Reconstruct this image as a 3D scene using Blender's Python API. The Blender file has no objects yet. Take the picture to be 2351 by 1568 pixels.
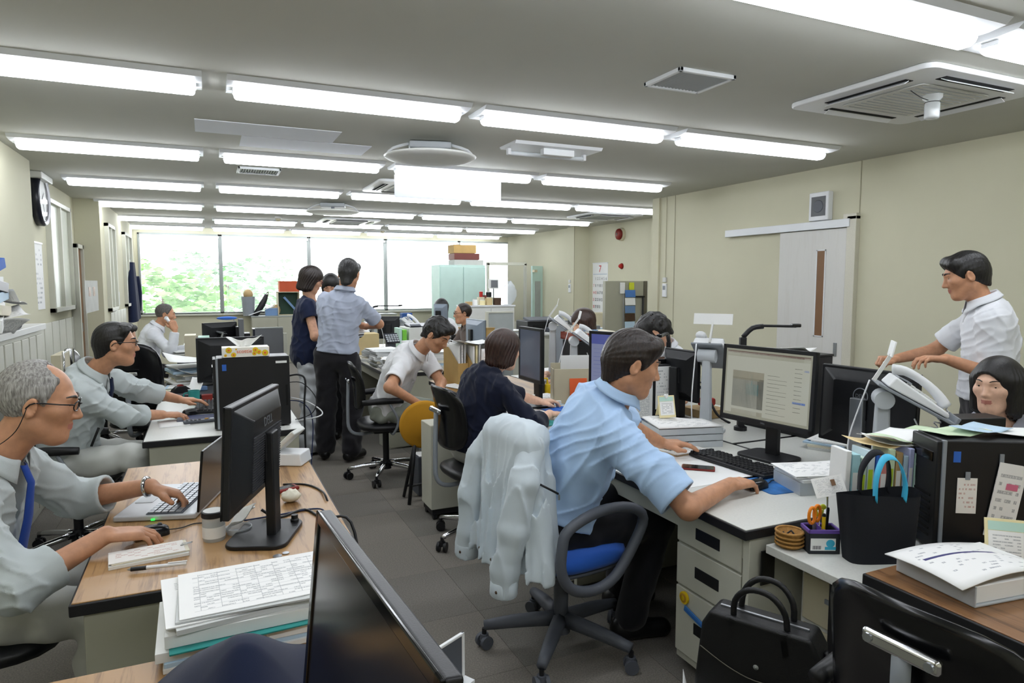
import bpy, bmesh, math, random
import numpy as np
from mathutils import Vector, Matrix, Euler
rnd = random.Random(7)
SC = bpy.context.scene
COL = SC.collection

# ------------------------------------------------------------------ camera
W, H, F = 2351, 1568, 1543.0
YAW, PITCH, CAMH = math.radians(24.42), math.atan(135 / F), 1.52
cd = bpy.data.cameras.new('camera'); cam = bpy.data.objects.new('camera', cd); COL.objects.link(cam)
cd.sensor_width = 36.0; cd.lens = 36.0 * F / W; cd.clip_start = 0.05; cd.clip_end = 400
cam.location = (0, 0, CAMH); cam.rotation_euler = (math.pi / 2 - PITCH, 0, -YAW)
SC.camera = cam
# ------------------------------------------------------------------ exposure and sky
vs = SC.view_settings
vs.view_transform = 'Standard'; vs.look = 'None'; vs.gamma = 1.0; vs.exposure = 0.0; vs.use_curve_mapping = False
LAMP = 19.5          # radiance of the ceiling tubes
SKY = 7.0           # radiance of the overcast sky outside
cy = SC.cycles; cy.use_light_tree = False; cy.max_bounces = 5; cy.diffuse_bounces = 3; cy.glossy_bounces = 2; cy.transmission_bounces = 4; cy.transparent_max_bounces = 6; cy.caustics_reflective = False; cy.caustics_refractive = False
wd = bpy.data.worlds.new('sky'); SC.world = wd; wd.use_nodes = True
wn = wd.node_tree.nodes; wl = wd.node_tree.links
bg = wn['Background']; bg.inputs['Color'].default_value = (0.93, 0.97, 1.0, 1); bg.inputs['Strength'].default_value = SKY

# ------------------------------------------------------------------ photograph pixel -> place
fw = np.array([math.sin(YAW) * math.cos(PITCH), math.cos(YAW) * math.cos(PITCH), -math.sin(PITCH)])
rt = np.array([math.cos(YAW), -math.sin(YAW), 0.0]); up = np.cross(rt, fw); CP = np.array([0, 0, CAMH])
def _ray(x, y): return fw + rt * ((x - W / 2) / F) - up * ((y - H / 2) / F)
def PZ(x, y, z): r = _ray(x, y); return Vector(CP + r * ((z - CAMH) / r[2]))
def PY(x, y, yy): r = _ray(x, y); return Vector(CP + r * (yy / r[1]))
def PD(x, y, d): return Vector(CP + _ray(x, y) * d)
def PX(x, y, xx): r = _ray(x, y); return Vector(CP + r * (xx / r[0]))

# ------------------------------------------------------------------ materials
def lin(h):
    if isinstance(h, str):
        h = h.lstrip('#'); c = [int(h[i:i + 2], 16) / 255 for i in (0, 2, 4)]
    else: c = list(h)
    return tuple((x / 12.92 if x <= 0.04045 else ((x + 0.055) / 1.055) ** 2.4) for x in c) + (1.0,)
class NT:
    def __init__(s, m): s.t = m.node_tree; s.n = s.t.nodes; s.l = s.t.links
    def node(s, ty, **kw):
        n = s.n.new(ty)
        for k, v in kw.items(): setattr(n, k, v)
        return n
    def put(s, sock, v):
        if isinstance(v, bpy.types.NodeSocket): s.l.new(v, sock)
        elif v is not None: sock.default_value = v
    def math(s, op, a, b=None, c=None):
        n = s.node('ShaderNodeMath', operation=op); s.put(n.inputs[0], a); s.put(n.inputs[1], b)
        if c is not None: s.put(n.inputs[2], c)
        return n.outputs[0]
    def mix(s, f, a, b, blend='MIX'):
        n = s.node('ShaderNodeMix', data_type='RGBA', blend_type=blend)
        s.put(n.inputs[0], f); s.put(n.inputs[6], a); s.put(n.inputs[7], b); return n.outputs[2]
    def coord(s, kind='Object'): return s.node('ShaderNodeTexCoord').outputs[kind]
    def map(s, v, scale=(1, 1, 1), rot=(0, 0, 0), loc=(0, 0, 0)):
        n = s.node('ShaderNodeMapping'); s.put(n.inputs[0], v); n.inputs['Scale'].default_value = scale
        n.inputs['Rotation'].default_value = rot; n.inputs['Location'].default_value = loc; return n.outputs[0]
    def noise(s, v, scale=5, detail=3, rough=.5, dist=0):
        n = s.node('ShaderNodeTexNoise'); s.put(n.inputs['Vector'], v); n.inputs['Scale'].default_value = scale
        n.inputs['Detail'].default_value = detail; n.inputs['Roughness'].default_value = rough; n.inputs['Distortion'].default_value = dist
        return n.outputs['Fac']
    def ramp(s, f, stops):
        n = s.node('ShaderNodeValToRGB'); s.put(n.inputs[0], f); e = n.color_ramp.elements
        while len(e) < len(stops): e.new(0.5)
        for q, (p, c) in zip(e, stops): q.position = p; q.color = c
        return n.outputs[0]
MATS = {}
def mat(name, col='#808080', rough=.5, metal=0.0, var=.06, vscale=6.0, bump=0.0, bscale=200.0, spec=.5, trans=0.0, alpha=1.0,
        emit=None, estr=1.0, coat=0.0, sss=0.0, stretch=None, ior=1.45, sheen=0.0):
    if name in MATS: return MATS[name]
    m = bpy.data.materials.new(name); m.use_nodes = True; t = NT(m); b = t.n['Principled BSDF']
    c = lin(col); v = t.coord()
    if stretch: v = t.map(v, scale=stretch)
    n = t.noise(v, vscale, 3)
    dk = tuple(x * (1 - var) for x in c[:3]) + (1,); lt = tuple(min(1, x * (1 + var)) for x in c[:3]) + (1,)
    t.put(b.inputs['Base Color'], t.ramp(n, [(.3, dk), (.7, lt)]))
    b.inputs['Roughness'].default_value = rough; b.inputs['Metallic'].default_value = metal
    b.inputs['Specular IOR Level'].default_value = spec; b.inputs['IOR'].default_value = ior
    b.inputs['Transmission Weight'].default_value = trans; b.inputs['Alpha'].default_value = alpha
    b.inputs['Coat Weight'].default_value = coat; b.inputs['Sheen Weight'].default_value = sheen
    if sss: b.inputs['Subsurface Weight'].default_value = sss; b.inputs['Subsurface Radius'].default_value = (.02, .008, .004); b.inputs['Subsurface Scale'].default_value = .3
    if emit is not None: b.inputs['Emission Color'].default_value = lin(emit); b.inputs['Emission Strength'].default_value = estr
    if bump:
        bn = t.node('ShaderNodeBump'); bn.inputs['Strength'].default_value = bump; bn.inputs['Distance'].default_value = .002
        t.put(bn.inputs['Height'], t.noise(v, bscale, 2)); t.put(b.inputs['Normal'], bn.outputs[0])
    MATS[name] = m; return m
def wood(name, light, dark, scale=1.0, rot=0.0, rough=.35, vert=False):
    m = bpy.data.materials.new(name); m.use_nodes = True; t = NT(m); b = t.n['Principled BSDF']
    v = t.map(t.coord(), scale=(14 * scale, (14 if vert else 1.2) * scale, (1.2 if vert else 14) * scale), rot=(0, 0, rot))
    n1 = t.noise(v, 2.2, 6, .62, .6); n2 = t.noise(t.map(t.coord(), scale=(90, 90 if vert else 4, 4 if vert else 90), rot=(0, 0, rot)), 2, 3)
    f = t.math('ADD', t.math('MULTIPLY', n1, .75), t.math('MULTIPLY', n2, .25))
    t.put(b.inputs['Base Color'], t.ramp(f, [(.32, lin(dark)), (.5, lin(light)), (.62, lin(light)), (.72, lin(dark))]))
    b.inputs['Roughness'].default_value = rough; b.inputs['Specular IOR Level'].default_value = .5
    MATS[name] = m; return m
def printed(name, paper='#f4f4f2', ink='#6d727a', rows=26, words=9, margin=.09, grid=False, head=True, density=.5, band=None):
    """flat print on a sheet: lines of small marks laid out in the sheet's own UV"""
    m = bpy.data.materials.new(name); m.use_nodes = True; t = NT(m); b = t.n['Principled BSDF']
    uv = t.coord('UV'); sp = t.node('ShaderNodeSeparateXYZ'); t.put(sp.inputs[0], uv); u, v = sp.outputs[0], sp.outputs[1]
    row = t.math('MULTIPLY', v, float(rows)); inrow = t.math('LESS_THAN', t.math('ABSOLUTE', t.math('SUBTRACT', t.math('FRACT', row), .5)), .2)
    cell = t.node('ShaderNodeCombineXYZ'); t.put(cell.inputs[0], t.math('FLOOR', t.math('MULTIPLY', u, float(words * 3)))); t.put(cell.inputs[1], t.math('FLOOR', row))
    wn_ = t.node('ShaderNodeTexWhiteNoise', noise_dimensions='2D'); t.put(wn_.inputs['Vector'], cell.outputs[0])
    on = t.math('LESS_THAN', wn_.outputs['Value'], density)
    def inside(s_, mg): return t.math('LESS_THAN', t.math('ABSOLUTE', t.math('SUBTRACT', s_, .5)), .5 - mg)
    fine = t.math('GREATER_THAN', t.noise(t.map(uv, scale=(words * 22., rows * 3., 1)), 1, 1), .42)
    f = t.math('MULTIPLY', t.math('MULTIPLY', inrow, on), t.math('MULTIPLY', t.math('MULTIPLY', inside(u, margin), inside(v, margin)), fine))
    f = t.math('MULTIPLY', f, .6)
    if grid:
        gx = t.math('LESS_THAN', t.math('FRACT', t.math('MULTIPLY', u, float(words))), .035); gy = t.math('LESS_THAN', t.math('FRACT', t.math('MULTIPLY', v, rows / 2.)), .06)
        g = t.math('MULTIPLY', t.math('MAXIMUM', gx, gy), t.math('MULTIPLY', inside(u, margin), inside(v, margin)))
        f = t.math('MAXIMUM', f, t.math('MULTIPLY', g, .45))
    c = t.mix(f, lin(paper), lin(ink))
    if band:
        bf = t.math('MULTIPLY', t.math('LESS_THAN', t.math('ABSOLUTE', t.math('SUBTRACT', v, band[0])), band[1]), inside(u, .12)); c = t.mix(bf, c, lin(band[2]))
    t.put(b.inputs['Base Color'], c); b.inputs['Roughness'].default_value = .7
    MATS[name] = m; return m
def M(n): return MATS[n]

# ------------------------------------------------------------------ mesh building
def rotm(rx=0, ry=0, rz=0): return np.array(Euler((rx, ry, rz)).to_matrix())
def frame(d, upv=(0, 0, 1)):
    """rows = x,y,z axes with z along d"""
    d = np.array(d, float); d /= np.linalg.norm(d) + 1e-12; u = np.array(upv, float)
    if abs(d @ u) / (np.linalg.norm(u) + 1e-12) > .98: u = np.array([1., 0, 0]) if abs(d[0]) < .9 else np.array([0, 1., 0])
    x = np.cross(u, d); x /= np.linalg.norm(x); y = np.cross(d, x); return np.stack([x, y, d])
class MB:
    def __init__(s): s.v = []; s.f = []; s.uv = {}; s.mi = []; s.cm = 0
    def _add(s, vs, fs, uvs=None):
        o = len(s.v); s.v += [tuple(map(float, p)) for p in vs]
        for k, f in enumerate(fs):
            if uvs is not None: s.uv[len(s.f)] = uvs[k]
            s.f.append([i + o for i in f]); s.mi.append(s.cm)
        return s
    def box(s, c, d, R=None, rz=0.0, taper=1.0):
        c = np.array(c, float); hx, hy, hz = np.array(d, float) / 2
        if R is None: R = rotm(0, 0, rz)
        P = []
        for k in (-1, 1):
            q = taper if k > 0 else 1.0
            for (i, j) in ((-1, -1), (1, -1), (1, 1), (-1, 1)): P.append(c + R @ np.array([i * hx * q, j * hy * q, k * hz]))
        q = [(0, 0), (1, 0), (1, 1), (0, 1)]
        return s._add(P, [(3, 2, 1, 0), (4, 5, 6, 7), (0, 1, 5, 4), (1, 2, 6, 5), (2, 3, 7, 6), (3, 0, 4, 7)], [q] * 6)
    def span(s, a, b):
        a = np.array(a, float); b = np.array(b, float); return s.box((a + b) / 2, np.abs(b - a))
    def cyl(s, a, b, r, r2=None, n=14, caps=True):
        a = np.array(a, float); b = np.array(b, float); r2 = r if r2 is None else r2; fr = frame(b - a); P = []
        for (c, q) in ((a, r), (b, r2)):
            for i in range(n):
                t = 2 * math.pi * i / n; P.append(c + q * (math.cos(t) * fr[0] + math.sin(t) * fr[1]))
        fs = [(i, (i + 1) % n, n + (i + 1) % n, n + i) for i in range(n)]
        if caps: fs += [tuple(range(n))[::-1], tuple(range(n, 2 * n))]
        return s._add(P, fs)
    def tube(s, pts, r, n=8, closed=False, sm=0, flat=None):
        pts = [np.array(p, float) for p in pts]
        if sm: pts = smooth_path(pts, sm, closed)
        m = len(pts); P = []; pu = None
        for i, p in enumerate(pts):
            a = pts[i - 1] if (i or closed) else pts[0]; b = pts[(i + 1) % m] if (i < m - 1 or closed) else pts[-1]
            t = b - a; t /= np.linalg.norm(t) + 1e-12
            if pu is None: fr = frame(t); x, y = fr[0], fr[1]
            else:
                x = pu - t * (pu @ t); x /= np.linalg.norm(x) + 1e-12; y = np.cross(t, x)
            pu = x; rr = r[i] if isinstance(r, (list, tuple)) and len(r) == m else (r if not isinstance(r, (list, tuple)) else np.interp(i / (m - 1), np.linspace(0, 1, len(r)), r))
            for k in range(n):
                q = 2 * math.pi * k / n; P.append(p + rr * (math.cos(q) * x * (flat or 1) + math.sin(q) * y))
        fs = [(i * n + k, i * n + (k + 1) % n, ((i + 1) % m) * n + (k + 1) % n, ((i + 1) % m) * n + k) for i in range(m if closed else m - 1) for k in range(n)]
        if not closed: fs += [tuple(range(n))[::-1], tuple(range((m - 1) * n, m * n))]
        return s._add(P, fs)
    def lathe(s, prof, c=(0, 0, 0), n=24, R=None, sx=1.0, sy=1.0, cap=True):
        c = np.array(c, float); R = np.eye(3) if R is None else R; P = []
        for (r, z) in prof:
            for k in range(n):
                q = 2 * math.pi * k / n; P.append(c + R @ np.array([r * sx * math.cos(q), r * sy * math.sin(q), z]))
        m = len(prof)
        fs = [(i * n + k, i * n + (k + 1) % n, (i + 1) * n + (k + 1) % n, (i + 1) * n + k) for i in range(m - 1) for k in range(n)]
        if cap:
            if prof[0][0] > 1e-4: fs.append(tuple(range(n))[::-1])
            if prof[-1][0] > 1e-4: fs.append(tuple(range((m - 1) * n, m * n)))
        return s._add(P, fs)
    def prism(s, poly, z0, z1, R=None, c=(0, 0, 0)):
        R = np.eye(3) if R is None else R; c = np.array(c, float); n = len(poly)
        P = [c + R @ np.array([x, y, z0]) for x, y in poly] + [c + R @ np.array([x, y, z1]) for x, y in poly]
        fs = [tuple(range(n))[::-1], tuple(range(n, 2 * n))] + [(i, (i + 1) % n, n + (i + 1) % n, n + i) for i in range(n)]
        return s._add(P, fs)
    def grid(s, fn, nu, nv, thick=0.0, wrap=False):
        """fn(u,v)->point; optional thickness along the normal"""
        G = [[np.array(fn(i / nu, j / nv), float) for j in range(nv + 1)] for i in range(nu + 1)]
        def idx(i, j): return i * (nv + 1) + j
        P = [G[i][j] for i in range(nu + 1) for j in range(nv + 1)]
        fs = [(idx(i, j), idx(i + 1, j), idx(i + 1, j + 1), idx(i, j + 1)) for i in range(nu) for j in range(nv)]
        uv = [[(i / nu, j / nv), ((i + 1) / nu, j / nv), ((i + 1) / nu, (j + 1) / nv), (i / nu, (j + 1) / nv)] for i in range(nu) for j in range(nv)]
        if thick:
            A = np.array(P).reshape(nu + 1, nv + 1, 3); du = np.gradient(A, axis=0); dv = np.gradient(A, axis=1)
            N = np.cross(du, dv); N /= np.linalg.norm(N, axis=2, keepdims=True) + 1e-12; B = (A - N * thick).reshape(-1, 3); o = len(P)
            P = P + list(B); fs2 = [tuple(x + o for x in f[::-1]) for f in fs]; uv2 = [q[::-1] for q in uv]
            ed = [idx(i, 0) for i in range(nu + 1)] + [idx(nu, j) for j in range(1, nv + 1)] + [idx(i, nv) for i in range(nu - 1, -1, -1)] + [idx(0, j) for j in range(nv - 1, 0, -1)]
            fs3 = [(ed[k], ed[k] + o, ed[(k + 1) % len(ed)] + o, ed[(k + 1) % len(ed)]) for k in range(len(ed))]
            fs = fs + fs2 + fs3; uv = uv + uv2 + [[(0, 0)] * 4] * len(fs3)
        return s._add(P, fs, uv)
    def ball(s, c, r, n=12, R=None):
        r = np.array([r] * 3 if np.isscalar(r) else r, float); R = np.eye(3) if R is None else R; c = np.array(c, float); m = max(4, n // 2)
        P = [c + R @ (r * np.array([math.sin(math.pi * i / m) * math.cos(2 * math.pi * k / n), math.sin(math.pi * i / m) * math.sin(2 * math.pi * k / n), -math.cos(math.pi * i / m)])) for i in range(1, m) for k in range(n)]
        P = [c - R @ (r * np.array([0, 0, 1]))] + P + [c + R @ (r * np.array([0, 0, 1]))]; L = len(P) - 1
        fs = [(0, 1 + (k + 1) % n, 1 + k) for k in range(n)] + [(L, L - n + k, L - n + (k + 1) % n) for k in range(n)]
        fs += [(1 + i * n + k, 1 + i * n + (k + 1) % n, 1 + (i + 1) * n + (k + 1) % n, 1 + (i + 1) * n + k) for i in range(m - 2) for k in range(n)]
        return s._add(P, fs)
    def sheet(s, a, b, c, th=.0008):
        """flat rectangular sheet: corner a, edge to b (u), edge to c (v)"""
        a, b, c = (np.array(q, float) for q in (a, b, c)); return s.grid(lambda u, v: a + (b - a) * u + (c - a) * v, 1, 1, th)
    def build(s, name, mats, parent=None, smooth=None, bevel=0.0, seg=2, loc=None, off=None):
        me = bpy.data.meshes.new(name); V = np.array(s.v)
        if off is not None: V = V - np.array(off)
        me.from_pydata([tuple(p) for p in V], [], s.f)
        if not isinstance(mats, (list, tuple)): mats = [mats]
        for q in mats: me.materials.append(M(q) if isinstance(q, str) else q)
        if len(mats) > 1: me.polygons.foreach_set('material_index', s.mi)
        if s.uv:
            L = me.uv_layers.new(name='UVMap'); d = np.zeros((len(me.loops), 2)); k = 0
            for i, f in enumerate(s.f):
                q = s.uv.get(i)
                if q is not None: d[k:k + len(f)] = q
                k += len(f)
            L.data.foreach_set('uv', d.ravel())
        me.update(); me.validate()
        if smooth is not None:
            me.shade_smooth()
            if smooth < 3.1: me.set_sharp_from_angle(angle=smooth)
        o = bpy.data.objects.new(name, me); COL.objects.link(o)
        if parent is not None: o.parent = parent
        if loc is not None: o.location = loc
        if bevel:
            md = o.modifiers.new('bevel', 'BEVEL'); md.width = bevel; md.segments = seg; md.limit_method = 'ANGLE'; md.angle_limit = .7
            me.shade_smooth(); md.harden_normals = True
        return o
S30 = .6
def smooth_path(pts, k=4, closed=False):
    pts = [np.array(p, float) for p in pts]; n = len(pts); out = []
    for i in range(n if closed else n - 1):
        p0 = pts[i - 1] if (i or closed) else pts[0]; p1 = pts[i]; p2 = pts[(i + 1) % n]; p3 = pts[(i + 2) % n] if (i + 2 < n or closed) else pts[-1]
        for j in range(k):
            t = j / k; out.append(.5 * ((2 * p1) + (-p0 + p2) * t + (2 * p0 - 5 * p1 + 4 * p2 - p3) * t * t + (-p0 + 3 * p1 - 3 * p2 + p3) * t ** 3))
    if not closed: out.append(pts[-1])
    return out
def rrect(w, h, r, n=5):
    out = []
    for (cx, cy, a0) in ((w / 2 - r, h / 2 - r, 0), (-w / 2 + r, h / 2 - r, 90), (-w / 2 + r, -h / 2 + r, 180), (w / 2 - r, -h / 2 + r, 270)):
        for k in range(n + 1):
            a = math.radians(a0 + 90 * k / n); out.append((cx + r * math.cos(a), cy + r * math.sin(a)))
    return out
def tag(o, label=None, cat=None, group=None, kind=None):
    if label: o['label'] = label
    if cat: o['category'] = cat
    if group: o['group'] = group
    if kind: o['kind'] = kind
    return o
def thing(name, label, cat, loc=(0, 0, 0), rz=0.0, group=None, rot=None):
    o = bpy.data.objects.new(name, None); COL.objects.link(o); o.empty_display_size = .05
    o.location = loc; o.rotation_euler = rot if rot else (0, 0, rz); return tag(o, label, cat, group)
def dup(root, loc=None, rz=None, label=None, group=None, scale=None):
    r = root.copy(); COL.objects.link(r)
    if loc is not None: r.location = loc
    if rz is not None: r.rotation_euler = (0, 0, rz)
    if scale is not None: r.scale = scale
    if label: r['label'] = label
    if group: r['group'] = group
    for ch in list(root.children):
        c = ch.copy(); COL.objects.link(c); c.parent = r
        for g in list(ch.children):
            d = g.copy(); COL.objects.link(d); d.parent = c
    return r
def text(body, size, mname, parent, loc, rot, name='lettering', ext=.0006, align='CENTER', sx=1.0):
    cu = bpy.data.curves.new(name, 'FONT'); cu.body = body; cu.size = size; cu.extrude = ext; cu.align_x = align; cu.align_y = 'CENTER'; cu.resolution_u = 3
    tmp = bpy.data.objects.new(name, cu); me = bpy.data.meshes.new_from_object(tmp); bpy.data.objects.remove(tmp); bpy.data.curves.remove(cu); me.name = name; me.materials.clear(); me.materials.append(M(mname)); o = bpy.data.objects.new(name, me); COL.objects.link(o); o.parent = parent; o.location = loc; o.rotation_euler = rot; o.scale = (sx, 1, 1); return o
def struct(o): return tag(o, kind='structure')
# ------------------------------------------------------------------ palette
for n_, c_ in dict(skin='#d0a083', skin_tan='#c4906f', skin_pale='#e2b79c').items(): mat(n_, c_, .48, var=.10, vscale=40, bump=.08, bscale=300)
mat('lips', '#b9786a', .45, var=.05); mat('eye_white', '#e8e4de', .2); mat('iris', '#140d0a', .15)
def hairmat(n_, a, b_, rough=.42):
    m = bpy.data.materials.new(n_); m.use_nodes = True; t = NT(m); b = t.n['Principled BSDF']
    n = t.noise(t.map(t.coord(), scale=(90, 90, 12)), 2, 4, .6); t.put(b.inputs['Base Color'], t.ramp(n, [(.35, lin(a)), (.68, lin(b_))])); b.inputs['Roughness'].default_value = rough
    bn = t.node('ShaderNodeBump'); bn.inputs['Strength'].default_value = .6; bn.inputs['Distance'].default_value = .003; t.put(bn.inputs['Height'], n); t.put(b.inputs['Normal'], bn.outputs[0]); MATS[n_] = m
hairmat('hair_black', '#0b0a0a', '#1d1a19'); hairmat('hair_brown', '#22120d', '#442a1f'); hairmat('hair_darkbrown', '#150d0a', '#2c1e17'); hairmat('hair_grey', '#6d6a66', '#b4b1ac', .5); hairmat('hair_greydark', '#3c3936', '#6b6763', .5)
def cloth(n_, c, weave=900, bump=.25, rough=.85, var=.05): return mat(n_, c, rough, var=var, vscale=9, bump=bump, bscale=weave, sheen=.15, spec=.25)
cloth('shirt_blue', '#b3d0f2'); cloth('shirt_grey', '#aeb6c8'); cloth('shirt_white', '#e6e9ee'); cloth('polo_white', '#e9eaec'); cloth('jacket_grey', '#c0c8c8'); cloth('jacket_chair', '#cdd8df'); cloth('navy', '#161f3a'); cloth('navy_knit', '#10162a')
cloth('trousers_black', '#16161a'); cloth('trousers_charcoal', '#232226'); cloth('trousers_grey', '#b9bab4'); cloth('trousers_pale', '#c9cbc6'); cloth('trousers_white', '#d3d3cf'); cloth('skirt_grey', '#c0c4c8'); cloth('cardigan', '#9a9ca6'); cloth('shirt_brown', '#6d625c'); cloth('tie_blue', '#2b4a9c'); cloth('blue_seat', '#2a5bb5')
mat('shoe_black', '#0d0d0f', .4); mat('glasses_black', '#101012', .25); mat('glasses_red', '#5a1f2a', .3); mat('lens', '#ffffff', .02, alpha=.08)
mat('sock_white', '#d8dce4', .9)
mat('grey_felt', '#6d6f72', .8); mat('wall_paint', '#d0cdb4', .8, var=.02, vscale=2, bump=.05, bscale=120); mat('ceil_paint', '#c4c4bb', .9, var=.02, vscale=2, bump=.1, bscale=260); mat('ceil_patch', '#eef2fa', .9, var=.01)
mat('seam', '#a9a58c', .8); mat('white_metal', '#e4e7ea', .35, var=.02); mat('white_plastic', '#e6e8ea', .4, var=.02); mat('offwhite', '#d9dad6', .45, var=.03)
mat('lamp', '#ffffff', .4, emit='#f4f8ff', estr=LAMP); mat('tube_dead', '#dfe4e8', .3)
mat('black_plastic', '#141518', .42, var=.12, bump=.1, bscale=500); mat('black_gloss', '#08090b', .12, var=.05, spec=.6); mat('dark_slot', '#0a0a0a', .9); mat('black_vinyl', '#121316', .38, var=.1, bump=.15, bscale=350)
mat('grey_plastic', '#53575f', .5, var=.06, bump=.1, bscale=400); mat('light_grey_plastic', '#b9bec2', .42, var=.03); mat('mid_grey_plastic', '#8c9298', .45); mat('silver', '#a8acb0', .3, metal=.8); mat('chrome', '#d9dadd', .12, metal=1.0)
mat('steel_beige', '#a9a897', .45, var=.03, bump=.05); mat('steel_light', '#c6c6b8', .45, var=.03); mat('steel_grey', '#9aa09c', .45, var=.03); mat('edge_black', '#17171a', .5); mat('edge_grey', '#3c3d42', .5)
mat('laminate_white', '#d3d4ce', .38, var=.04, vscale=120); mat('laminate_cream', '#d0cdbd', .4, var=.04, vscale=100); wood('wood_desk', '#b08a5c', '#6e4a26', 1.0); wood('wood_dark', '#8b6440', '#4f3219', 1.0); wood('wood_red', '#8c3a25', '#5b1f12', .8)
wood('door_wood', '#d6d5d0', '#cfcdc6', .6, rough=.5, vert=True)
for i_, c_ in enumerate(('#7b7770', '#75726b', '#817c74')): mat('carpet%d' % i_, c_, .95, var=.22, vscale=160, bump=.8, bscale=420, spec=.1)
mat('paper', '#f1f2f0', .75, var=.02); mat('paper_cream', '#e9e3cf', .75, var=.03); mat('paper_grey', '#d3d5d4', .75, var=.05); mat('kraft', '#b3935a', .75, var=.08); mat('kraft_pale', '#cdb98a', .75, var=.05)
printed('page_text', rows=30, words=8); printed('page_table', grid=True, rows=22, words=8, density=.55); printed('page_sparse', rows=14, words=6, density=.35); printed('page_cover', rows=16, words=9, density=.16, ink='#5a5f75', band=(.62, .022, '#35356e')); printed('page_grid', grid=True, rows=44, words=12, density=.7, ink='#8b9198'); printed('page_cal', rows=9, words=3, density=.75, ink='#6a6f78', margin=.12)
printed('page_grey', paper='#c9cccb', rows=30, words=8, density=.6); printed('print_red', paper='#f3efe9', ink='#b0503c', rows=8, words=4)
for n_, c_ in dict(red='#b3261e', dark_red='#7d1f16', orange='#e8622a', yellow='#e6c31c', mustard='#b9882b', green='#2f6b45', lime='#b9d832', teal='#2a8a86', cyan='#3fb3d6', blue='#2f66c0', navy_plastic='#1c2a52', purple='#6b4fa8', pink='#e07a98', salmon='#d98a84', mint='#bfe0d2', pale_blue='#bcd6ea', pale_green='#cfe3c0', brown='#7d5a3a', tan='#b79b6c', dark_green='#17402c', locker_green='#9fbdae', glass_green='#b9d6d2', dusty_blue='#6f8fb8', grey_felt='#6d6f72', beige='#cfc7ac').items(): mat('c_' + n_, c_, .5, var=.05)
mat('glass', '#ffffff', .02, trans=1.0, alpha=1.0, ior=1.05, spec=.3, var=0); mat('clear_plastic', '#eef3f5', .15, alpha=.35, var=.02); mat('clear_box', '#dfe6ea', .3, alpha=.55, var=.03); mat('translucent', '#f7faff', .5, trans=.0, emit='#ffffff', estr=.0, var=.01)
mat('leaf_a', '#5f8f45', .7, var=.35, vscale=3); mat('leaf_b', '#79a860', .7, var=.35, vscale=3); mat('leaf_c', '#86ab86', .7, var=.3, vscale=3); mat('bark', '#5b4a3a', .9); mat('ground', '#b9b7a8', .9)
mat('red_print', '#d0322a', .6); mat('ink', '#33353b', .6); mat('logo_grey', '#8a8f96', .3, metal=.5); mat('text_orange', '#e2703a', .6); mat('basket', '#a5793c', .7, var=.2, vscale=90, bump=.6, bscale=120); mat('velvet_mustard', '#c08a1f', .85, var=.08, bump=.5, bscale=300); mat('polka', '#1c2550', .8)
def screen_mat(n_, a, b_, estr, scale=3.0):
    m = bpy.data.materials.new(n_); m.use_nodes = True; t = NT(m); b = t.n['Principled BSDF']
    n = t.noise(t.coord(), scale, 4); c = t.ramp(n, [(.35, lin(a)), (.65, lin(b_))]); t.put(b.inputs['Emission Color'], c); b.inputs['Emission Strength'].default_value = estr
    b.inputs['Base Color'].default_value = (.01, .01, .012, 1); b.inputs['Roughness'].default_value = .18; MATS[n_] = m
    try: m.cycles.emission_sampling = 'NONE'
    except Exception: pass
screen_mat('screen_off', '#040405', '#060607', .2); screen_mat('screen_beige', '#a3a492', '#a9a998', .62, .5); screen_mat('screen_white', '#b4b6a8', '#b8b9ac', .7, .5); screen_mat('screen_photo', '#3c4244', '#6b6a5e', .6, 9.0); screen_mat('screen_photo_sky', '#8d8a78', '#a8a28c', .6, 5.0); screen_mat('screen_teal', '#2b6a70', '#4d9194', .6, 20.0)
screen_mat('screen_blue', '#5a62a8', '#5f68b0', .6, .5); screen_mat('screen_sheet', '#8b93b8', '#949bbd', .6, .7); screen_mat('screen_btn', '#2f62b4', '#3a6fc0', .7, .5); screen_mat('screen_ink', '#55564c', '#5c5d52', .4, 1.0); screen_mat('screen_dim', '#30343c', '#3a4150', .5, 3.0); screen_mat('screen_car', '#0d1430', '#3a4f9a', .6, 14.0); screen_mat('screen_lcd', '#6f7d68', '#76846f', .5, 1.0); screen_mat('led_green', '#20ff40', '#30ff50', 2.0); screen_mat('led_blue', '#3050ff', '#4060ff', 2.0); screen_mat('screen_bar', '#6d5048', '#7a5a50', .5, 1.0)
mat('mousepad_pic', '#2f6fb2', .6, var=.5, vscale=12)
mat('navy_metal', '#1a1c28', .3); mat('clear_gloss', '#ffffff', .03, alpha=.22); mat('frosted', '#e3e8d8', .25, var=.03); mat('c_grey_felt2', '#b9bab4', .7)
m_ = mat('board_glow', '#f6f9ff', .6, var=.01); t_ = NT(m_); tb_ = t_.node('ShaderNodeBsdfTranslucent'); tb_.inputs[0].default_value = (.95, .97, 1, 1); mx_ = t_.node('ShaderNodeMixShader'); mx_.inputs[0].default_value = .8; t_.l.new(t_.n['Principled BSDF'].outputs[0], mx_.inputs[1]); t_.l.new(tb_.outputs[0], mx_.inputs[2]); t_.l.new(mx_.outputs[0], t_.n['Material Output'].inputs[0])
mat('c_orange2', '#c4532b', .6); mat('silver_paint', '#c4c7ca', .4, metal=.2); mat('silver_key', '#9aa0a6', .3, metal=.3); mat('brown_dark', '#4a3524', .7); mat('tissue_print', '#f2efe6', .6, var=.02)

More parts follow.
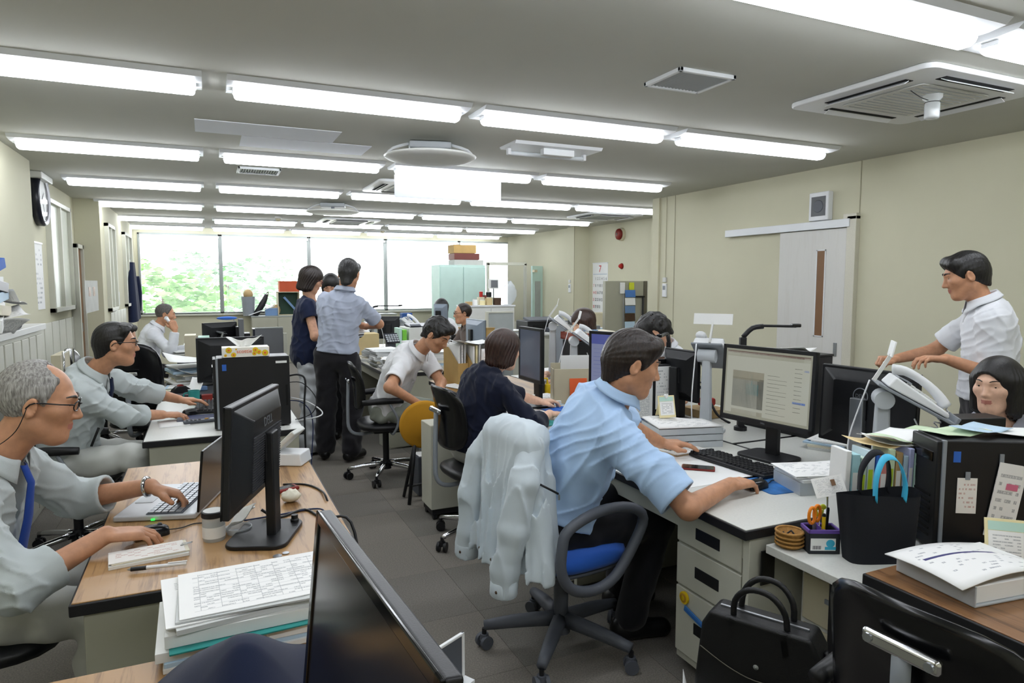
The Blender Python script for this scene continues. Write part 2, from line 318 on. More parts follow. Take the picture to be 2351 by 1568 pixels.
wood('wood_brown', '#9c7435', '#6e4d20', 1.0); mat('c_dusty_blue2', '#3f7cc0', .5); mat('c_tan2', '#b99a4e', .5); mat('c_navy2', '#22385c', .5); mat('c_paleyellow', '#efe3b2', .6); mat('c_aqua', '#a9d6de', .4); mat('c_clear_green', '#cfe6d6', .35); mat('c_clear', '#d3e2ea', .3); mat('c_lav', '#bcc3ec', .5); mat('c_cyan2', '#3eb6dd', .55); mat('c_charcoal', '#2c3036', .6); mat('c_scissor', '#f08a1c', .4); mat('c_lime2', '#d9df3a', .5); mat('c_cream', '#d6d2bc', .45); mat('c_stitch', '#6b675c', .7); mat('c_kraftpale', '#e6cf9d', .7)
mat('leather', '#0e0f11', .42, var=.15, bump=.35, bscale=260); mat('bag_black', '#10141b', .8, var=.1, bump=.2, bscale=500); screen_mat('screen_dim2', '#4b5362', '#59626f', .55, 2.0)
cloth('trousers_sage', '#9ba196')
m_ = bpy.data.materials.new('stripes'); m_.use_nodes = True; t_ = NT(m_); sp_ = t_.node('ShaderNodeSeparateXYZ'); t_.put(sp_.inputs[0], t_.coord()); t_.put(t_.n['Principled BSDF'].inputs['Base Color'], t_.mix(t_.math('GREATER_THAN', t_.math('FRACT', t_.math('MULTIPLY', sp_.outputs[2], 40.0)), .5), lin('#e8e8ea'), lin('#17181f'))); t_.n['Principled BSDF'].inputs['Roughness'].default_value = .85; MATS['stripes'] = m_
mat('c_green3', '#7ac943', .5); mat('locker_green', '#bfd9d0', .45, var=.03); mat('c_dusty_grey', '#7d8894', .4); mat('c_dusty_grey2', '#a7adab', .6); mat('c_navy3', '#24508f', .5); mat('c_dark_red2', '#6d3a33', .6); mat('c_dusty_blue3', '#4f7fc4', .5)
mat('c_seam', '#9aa6ae', .8)
# ------------------------------------------------------------------ smooth bodies: distance fields -> one continuous surface
def mesh_sdf(f, lo, hi, h, lev=4, pad=.012, g=1.0):
    lo = np.array(lo, np.float32) - 2 * h; hi = np.array(hi, np.float32) + 2 * h
    s = h * 2 ** lev; n = np.ceil((hi - lo) / s).astype(int)
    c = np.stack(np.meshgrid(*[np.arange(k) for k in n], indexing='ij'), -1).reshape(-1, 3)
    off8 = np.array([[i, j, k] for i in (0, 1) for j in (0, 1) for k in (0, 1)])
    for l in range(lev, -1, -1):
        s = h * 2 ** l
        d = f((lo + (c + .5) * s).astype(np.float32))
        c = c[np.abs(d) < .9 * s * (1.5 if l > 1 else 1.15) * g + (pad if l > 1 else .3 * h)]
        if l: c = (c[:, None, :] * 2 + off8[None]).reshape(-1, 3)
    if len(c) == 0: return np.zeros((0, 3)), np.zeros((0, 4), int)
    S = int(c.max()) + 3
    def key(a): return (a[..., 0].astype(np.int64) * S + a[..., 1]) * S + a[..., 2]
    cor = c[:, None, :] + off8[None]; kk = key(cor); uk, inv = np.unique(kk.ravel(), return_inverse=True)
    up_ = np.stack([uk // (S * S), (uk // S) % S, uk % S], -1)
    val = f((lo + up_ * h).astype(np.float32))[inv].reshape(-1, 8)
    neg = val < 0; act = neg.any(1) & ~neg.all(1); c = c[act]; val = val[act]; neg = neg[act]
    V = np.zeros((len(c), 3)); cnt = np.zeros(len(c))
    E8 = [(a, b) for a in range(8) for b in range(a + 1, 8) if np.abs(off8[a] - off8[b]).sum() == 1]
    for a, b in E8:
        m = neg[:, a] != neg[:, b]; t = val[m, a] / (val[m, a] - val[m, b])
        V[m] += off8[a] + t[:, None] * (off8[b] - off8[a]); cnt[m] += 1
    V = lo + (c + V / cnt[:, None]) * h
    ck = key(c); o = np.argsort(ck); sk = ck[o]; Q = []
    for ax in range(3):
        u = np.eye(3, dtype=int)[(ax + 1) % 3]; v = np.eye(3, dtype=int)[(ax + 2) % 3]
        b8 = {0: 4, 1: 2, 2: 1}[ax]; m = np.where(neg[:, 0] != neg[:, b8])[0]; base = c[m]
        ids = []; ok = np.ones(len(m), bool)
        for dlt in (np.zeros(3, int), -u, -u - v, -v):
            q = base + dlt; ok &= (q >= 0).all(1); k = key(np.maximum(q, 0)); p = np.searchsorted(sk, k); p = np.minimum(p, len(sk) - 1); ok &= sk[p] == k; ids.append(o[p])
        q = np.stack(ids, 1); fl = neg[m, 0]; q[~fl] = q[~fl][:, ::-1]; Q.append(q[ok])
    return V, np.concatenate(Q)
def smin(a, b, k): h = np.clip(.5 + .5 * (b - a) / k, 0, 1); return b + (a - b) * h - k * h * (1 - h)
def smax(a, b, k): return -smin(-a, -b, k)
def seg(P, a, b, r1, r2):
    a = np.asarray(a, np.float32); ba = np.asarray(b, np.float32) - a; pa = P - a; h = np.clip((pa @ ba) / max(float(ba @ ba), 1e-9), 0, 1)
    q = pa - h[:, None] * ba; return np.sqrt((q * q).sum(1)) - (r1 + (r2 - r1) * h)
def ell(P, c, r, R=None):
    q = P - np.asarray(c, np.float32)
    if R is not None: q = q @ np.asarray(R, np.float32).T
    r = np.asarray(r, np.float32); k0 = np.sqrt(((q / r) ** 2).sum(1)) + 1e-9; k1 = np.sqrt(((q / (r * r)) ** 2).sum(1)) + 1e-9; return k0 * (k0 - 1) / k1
def rbx(P, c, hs, r, R=None):
    q = P - np.asarray(c, np.float32)
    if R is not None: q = q @ np.asarray(R, np.float32).T
    q = np.abs(q) - np.asarray(hs, np.float32) + r; return np.sqrt((np.maximum(q, 0) ** 2).sum(1)) + np.minimum(q.max(1), 0) - r
def fnoise(P, seed, wl, n=5, st=1.0):
    g = np.random.RandomState(seed)
    if st != 1.0: P = P * np.array([1, 1, st], np.float32)
    q = P + .25 * wl * np.sin(P[:, [1, 2, 0]] * (2.2 / wl) + seed); o = np.zeros(len(P), np.float32)
    for i in range(n):
        k = g.randn(3); k /= np.linalg.norm(k); o += np.sin(q @ (k * 6.283 / (wl * g.uniform(.7, 1.5))).astype(np.float32) + g.uniform(0, 6.28))
    return o / n ** .5
def obj_from(name, V, Q, mats, parent, off, mi=None):
    me = bpy.data.meshes.new(name); V = np.asarray(V, np.float32) - np.asarray(off, np.float32)
    me.vertices.add(len(V)); me.vertices.foreach_set('co', V.astype(np.float32).ravel())
    me.loops.add(len(Q) * 4); me.loops.foreach_set('vertex_index', Q.astype(np.int32).ravel())
    me.polygons.add(len(Q)); me.polygons.foreach_set('loop_start', np.arange(0, len(Q) * 4, 4, dtype=np.int32))
    for q in (mats if isinstance(mats, (list, tuple)) else [mats]): me.materials.append(M(q) if isinstance(q, str) else q)
    if mi is not None: me.polygons.foreach_set('material_index', mi.astype(np.int32))
    me.update(); me.validate(); me.shade_smooth()
    o = bpy.data.objects.new(name, me); COL.objects.link(o); o.parent = parent; return o
def nrm(v): v = np.asarray(v, float); return v / (np.linalg.norm(v) + 1e-12)
def ik(a, c, l1, l2, pole):
    a = np.asarray(a, float); c = np.asarray(c, float); d = c - a; L = np.linalg.norm(d); Lc = min(L, (l1 + l2) * .998)
    x = (l1 * l1 - l2 * l2 + Lc * Lc) / (2 * Lc); y = math.sqrt(max(l1 * l1 - x * x, 1e-6)); u = d / L
    p = np.asarray(pole, float); p = p - u * (p @ u); return a + u * x + nrm(p) * y
CURL = dict(flat=(.22, .28, .18), mouse=(.38, .42, .28), type=(.55, .75, .4), grip=(1.1, 1.35, .8), relax=(.4, .55, .35), pinch=(.8, .9, .4))
def hand_prims(Wp, hd, pn, side, pose, s=1.0):
    hd = nrm(hd); pn = np.asarray(pn, float); pn = nrm(pn - hd * (pn @ hd)); th = np.cross(pn, hd) if side == 'L' else np.cross(hd, pn)
    out = []; Wp = np.asarray(Wp, float); R = np.stack([th, hd, pn])
    out.append(('b', Wp + hd * .052 * s + pn * .002, np.array([.039, .047, .0135]) * s, .0125 * s, R))
    out.append(('s', Wp + hd * .028 * s + th * .022 * s + pn * .008 * s, Wp + hd * .055 * s + th * .03 * s + pn * .006 * s, .016 * s, .013 * s))
    c1, c2, c3 = CURL[pose]
    for k, (o_, ln, r, bl) in enumerate(((.0285, .074, .0093, .094), (.0095, .082, .0095, .098), (-.0095, .076, .009, .094), (-.0275, .059, .008, .085))):
        sp = (o_ / .0285) * .12; q = Wp + hd * bl * s + th * o_ * s; ang = 0; m = 1.0 + (.12 * k if pose in ('mouse', 'relax', 'type') else 0)
        for cc, fr_ in ((c1, .45), (c2, .30), (c3, .25)):
            ang += cc * m; dr = nrm((hd * math.cos(sp) + th * math.sin(sp)) * math.cos(ang) + pn * math.sin(ang)); e = q + dr * ln * fr_ * s
            out.append(('f', q, e, r * s, (r - .0009) * s)); q = e; r -= .0009
    q = Wp + hd * .03 * s + th * .03 * s + pn * .008 * s; d1 = nrm(th * .65 + hd * .75 + pn * .25); e = q + d1 * .04 * s; out.append(('s', q, e, .0125 * s, .0105 * s))
    d2 = nrm(th * .2 + hd * .95 + pn * (.35 if pose != 'flat' else .1)); out.append(('s', e, e + d2 * .032 * s, .0105 * s, .0085 * s))
    return out
HAIRCUT = {}
def person(label, pel, fac, neck, head, hdir, arms, legs, top, bottom, shoe='shoe_black', hair=('short', 'hair_black'), skin='skin', s=1.0, h=.0045, roll=0.0, twist=0.0,
           hunch=.02, hs=1.0, glasses=None, shoulders=.158, girth=1.0, extra=None, face=True, legs_on=True, belt=None, sock=None):
    pel, neck, head = (np.asarray(q, float) for q in (pel, neck, head)); base = np.array([pel[0], pel[1], 0.0])
    root = thing('person', label, 'person', tuple(base))
    f = np.array([math.cos(fac), math.sin(fac), 0]); tz = nrm(neck - pel); lf = np.array([-f[1], f[0], 0]); lf = nrm(lf - tz * (lf @ tz)); ft = np.cross(lf, tz)
    lf2 = lf * math.cos(twist) + ft * math.sin(twist); ft2 = np.cross(lf2, tz); Lt = np.linalg.norm(neck - pel); R0 = np.stack([lf, ft, tz]); R1 = np.stack([lf2, ft2, tz])
    sc = neck - tz * .068 * s; J = {}
    for sd, sg in (('L', 1), ('R', -1)):
        a = arms[sd]; J['s' + sd] = np.asarray(a['sh'], float) if 'sh' in a else sc + lf2 * sg * shoulders * s - ft2 * .0
        wp = np.asarray(a['w'], float); pole = a.get('pole', (0, 0, -1)); kx = a.get('k', 1.0); l1, l2 = .285 * s * kx, .25 * s * kx
        el = ik(J['s' + sd], wp, l1, l2, pole); dmax = np.linalg.norm(wp - J['s' + sd])
        if dmax > .535 * s * kx: wp = J['s' + sd] + (wp - J['s' + sd]) * (.534 * s * kx / dmax)
        J['e' + sd] = el; J['w' + sd] = wp; J['hd' + sd] = nrm(a.get('hd', wp - el)); J['pn' + sd] = a.get('pn', (0, 0, -1)); J['po' + sd] = a.get('pose', 'relax')
        if legs_on:
            g_ = legs[sd]; hj = pel + lf * sg * .095 * s; an = np.asarray(g_['a'], float); J['h' + sd] = hj; J['k' + sd] = ik(hj, an, .42 * s, .41 * s, g_.get('pole', f)); J['a' + sd] = an; J['t' + sd] = nrm(g_.get('toe', f))
    # --- head frame
    hy = nrm(hdir); hx = np.cross(hy, [0, 0, 1.]); hx = nrm(hx); hz = np.cross(hx, hy); hx, hz = hx * math.cos(roll) + hz * math.sin(roll), hz * math.cos(roll) - hx * math.sin(roll)
    RH = np.stack([hx, hy, hz]).astype(np.float32); HS = 1.0 * hs * s; hc = head.astype(np.float32)
    def toh(P): return ((P - hc) @ RH.T) / HS
    def headf(P):
        q = toh(P); ax = np.abs(q[:, :1]); qa = np.concatenate([ax, q[:, 1:]], 1)
        d = ell(q, (0, -.012, .030), (.074, .093, .086)); d = smin(d, ell(q, (0, .024, -.034), (.058, .066, .082)), .03)
        d = smin(d, seg(qa, (.0, .066, -.095), (.012, .062, -.094), .02, .018), .03); d = smin(d, seg(qa, (.046, -.002, -.058), (.018, .05, -.09), .022, .018), .03)
        d = smin(d, ell(qa, (.04, .055, -.014), (.024, .024, .022)), .025)
        if face:
            d = smin(d, seg(qa, (0, .082, .027), (.036, .072, .026), .011, .010), .016)
            d = smax(d, -ell(qa, (.032, .094, .010), (.017, .014, .009)), .010)
            lid = np.maximum(ell(qa, (.032, .068, .0095), (.0145, .0145, .0145)), -(np.abs(q[:, 2] - .0075 + .1 * (ax[:, 0] - .03)) - .0028)); d = smin(d, lid, .004)
        nt = .098 if hair[0] == 'bob' else .104; d = smin(d, seg(q, (0, .082, .018), (0, nt, -.026), .007, .0095 if hair[0] == 'bob' else .011), .012); d = smin(d, ell(qa, (.010, nt - .011, -.030), (.008, .010, .007)), .008)
        if face:
            d = smin(d, seg(qa, (0, .088, -.053), (.017, .080, -.056), .0065, .004), .006); d = smin(d, seg(qa, (0, .086, -.064), (.015, .079, -.063), .0075, .005), .006)
            d = smax(d, -seg(qa, (0, .098, -.0585), (.021, .086, -.059), .0025, .0018), .004)
        e = ell(qa, (.078, -.008, -.004), (.009, .019, .031), rotm(0.15, 0, .35)); e = smax(e, -ell(qa, (.088, -.004, -.002), (.008, .011, .02)), .006); d = smin(d, e, .006)
        return d * HS
    nb = neck + tz * .0; nh = head + RH.T @ np.array([0, -.022, -.06]) * HS
    hands = {sd: hand_prims(J['w' + sd], J['hd' + sd], J['pn' + sd], sd, J['po' + sd], s * arms[sd].get('hs', 1.0)) for sd in 'LR' if arms[sd].get('hand', True)}
    def neckf(P): return seg(P, nb - tz * .02 + ft * .008, nh, .058 * s, .052 * s)
    def armf(P, sd): return smin(seg(P, J['s' + sd], J['e' + sd], .046 * s * girth ** .5, .039 * s), seg(P, J['e' + sd], J['w' + sd], .041 * s, .0265 * s), .02)
    def handf(P, sd):
        d = None; W0 = J['w' + sd]
        for p in hands[sd]:
            if p[0] == 'b': q = rbx(P, p[1], p[2], p[3], p[4])
            else: q = seg(P, p[1], p[2], p[3], p[4])
            d = q if d is None else smin(d, q, .004 if p[0] == 'f' else .012)
        return d
    def bodyf(P):
        d = smin(headf(P), neckf(P), .025)
        d = smin(d, seg(P, pel, neck - tz * .06 - ft * hunch * .6, .05 * s, .05 * s), .04); d = smin(d, seg(P, J['sL'], J['sR'], .04, .04), .03)
        for sd in 'LR':
            a = armf(P, sd)
            if sd in hands: a = smin(a, handf(P, sd), .016)
            d = smin(d, a, .012)
            if legs_on: d = smin(d, smin(seg(P, J['h' + sd], J['k' + sd], .06 * s, .045 * s), seg(P, J['k' + sd], J['a' + sd], .045 * s, .035 * s), .02), .02)
        return d
    fine = [(hc - .15 * HS, hc + .15 * HS)] + [(J['w' + sd] + J['hd' + sd] * .07 - .135 * s, J['w' + sd] + J['hd' + sd] * .07 + .135 * s) for sd in hands]
    pts = np.array([pel, neck, head + .13, head - .13] + [J[k] for k in J if k[0] in 'sewhka' and len(k) == 2]); lo, hi = pts.min(0) - .13, pts.max(0) + .13
    hc_ = max(h * 2.2, .009); V, Q = mesh_sdf(bodyf, lo, hi, hc_); cen = V[Q].mean(1); keep = np.ones(len(Q), bool)
    for a, b in fine: keep &= ~((cen > a + hc_ * .6) & (cen < b - hc_ * .6)).all(1)
    Vs, Qs = [V], [Q[keep]]; n0 = len(V)
    for a, b in fine:
        v, q = mesh_sdf(bodyf, a, b, h if a is fine[0][0] else min(h, .0038), 4); ce = v[q].mean(1); q = q[((ce > a) & (ce < b)).all(1)]
        Vs.append(v); Qs.append(q + n0); n0 += len(v)
    V = np.concatenate(Vs); Q = np.concatenate(Qs); used = np.unique(Q); rm = np.zeros(len(V), int); rm[used] = np.arange(len(used)); V = V[used]; Q = rm[Q]
    mi = None; mats = [skin]
    if face:
        ce = toh(V[Q].mean(1).astype(np.float32)); lip = (np.abs(ce[:, 0]) < .021) & (ce[:, 1] > .07) & (np.abs(ce[:, 2] + .0585) < .0105 - .2 * np.abs(ce[:, 0])) & (np.abs(ce[:, 0]) < .03); mi = lip.astype(int); mats = [skin, 'lips']
    obj_from('body', V, Q, mats, root, base, mi)
    def H3(x, y, z): return head + RH.T.astype(float) @ (np.array([x, y, z]) * HS)
    if face:
        eb = .6 if hair[0] == 'bob' else 1.0
        for sg in (-1, 1):
            e = MB(); e.ball(H3(sg * .032, .0685, .0095), .0128 * HS, 12); ey = e.build('eye', 'eye_white', root, 3.2, off=base)
            e = MB(); dv = H3(sg * .032, .0815, .0075) - H3(sg * .032, .0685, .0095); e.ball(H3(sg * .032, .0785, .0080), np.array([.0055, .0055, .0032]) * HS, 10, frame(dv).T); e.build('iris', 'iris', ey, 3.2, off=base)
            e = MB(); e.tube([H3(sg * .014, .092, .030), H3(sg * .03, .088, .036), H3(sg * .05, .070, .032)], [.0028 * eb, .0038 * eb, .0015 * eb], 6, sm=3); e.build('eyebrow', hair[1] if hair[0] != 'grey' else 'hair_greydark', root, 3.2, off=base)
    # --- hair
    st = hair[0]; hp = hair[2] if len(hair) > 2 else {}
    def hairf(P):
        q = toh(P); ax = np.abs(q[:, :1]); qa = np.concatenate([ax, q[:, 1:]], 1); x, y, z = q[:, 0], q[:, 1], q[:, 2]
        th = np.arctan2(x, z + .02)
        strand = .0007 * np.sin(30 * th + 5 * np.sin(14 * y)) + .0008 * np.sin(np.arctan2(x, y) * 34 + z * 30)
        if st in ('short', 'buzz', 'grey', 'spiky'):
            t = {'short': .013, 'buzz': .004, 'grey': .006, 'spiky': .015}[st] + hp.get('t', 0)
            d = ell(q, (0, -.013, .031), (.074 + t * .8, .093 + t, .086 + t * 1.1)); ky, kz = hp.get('line', (.078, .066))
            d = smin(d, seg(qa, (.045, .045, .075), (.0, .06, .085), .03 + t * .5, .03 + t * .5), .02) if st in ('short', 'spiky') else d
            if st in ('short', 'spiky'): d = smin(d, seg(q, (0, -.055, -.01), (0, -.050, -.085), .052 + t * .4, .046), .03)
            a = np.array([ky, kz]); b = np.array([.016, -.03]); nn = np.array([(a - b)[1], -(a - b)[0]]); nn /= np.linalg.norm(nn)
            d = smax(d, (y - a[0]) * nn[0] + (z - a[1]) * nn[1], .012)
            a = np.array([.02, -.022]); b = np.array([-.09, -.085 + hp.get('nape', 0)]); nn = np.array([-(b - a)[1], (b - a)[0]]); nn /= np.linalg.norm(nn); nn = nn if nn[1] < 0 else -nn
            d = smax(d, (y - a[0]) * nn[0] + (z - a[1]) * nn[1], .014); d = smax(d, -ell(qa, (.084, .0, -.012), (.022, .022, .034)), .01)
            if st == 'spiky': d = d - .003 + .0035 * fnoise(q, 3, .04)
            if 'bald' in hp: d = smax(d, -ell(q, hp['bald'][0], hp['bald'][1]), .012)
        else:
            L = hp.get('len', .125)
            d = ell(q, (0, -.014, .034), (.090, .108, .098)); d = smin(d, seg(qa, (.045, -.03, .02), (.058, -.022, -L + .04), .052, .036), .035); d = smin(d, seg(q, (0, -.06, .02), (0, -.055, -L + .04), .06, .055), .04)
            d = smin(d, seg(qa, (.066, .022, .03), (.072, .022, -L + .05), .026, .02), .025)
            d = smax(d, -L - z + .05 * np.sin(0 * z), .012)
            d = smax(d, -smin(ell(q, (hp.get('part', 0), .105, -.045), (hp.get('ow', .062), .088, hp.get('open', .088))), ell(q, (0, .10, -.13), (.06, .085, .06)), .03), .012); d = smax(d, -seg(q, (0, -.01, -.05), (0, -.0, -.2), .05, .045), .012)
            strand = .0035 * np.sin(np.arctan2(x, y + .01) * 30 + 4 * np.sin(z * 18)) * np.clip((.10 - z) / .06, .0, 1) * np.clip((.06 - y) / .05, .15, 1)
        return (d + strand) * HS
    hb = .20 * HS; V, Q = mesh_sdf(hairf, hc - hb, hc + hb, max(h, .0042)); obj_from('hair', V, Q, hair[1], root, base)
    # --- top
    tk = top; inf = tk.get('inf', .010); sl = tk.get('sleeve', .72); hem = tk.get('hem', .04); fold = tk.get('fold', .004); wl = tk.get('wl', .09); th_ = tk.get('mat')
    ch = pel + tz * Lt * .68 - ft2 * hunch * s; be = pel + tz * Lt * .32 - ft * hunch * .5 * s; g = girth
    def torso(P):
        d = ell(P, ch, np.array([.158 * s, .108 * s * g, .19 * s]), R1); d = smin(d, ell(P, be, np.array([.142 * g * s, .108 * s * g, .19 * s]), R0), .06)
        d = smin(d, ell(P, pel + tz * .02, np.array([.16 * g * s, .118 * s * g, .13 * s]), R0), .06)
        d = smin(d, seg(P, J['sL'] - tz * .012 + (sc - J['sL']) * .12, J['sR'] - tz * .012 + (sc - J['sR']) * .12, .053 * s, .053 * s), .06); d = smin(d, seg(P, neck - tz * .03 - ft2 * .012, neck - tz * .015 - ft2 * .005, .054 * s, .048 * s), .05); return d
    def topf(P):
        d = torso(P) - inf; damp = np.ones(len(P), np.float32); cav = None; zz = (P - pel.astype(np.float32)) @ tz.astype(np.float32)
        if tk.get('flare'): d = d - tk['flare'] * np.clip((.32 - zz) / .4, 0, 1)
        for sd in 'LR':
            a, b, c = J['s' + sd], J['e' + sd], J['w' + sd]; sr = tk.get('sr', .058) * s
            if sl <= 1.0:
                e = a + (b - a) * sl; u = nrm(b - a); q = seg(P, a, e + u * .05, sr * .90, sr * tk.get('sf', 1.0)); cut = (P - e.astype(np.float32)) @ u.astype(np.float32)
            else:
                k = sl - 1.0; e = b + (c - b) * k; u = nrm(c - b); q = smin(seg(P, a, b, sr * .92, sr * .96), seg(P, b, e + u * .05, sr * .94, sr * tk.get('sf', .8)), .03); cut = (P - e.astype(np.float32)) @ u.astype(np.float32)
                cut = np.where(np.sqrt(((P - e.astype(np.float32)) ** 2).sum(1)) < .14, cut, -1.0)
            q = smax(q, cut, .006); rf_ = sr * tk.get('sf', 1.0 if sl <= 1 else .8); inner = seg(P, e - u * .012, e + u * .1, rf_ - .016, rf_ - .014); cav = inner if cav is None else np.minimum(cav, inner); d = smin(d, q, .045)
            damp = np.minimum(damp, np.clip(np.sqrt(((P - e.astype(np.float32)) ** 2).sum(1)) / .09 - .6, .15, 1))
        sd_ = tk.get('seed', 1); nz = fnoise(P, sd_, wl, 4, .45); r1_ = np.clip(1 - 1.15 * np.abs(fnoise(P, sd_ + 9, wl * 1.7, 3, .75)), 0, 1) ** 2; r2_ = np.clip(1 - 1.2 * np.abs(fnoise(P, sd_ + 17, wl * 1.3, 3, 1.3)), 0, 1) ** 2; d = d + damp * fold * (.7 * nz - 1.25 * r1_ - .9 * r2_ + .6)
        d = smax(d, -cav, .004)
        d = smax(d, hem - zz + tk.get('wave', .0) * np.sin(40 * P[:, 0]), .012); nk = seg(P, neck - tz * .0 + ft * .012, neck + tz * .12 + ft * .05, tk.get('neck', .060) * s, tk.get('neck', .060) * s + .02); d = smax(d, -nk, .008)
        if tk.get('open'):
            o_ = tk['open']; q = (P - (neck + ft * .10).astype(np.float32)); xl = np.abs(q @ lf.astype(np.float32)); zl = q @ tz.astype(np.float32); yl = q @ ft.astype(np.float32)
            d = smax(d, -np.maximum(np.maximum(xl - np.clip(.012 + (zl + o_) * .30, .0, .07), -yl - .09), -(zl + o_)), .006)
        return d
    pts = np.array([pel, neck] + [J[k + sd] for k in ('s', 'e') for sd in 'LR'] + ([J['wL'], J['wR']] if sl > 1 else [])); lo, hi = pts.min(0) - .2, pts.max(0) + .2
    V, Q = mesh_sdf(topf, lo, hi, tk.get('h', max(h * 1.3, .0056)), g=1.9); V0 = V
    shirt = obj_from(tk.get('name', 'shirt'), V, Q, tk['mat'], root, base)
    if tk.get('collar'):
        cm = tk.get('collar_mat', tk['mat']); cb = neck + nrm(nh - nb) * tk.get('lift', .026) + ft * .002; gap = tk.get('gap', .35); c_ = MB(); up_c = nrm(nrm(nh - nb) + tz)
        cx = lf; cy = nrm(ft - up_c * (ft @ up_c)); rr = tk.get('cr', .069) * s
        def cf(u, v):
            a = gap + (2 * math.pi - 2 * gap) * u; fr = abs(u - .5) * 2; dirv = cy * math.cos(a) + cx * math.sin(a) * .94
            if v < .45: t = v / .45; r = rr + .003 - .003 * t; z = -.02 + .062 * t * (1 - .35 * fr)
            else: t = (v - .45) / .55; r = rr + .001 + (.020 + .012 * fr) * t; z = .062 * (1 - .35 * fr) - .02 - (.038 + .03 * max(0, fr - .7) / .3) * t
            return cb + dirv * r + up_c * z
        c_.grid(cf, 30, 8, .0025); c_.build('collar', cm, shirt, 3.2, off=base)
    # --- trousers and shoes
    if legs_on:
        def trf(P):
            d = np.minimum(ell(P, pel + np.array([0, 0, .01]), np.array([.155 * g, .115 * g, .12]) * s, R0), ell(P, pel + tz * .05, np.array([.145 * g, .11 * g, .11]) * s, R0)); br = bottom.get('leg', (.088, .066, .058))
            for sd in 'LR': d = smin(d, smin(seg(P, J['h' + sd], J['k' + sd], br[0] * s * g ** .5, br[1] * s), seg(P, J['k' + sd], J['a' + sd] + np.array([0, 0, .02]), br[1] * s, br[2] * s), .03), .035)
            d = d + bottom.get('fold', .003) * fnoise(P, 21, .1); zz = (P - pel.astype(np.float32)) @ tz.astype(np.float32)
            fwd_ = (P - pel.astype(np.float32)) @ f.astype(np.float32); d = smax(d, zz - bottom.get('waist', .075) - np.clip(fwd_ - .0, 0, 1) * 1.6, .01); lowz = min(J['aL'][2], J['aR'][2]); d = np.maximum(d, lowz + bottom.get('cut', -.045) - P[:, 2]); return d
        pts = np.array([pel] + [J[k + sd] for k in 'hka' for sd in 'LR']); V, Q = mesh_sdf(trf, pts.min(0) - .17, pts.max(0) + .17, max(h * 1.7, .008)); tr = obj_from(bottom.get('name', 'trousers'), V, Q, bottom['mat'], root, base)
        if belt:
            b_ = MB(); c0 = pel + tz * (bottom.get('waist', .075) - .012); b_.tube([c0 + (lf * math.cos(a) * .148 * g + ft * math.sin(a) * .117 * g) * s for a in np.linspace(0, 2 * math.pi, 28, endpoint=False)], .011, 6, closed=True, flat=.5); b_.build('belt', belt, root, 3.2, off=base)
        for sd in 'LR':
            an = J['a' + sd]; t = J['t' + sd]; fl = an + np.array([0, 0, -.062]) * s; R = np.stack([np.cross(t, [0, 0, 1.]), t, [0, 0, 1.]])
            def shf(P):
                q = (P - fl.astype(np.float32)) @ R.T.astype(np.float32) / s; d = seg(q, (0, -.045, .028), (0, .135, .022), .04, .038); d = smin(d, ell(q, (0, .0, .045), (.043, .07, .045)), .03)
                d = np.maximum(d, -q[:, 2] - .006); d = np.maximum(d, np.abs(q[:, 0]) - .046); d = smax(d, -seg(q, (0, -.012, .07), (0, .03, .14), .03, .04), .008); return d * s
            V, Q = mesh_sdf(shf, fl - .24 * s, fl + .24 * s, .008); so = obj_from('shoe', V, Q, shoe, root, base)
            if sock: b_ = MB(); b_.cyl(fl + np.array([0, 0, .04]), an + np.array([0, 0, .07]), .034 * s, .038 * s); b_.build('sock', sock, root, 3.2, off=base)
    if glasses:
        gm = glasses; g_ = MB()
        for sg in (-1, 1):
            ring = [H3(sg * .032 + .023 * math.cos(a) * (1 + .0), .099 - .006 * abs(math.cos(a)) * (sg * math.cos(a) > 0), .008 + .0145 * math.sin(a)) for a in np.linspace(0, 2 * math.pi, 18, endpoint=False)]
            g_.tube(ring, .0020 * HS, 6, closed=True); g_.tube([H3(sg * .054, .094, .014), H3(sg * .079, .06, .015), H3(sg * .083, .0, .012), H3(sg * .082, -.018, -.006)], .0022 * HS, 6, sm=3)
        g_.tube([H3(-.01, .103, .012), H3(0, .106, .014), H3(.01, .103, .012)], .0020 * HS, 6); go = g_.build('glasses', gm, root, 3.2, off=base)
        for sg in (-1, 1):
            l_ = MB(); l_.lathe([(.0, .0), (.022, 0)], c=H3(sg * .032, .099, .008), n=18, R=np.stack([hx, hz * .65, hy]).T * HS, cap=False); l_.build('lens', 'lens', go, 3.2, off=base)
    root['_'] = 0; del root['_']
    J.update(root=root, base=base, H3=H3, neck=neck, tz=tz, ft=ft, lf=lf, pel=pel, nh=nh, shirt=shirt, V=V0, R1=R1, topf=topf); return J
def arm(w, pole=(0, 0, -1), **k): return dict(w=w, pole=pole, **k)
# ================================================================== THE SETTING
XL, XR, XR2, YB, YF, YC, ZC = -1.42, 5.0, 6.4, -1.6, 13.85, 6.8, 2.53
b = MB(); b.span((XL - .1, YB - .1, -.1), (XR2 + .1, YF + .1, -.006)); floor = struct(b.build('floor', 'carpet0'))
tile = None; k = 0
for i in range(13):
    for j in range(19):
        x, y = -1.4 + .5 * i, -.2 + .5 * j
        if x > 4.6: continue
        if tile is None:
            b = MB(); b.box((.25, .25, -.003), (.499, .499, .006)); tile = o = b.build('carpet_tile', 'carpet0', floor, bevel=.0008, seg=1); o.data.materials.clear(); o.data.materials.append(M('carpet0'))
        else: o = tile.copy(); COL.objects.link(o); o.parent = floor
        o.location = (x, y, 0); o.material_slots[0].link = 'OBJECT'; o.material_slots[0].material = M('carpet%d' % ((i * 2 + j * 3 + rnd.choice((0, 0, 1))) % 3)); k += 1
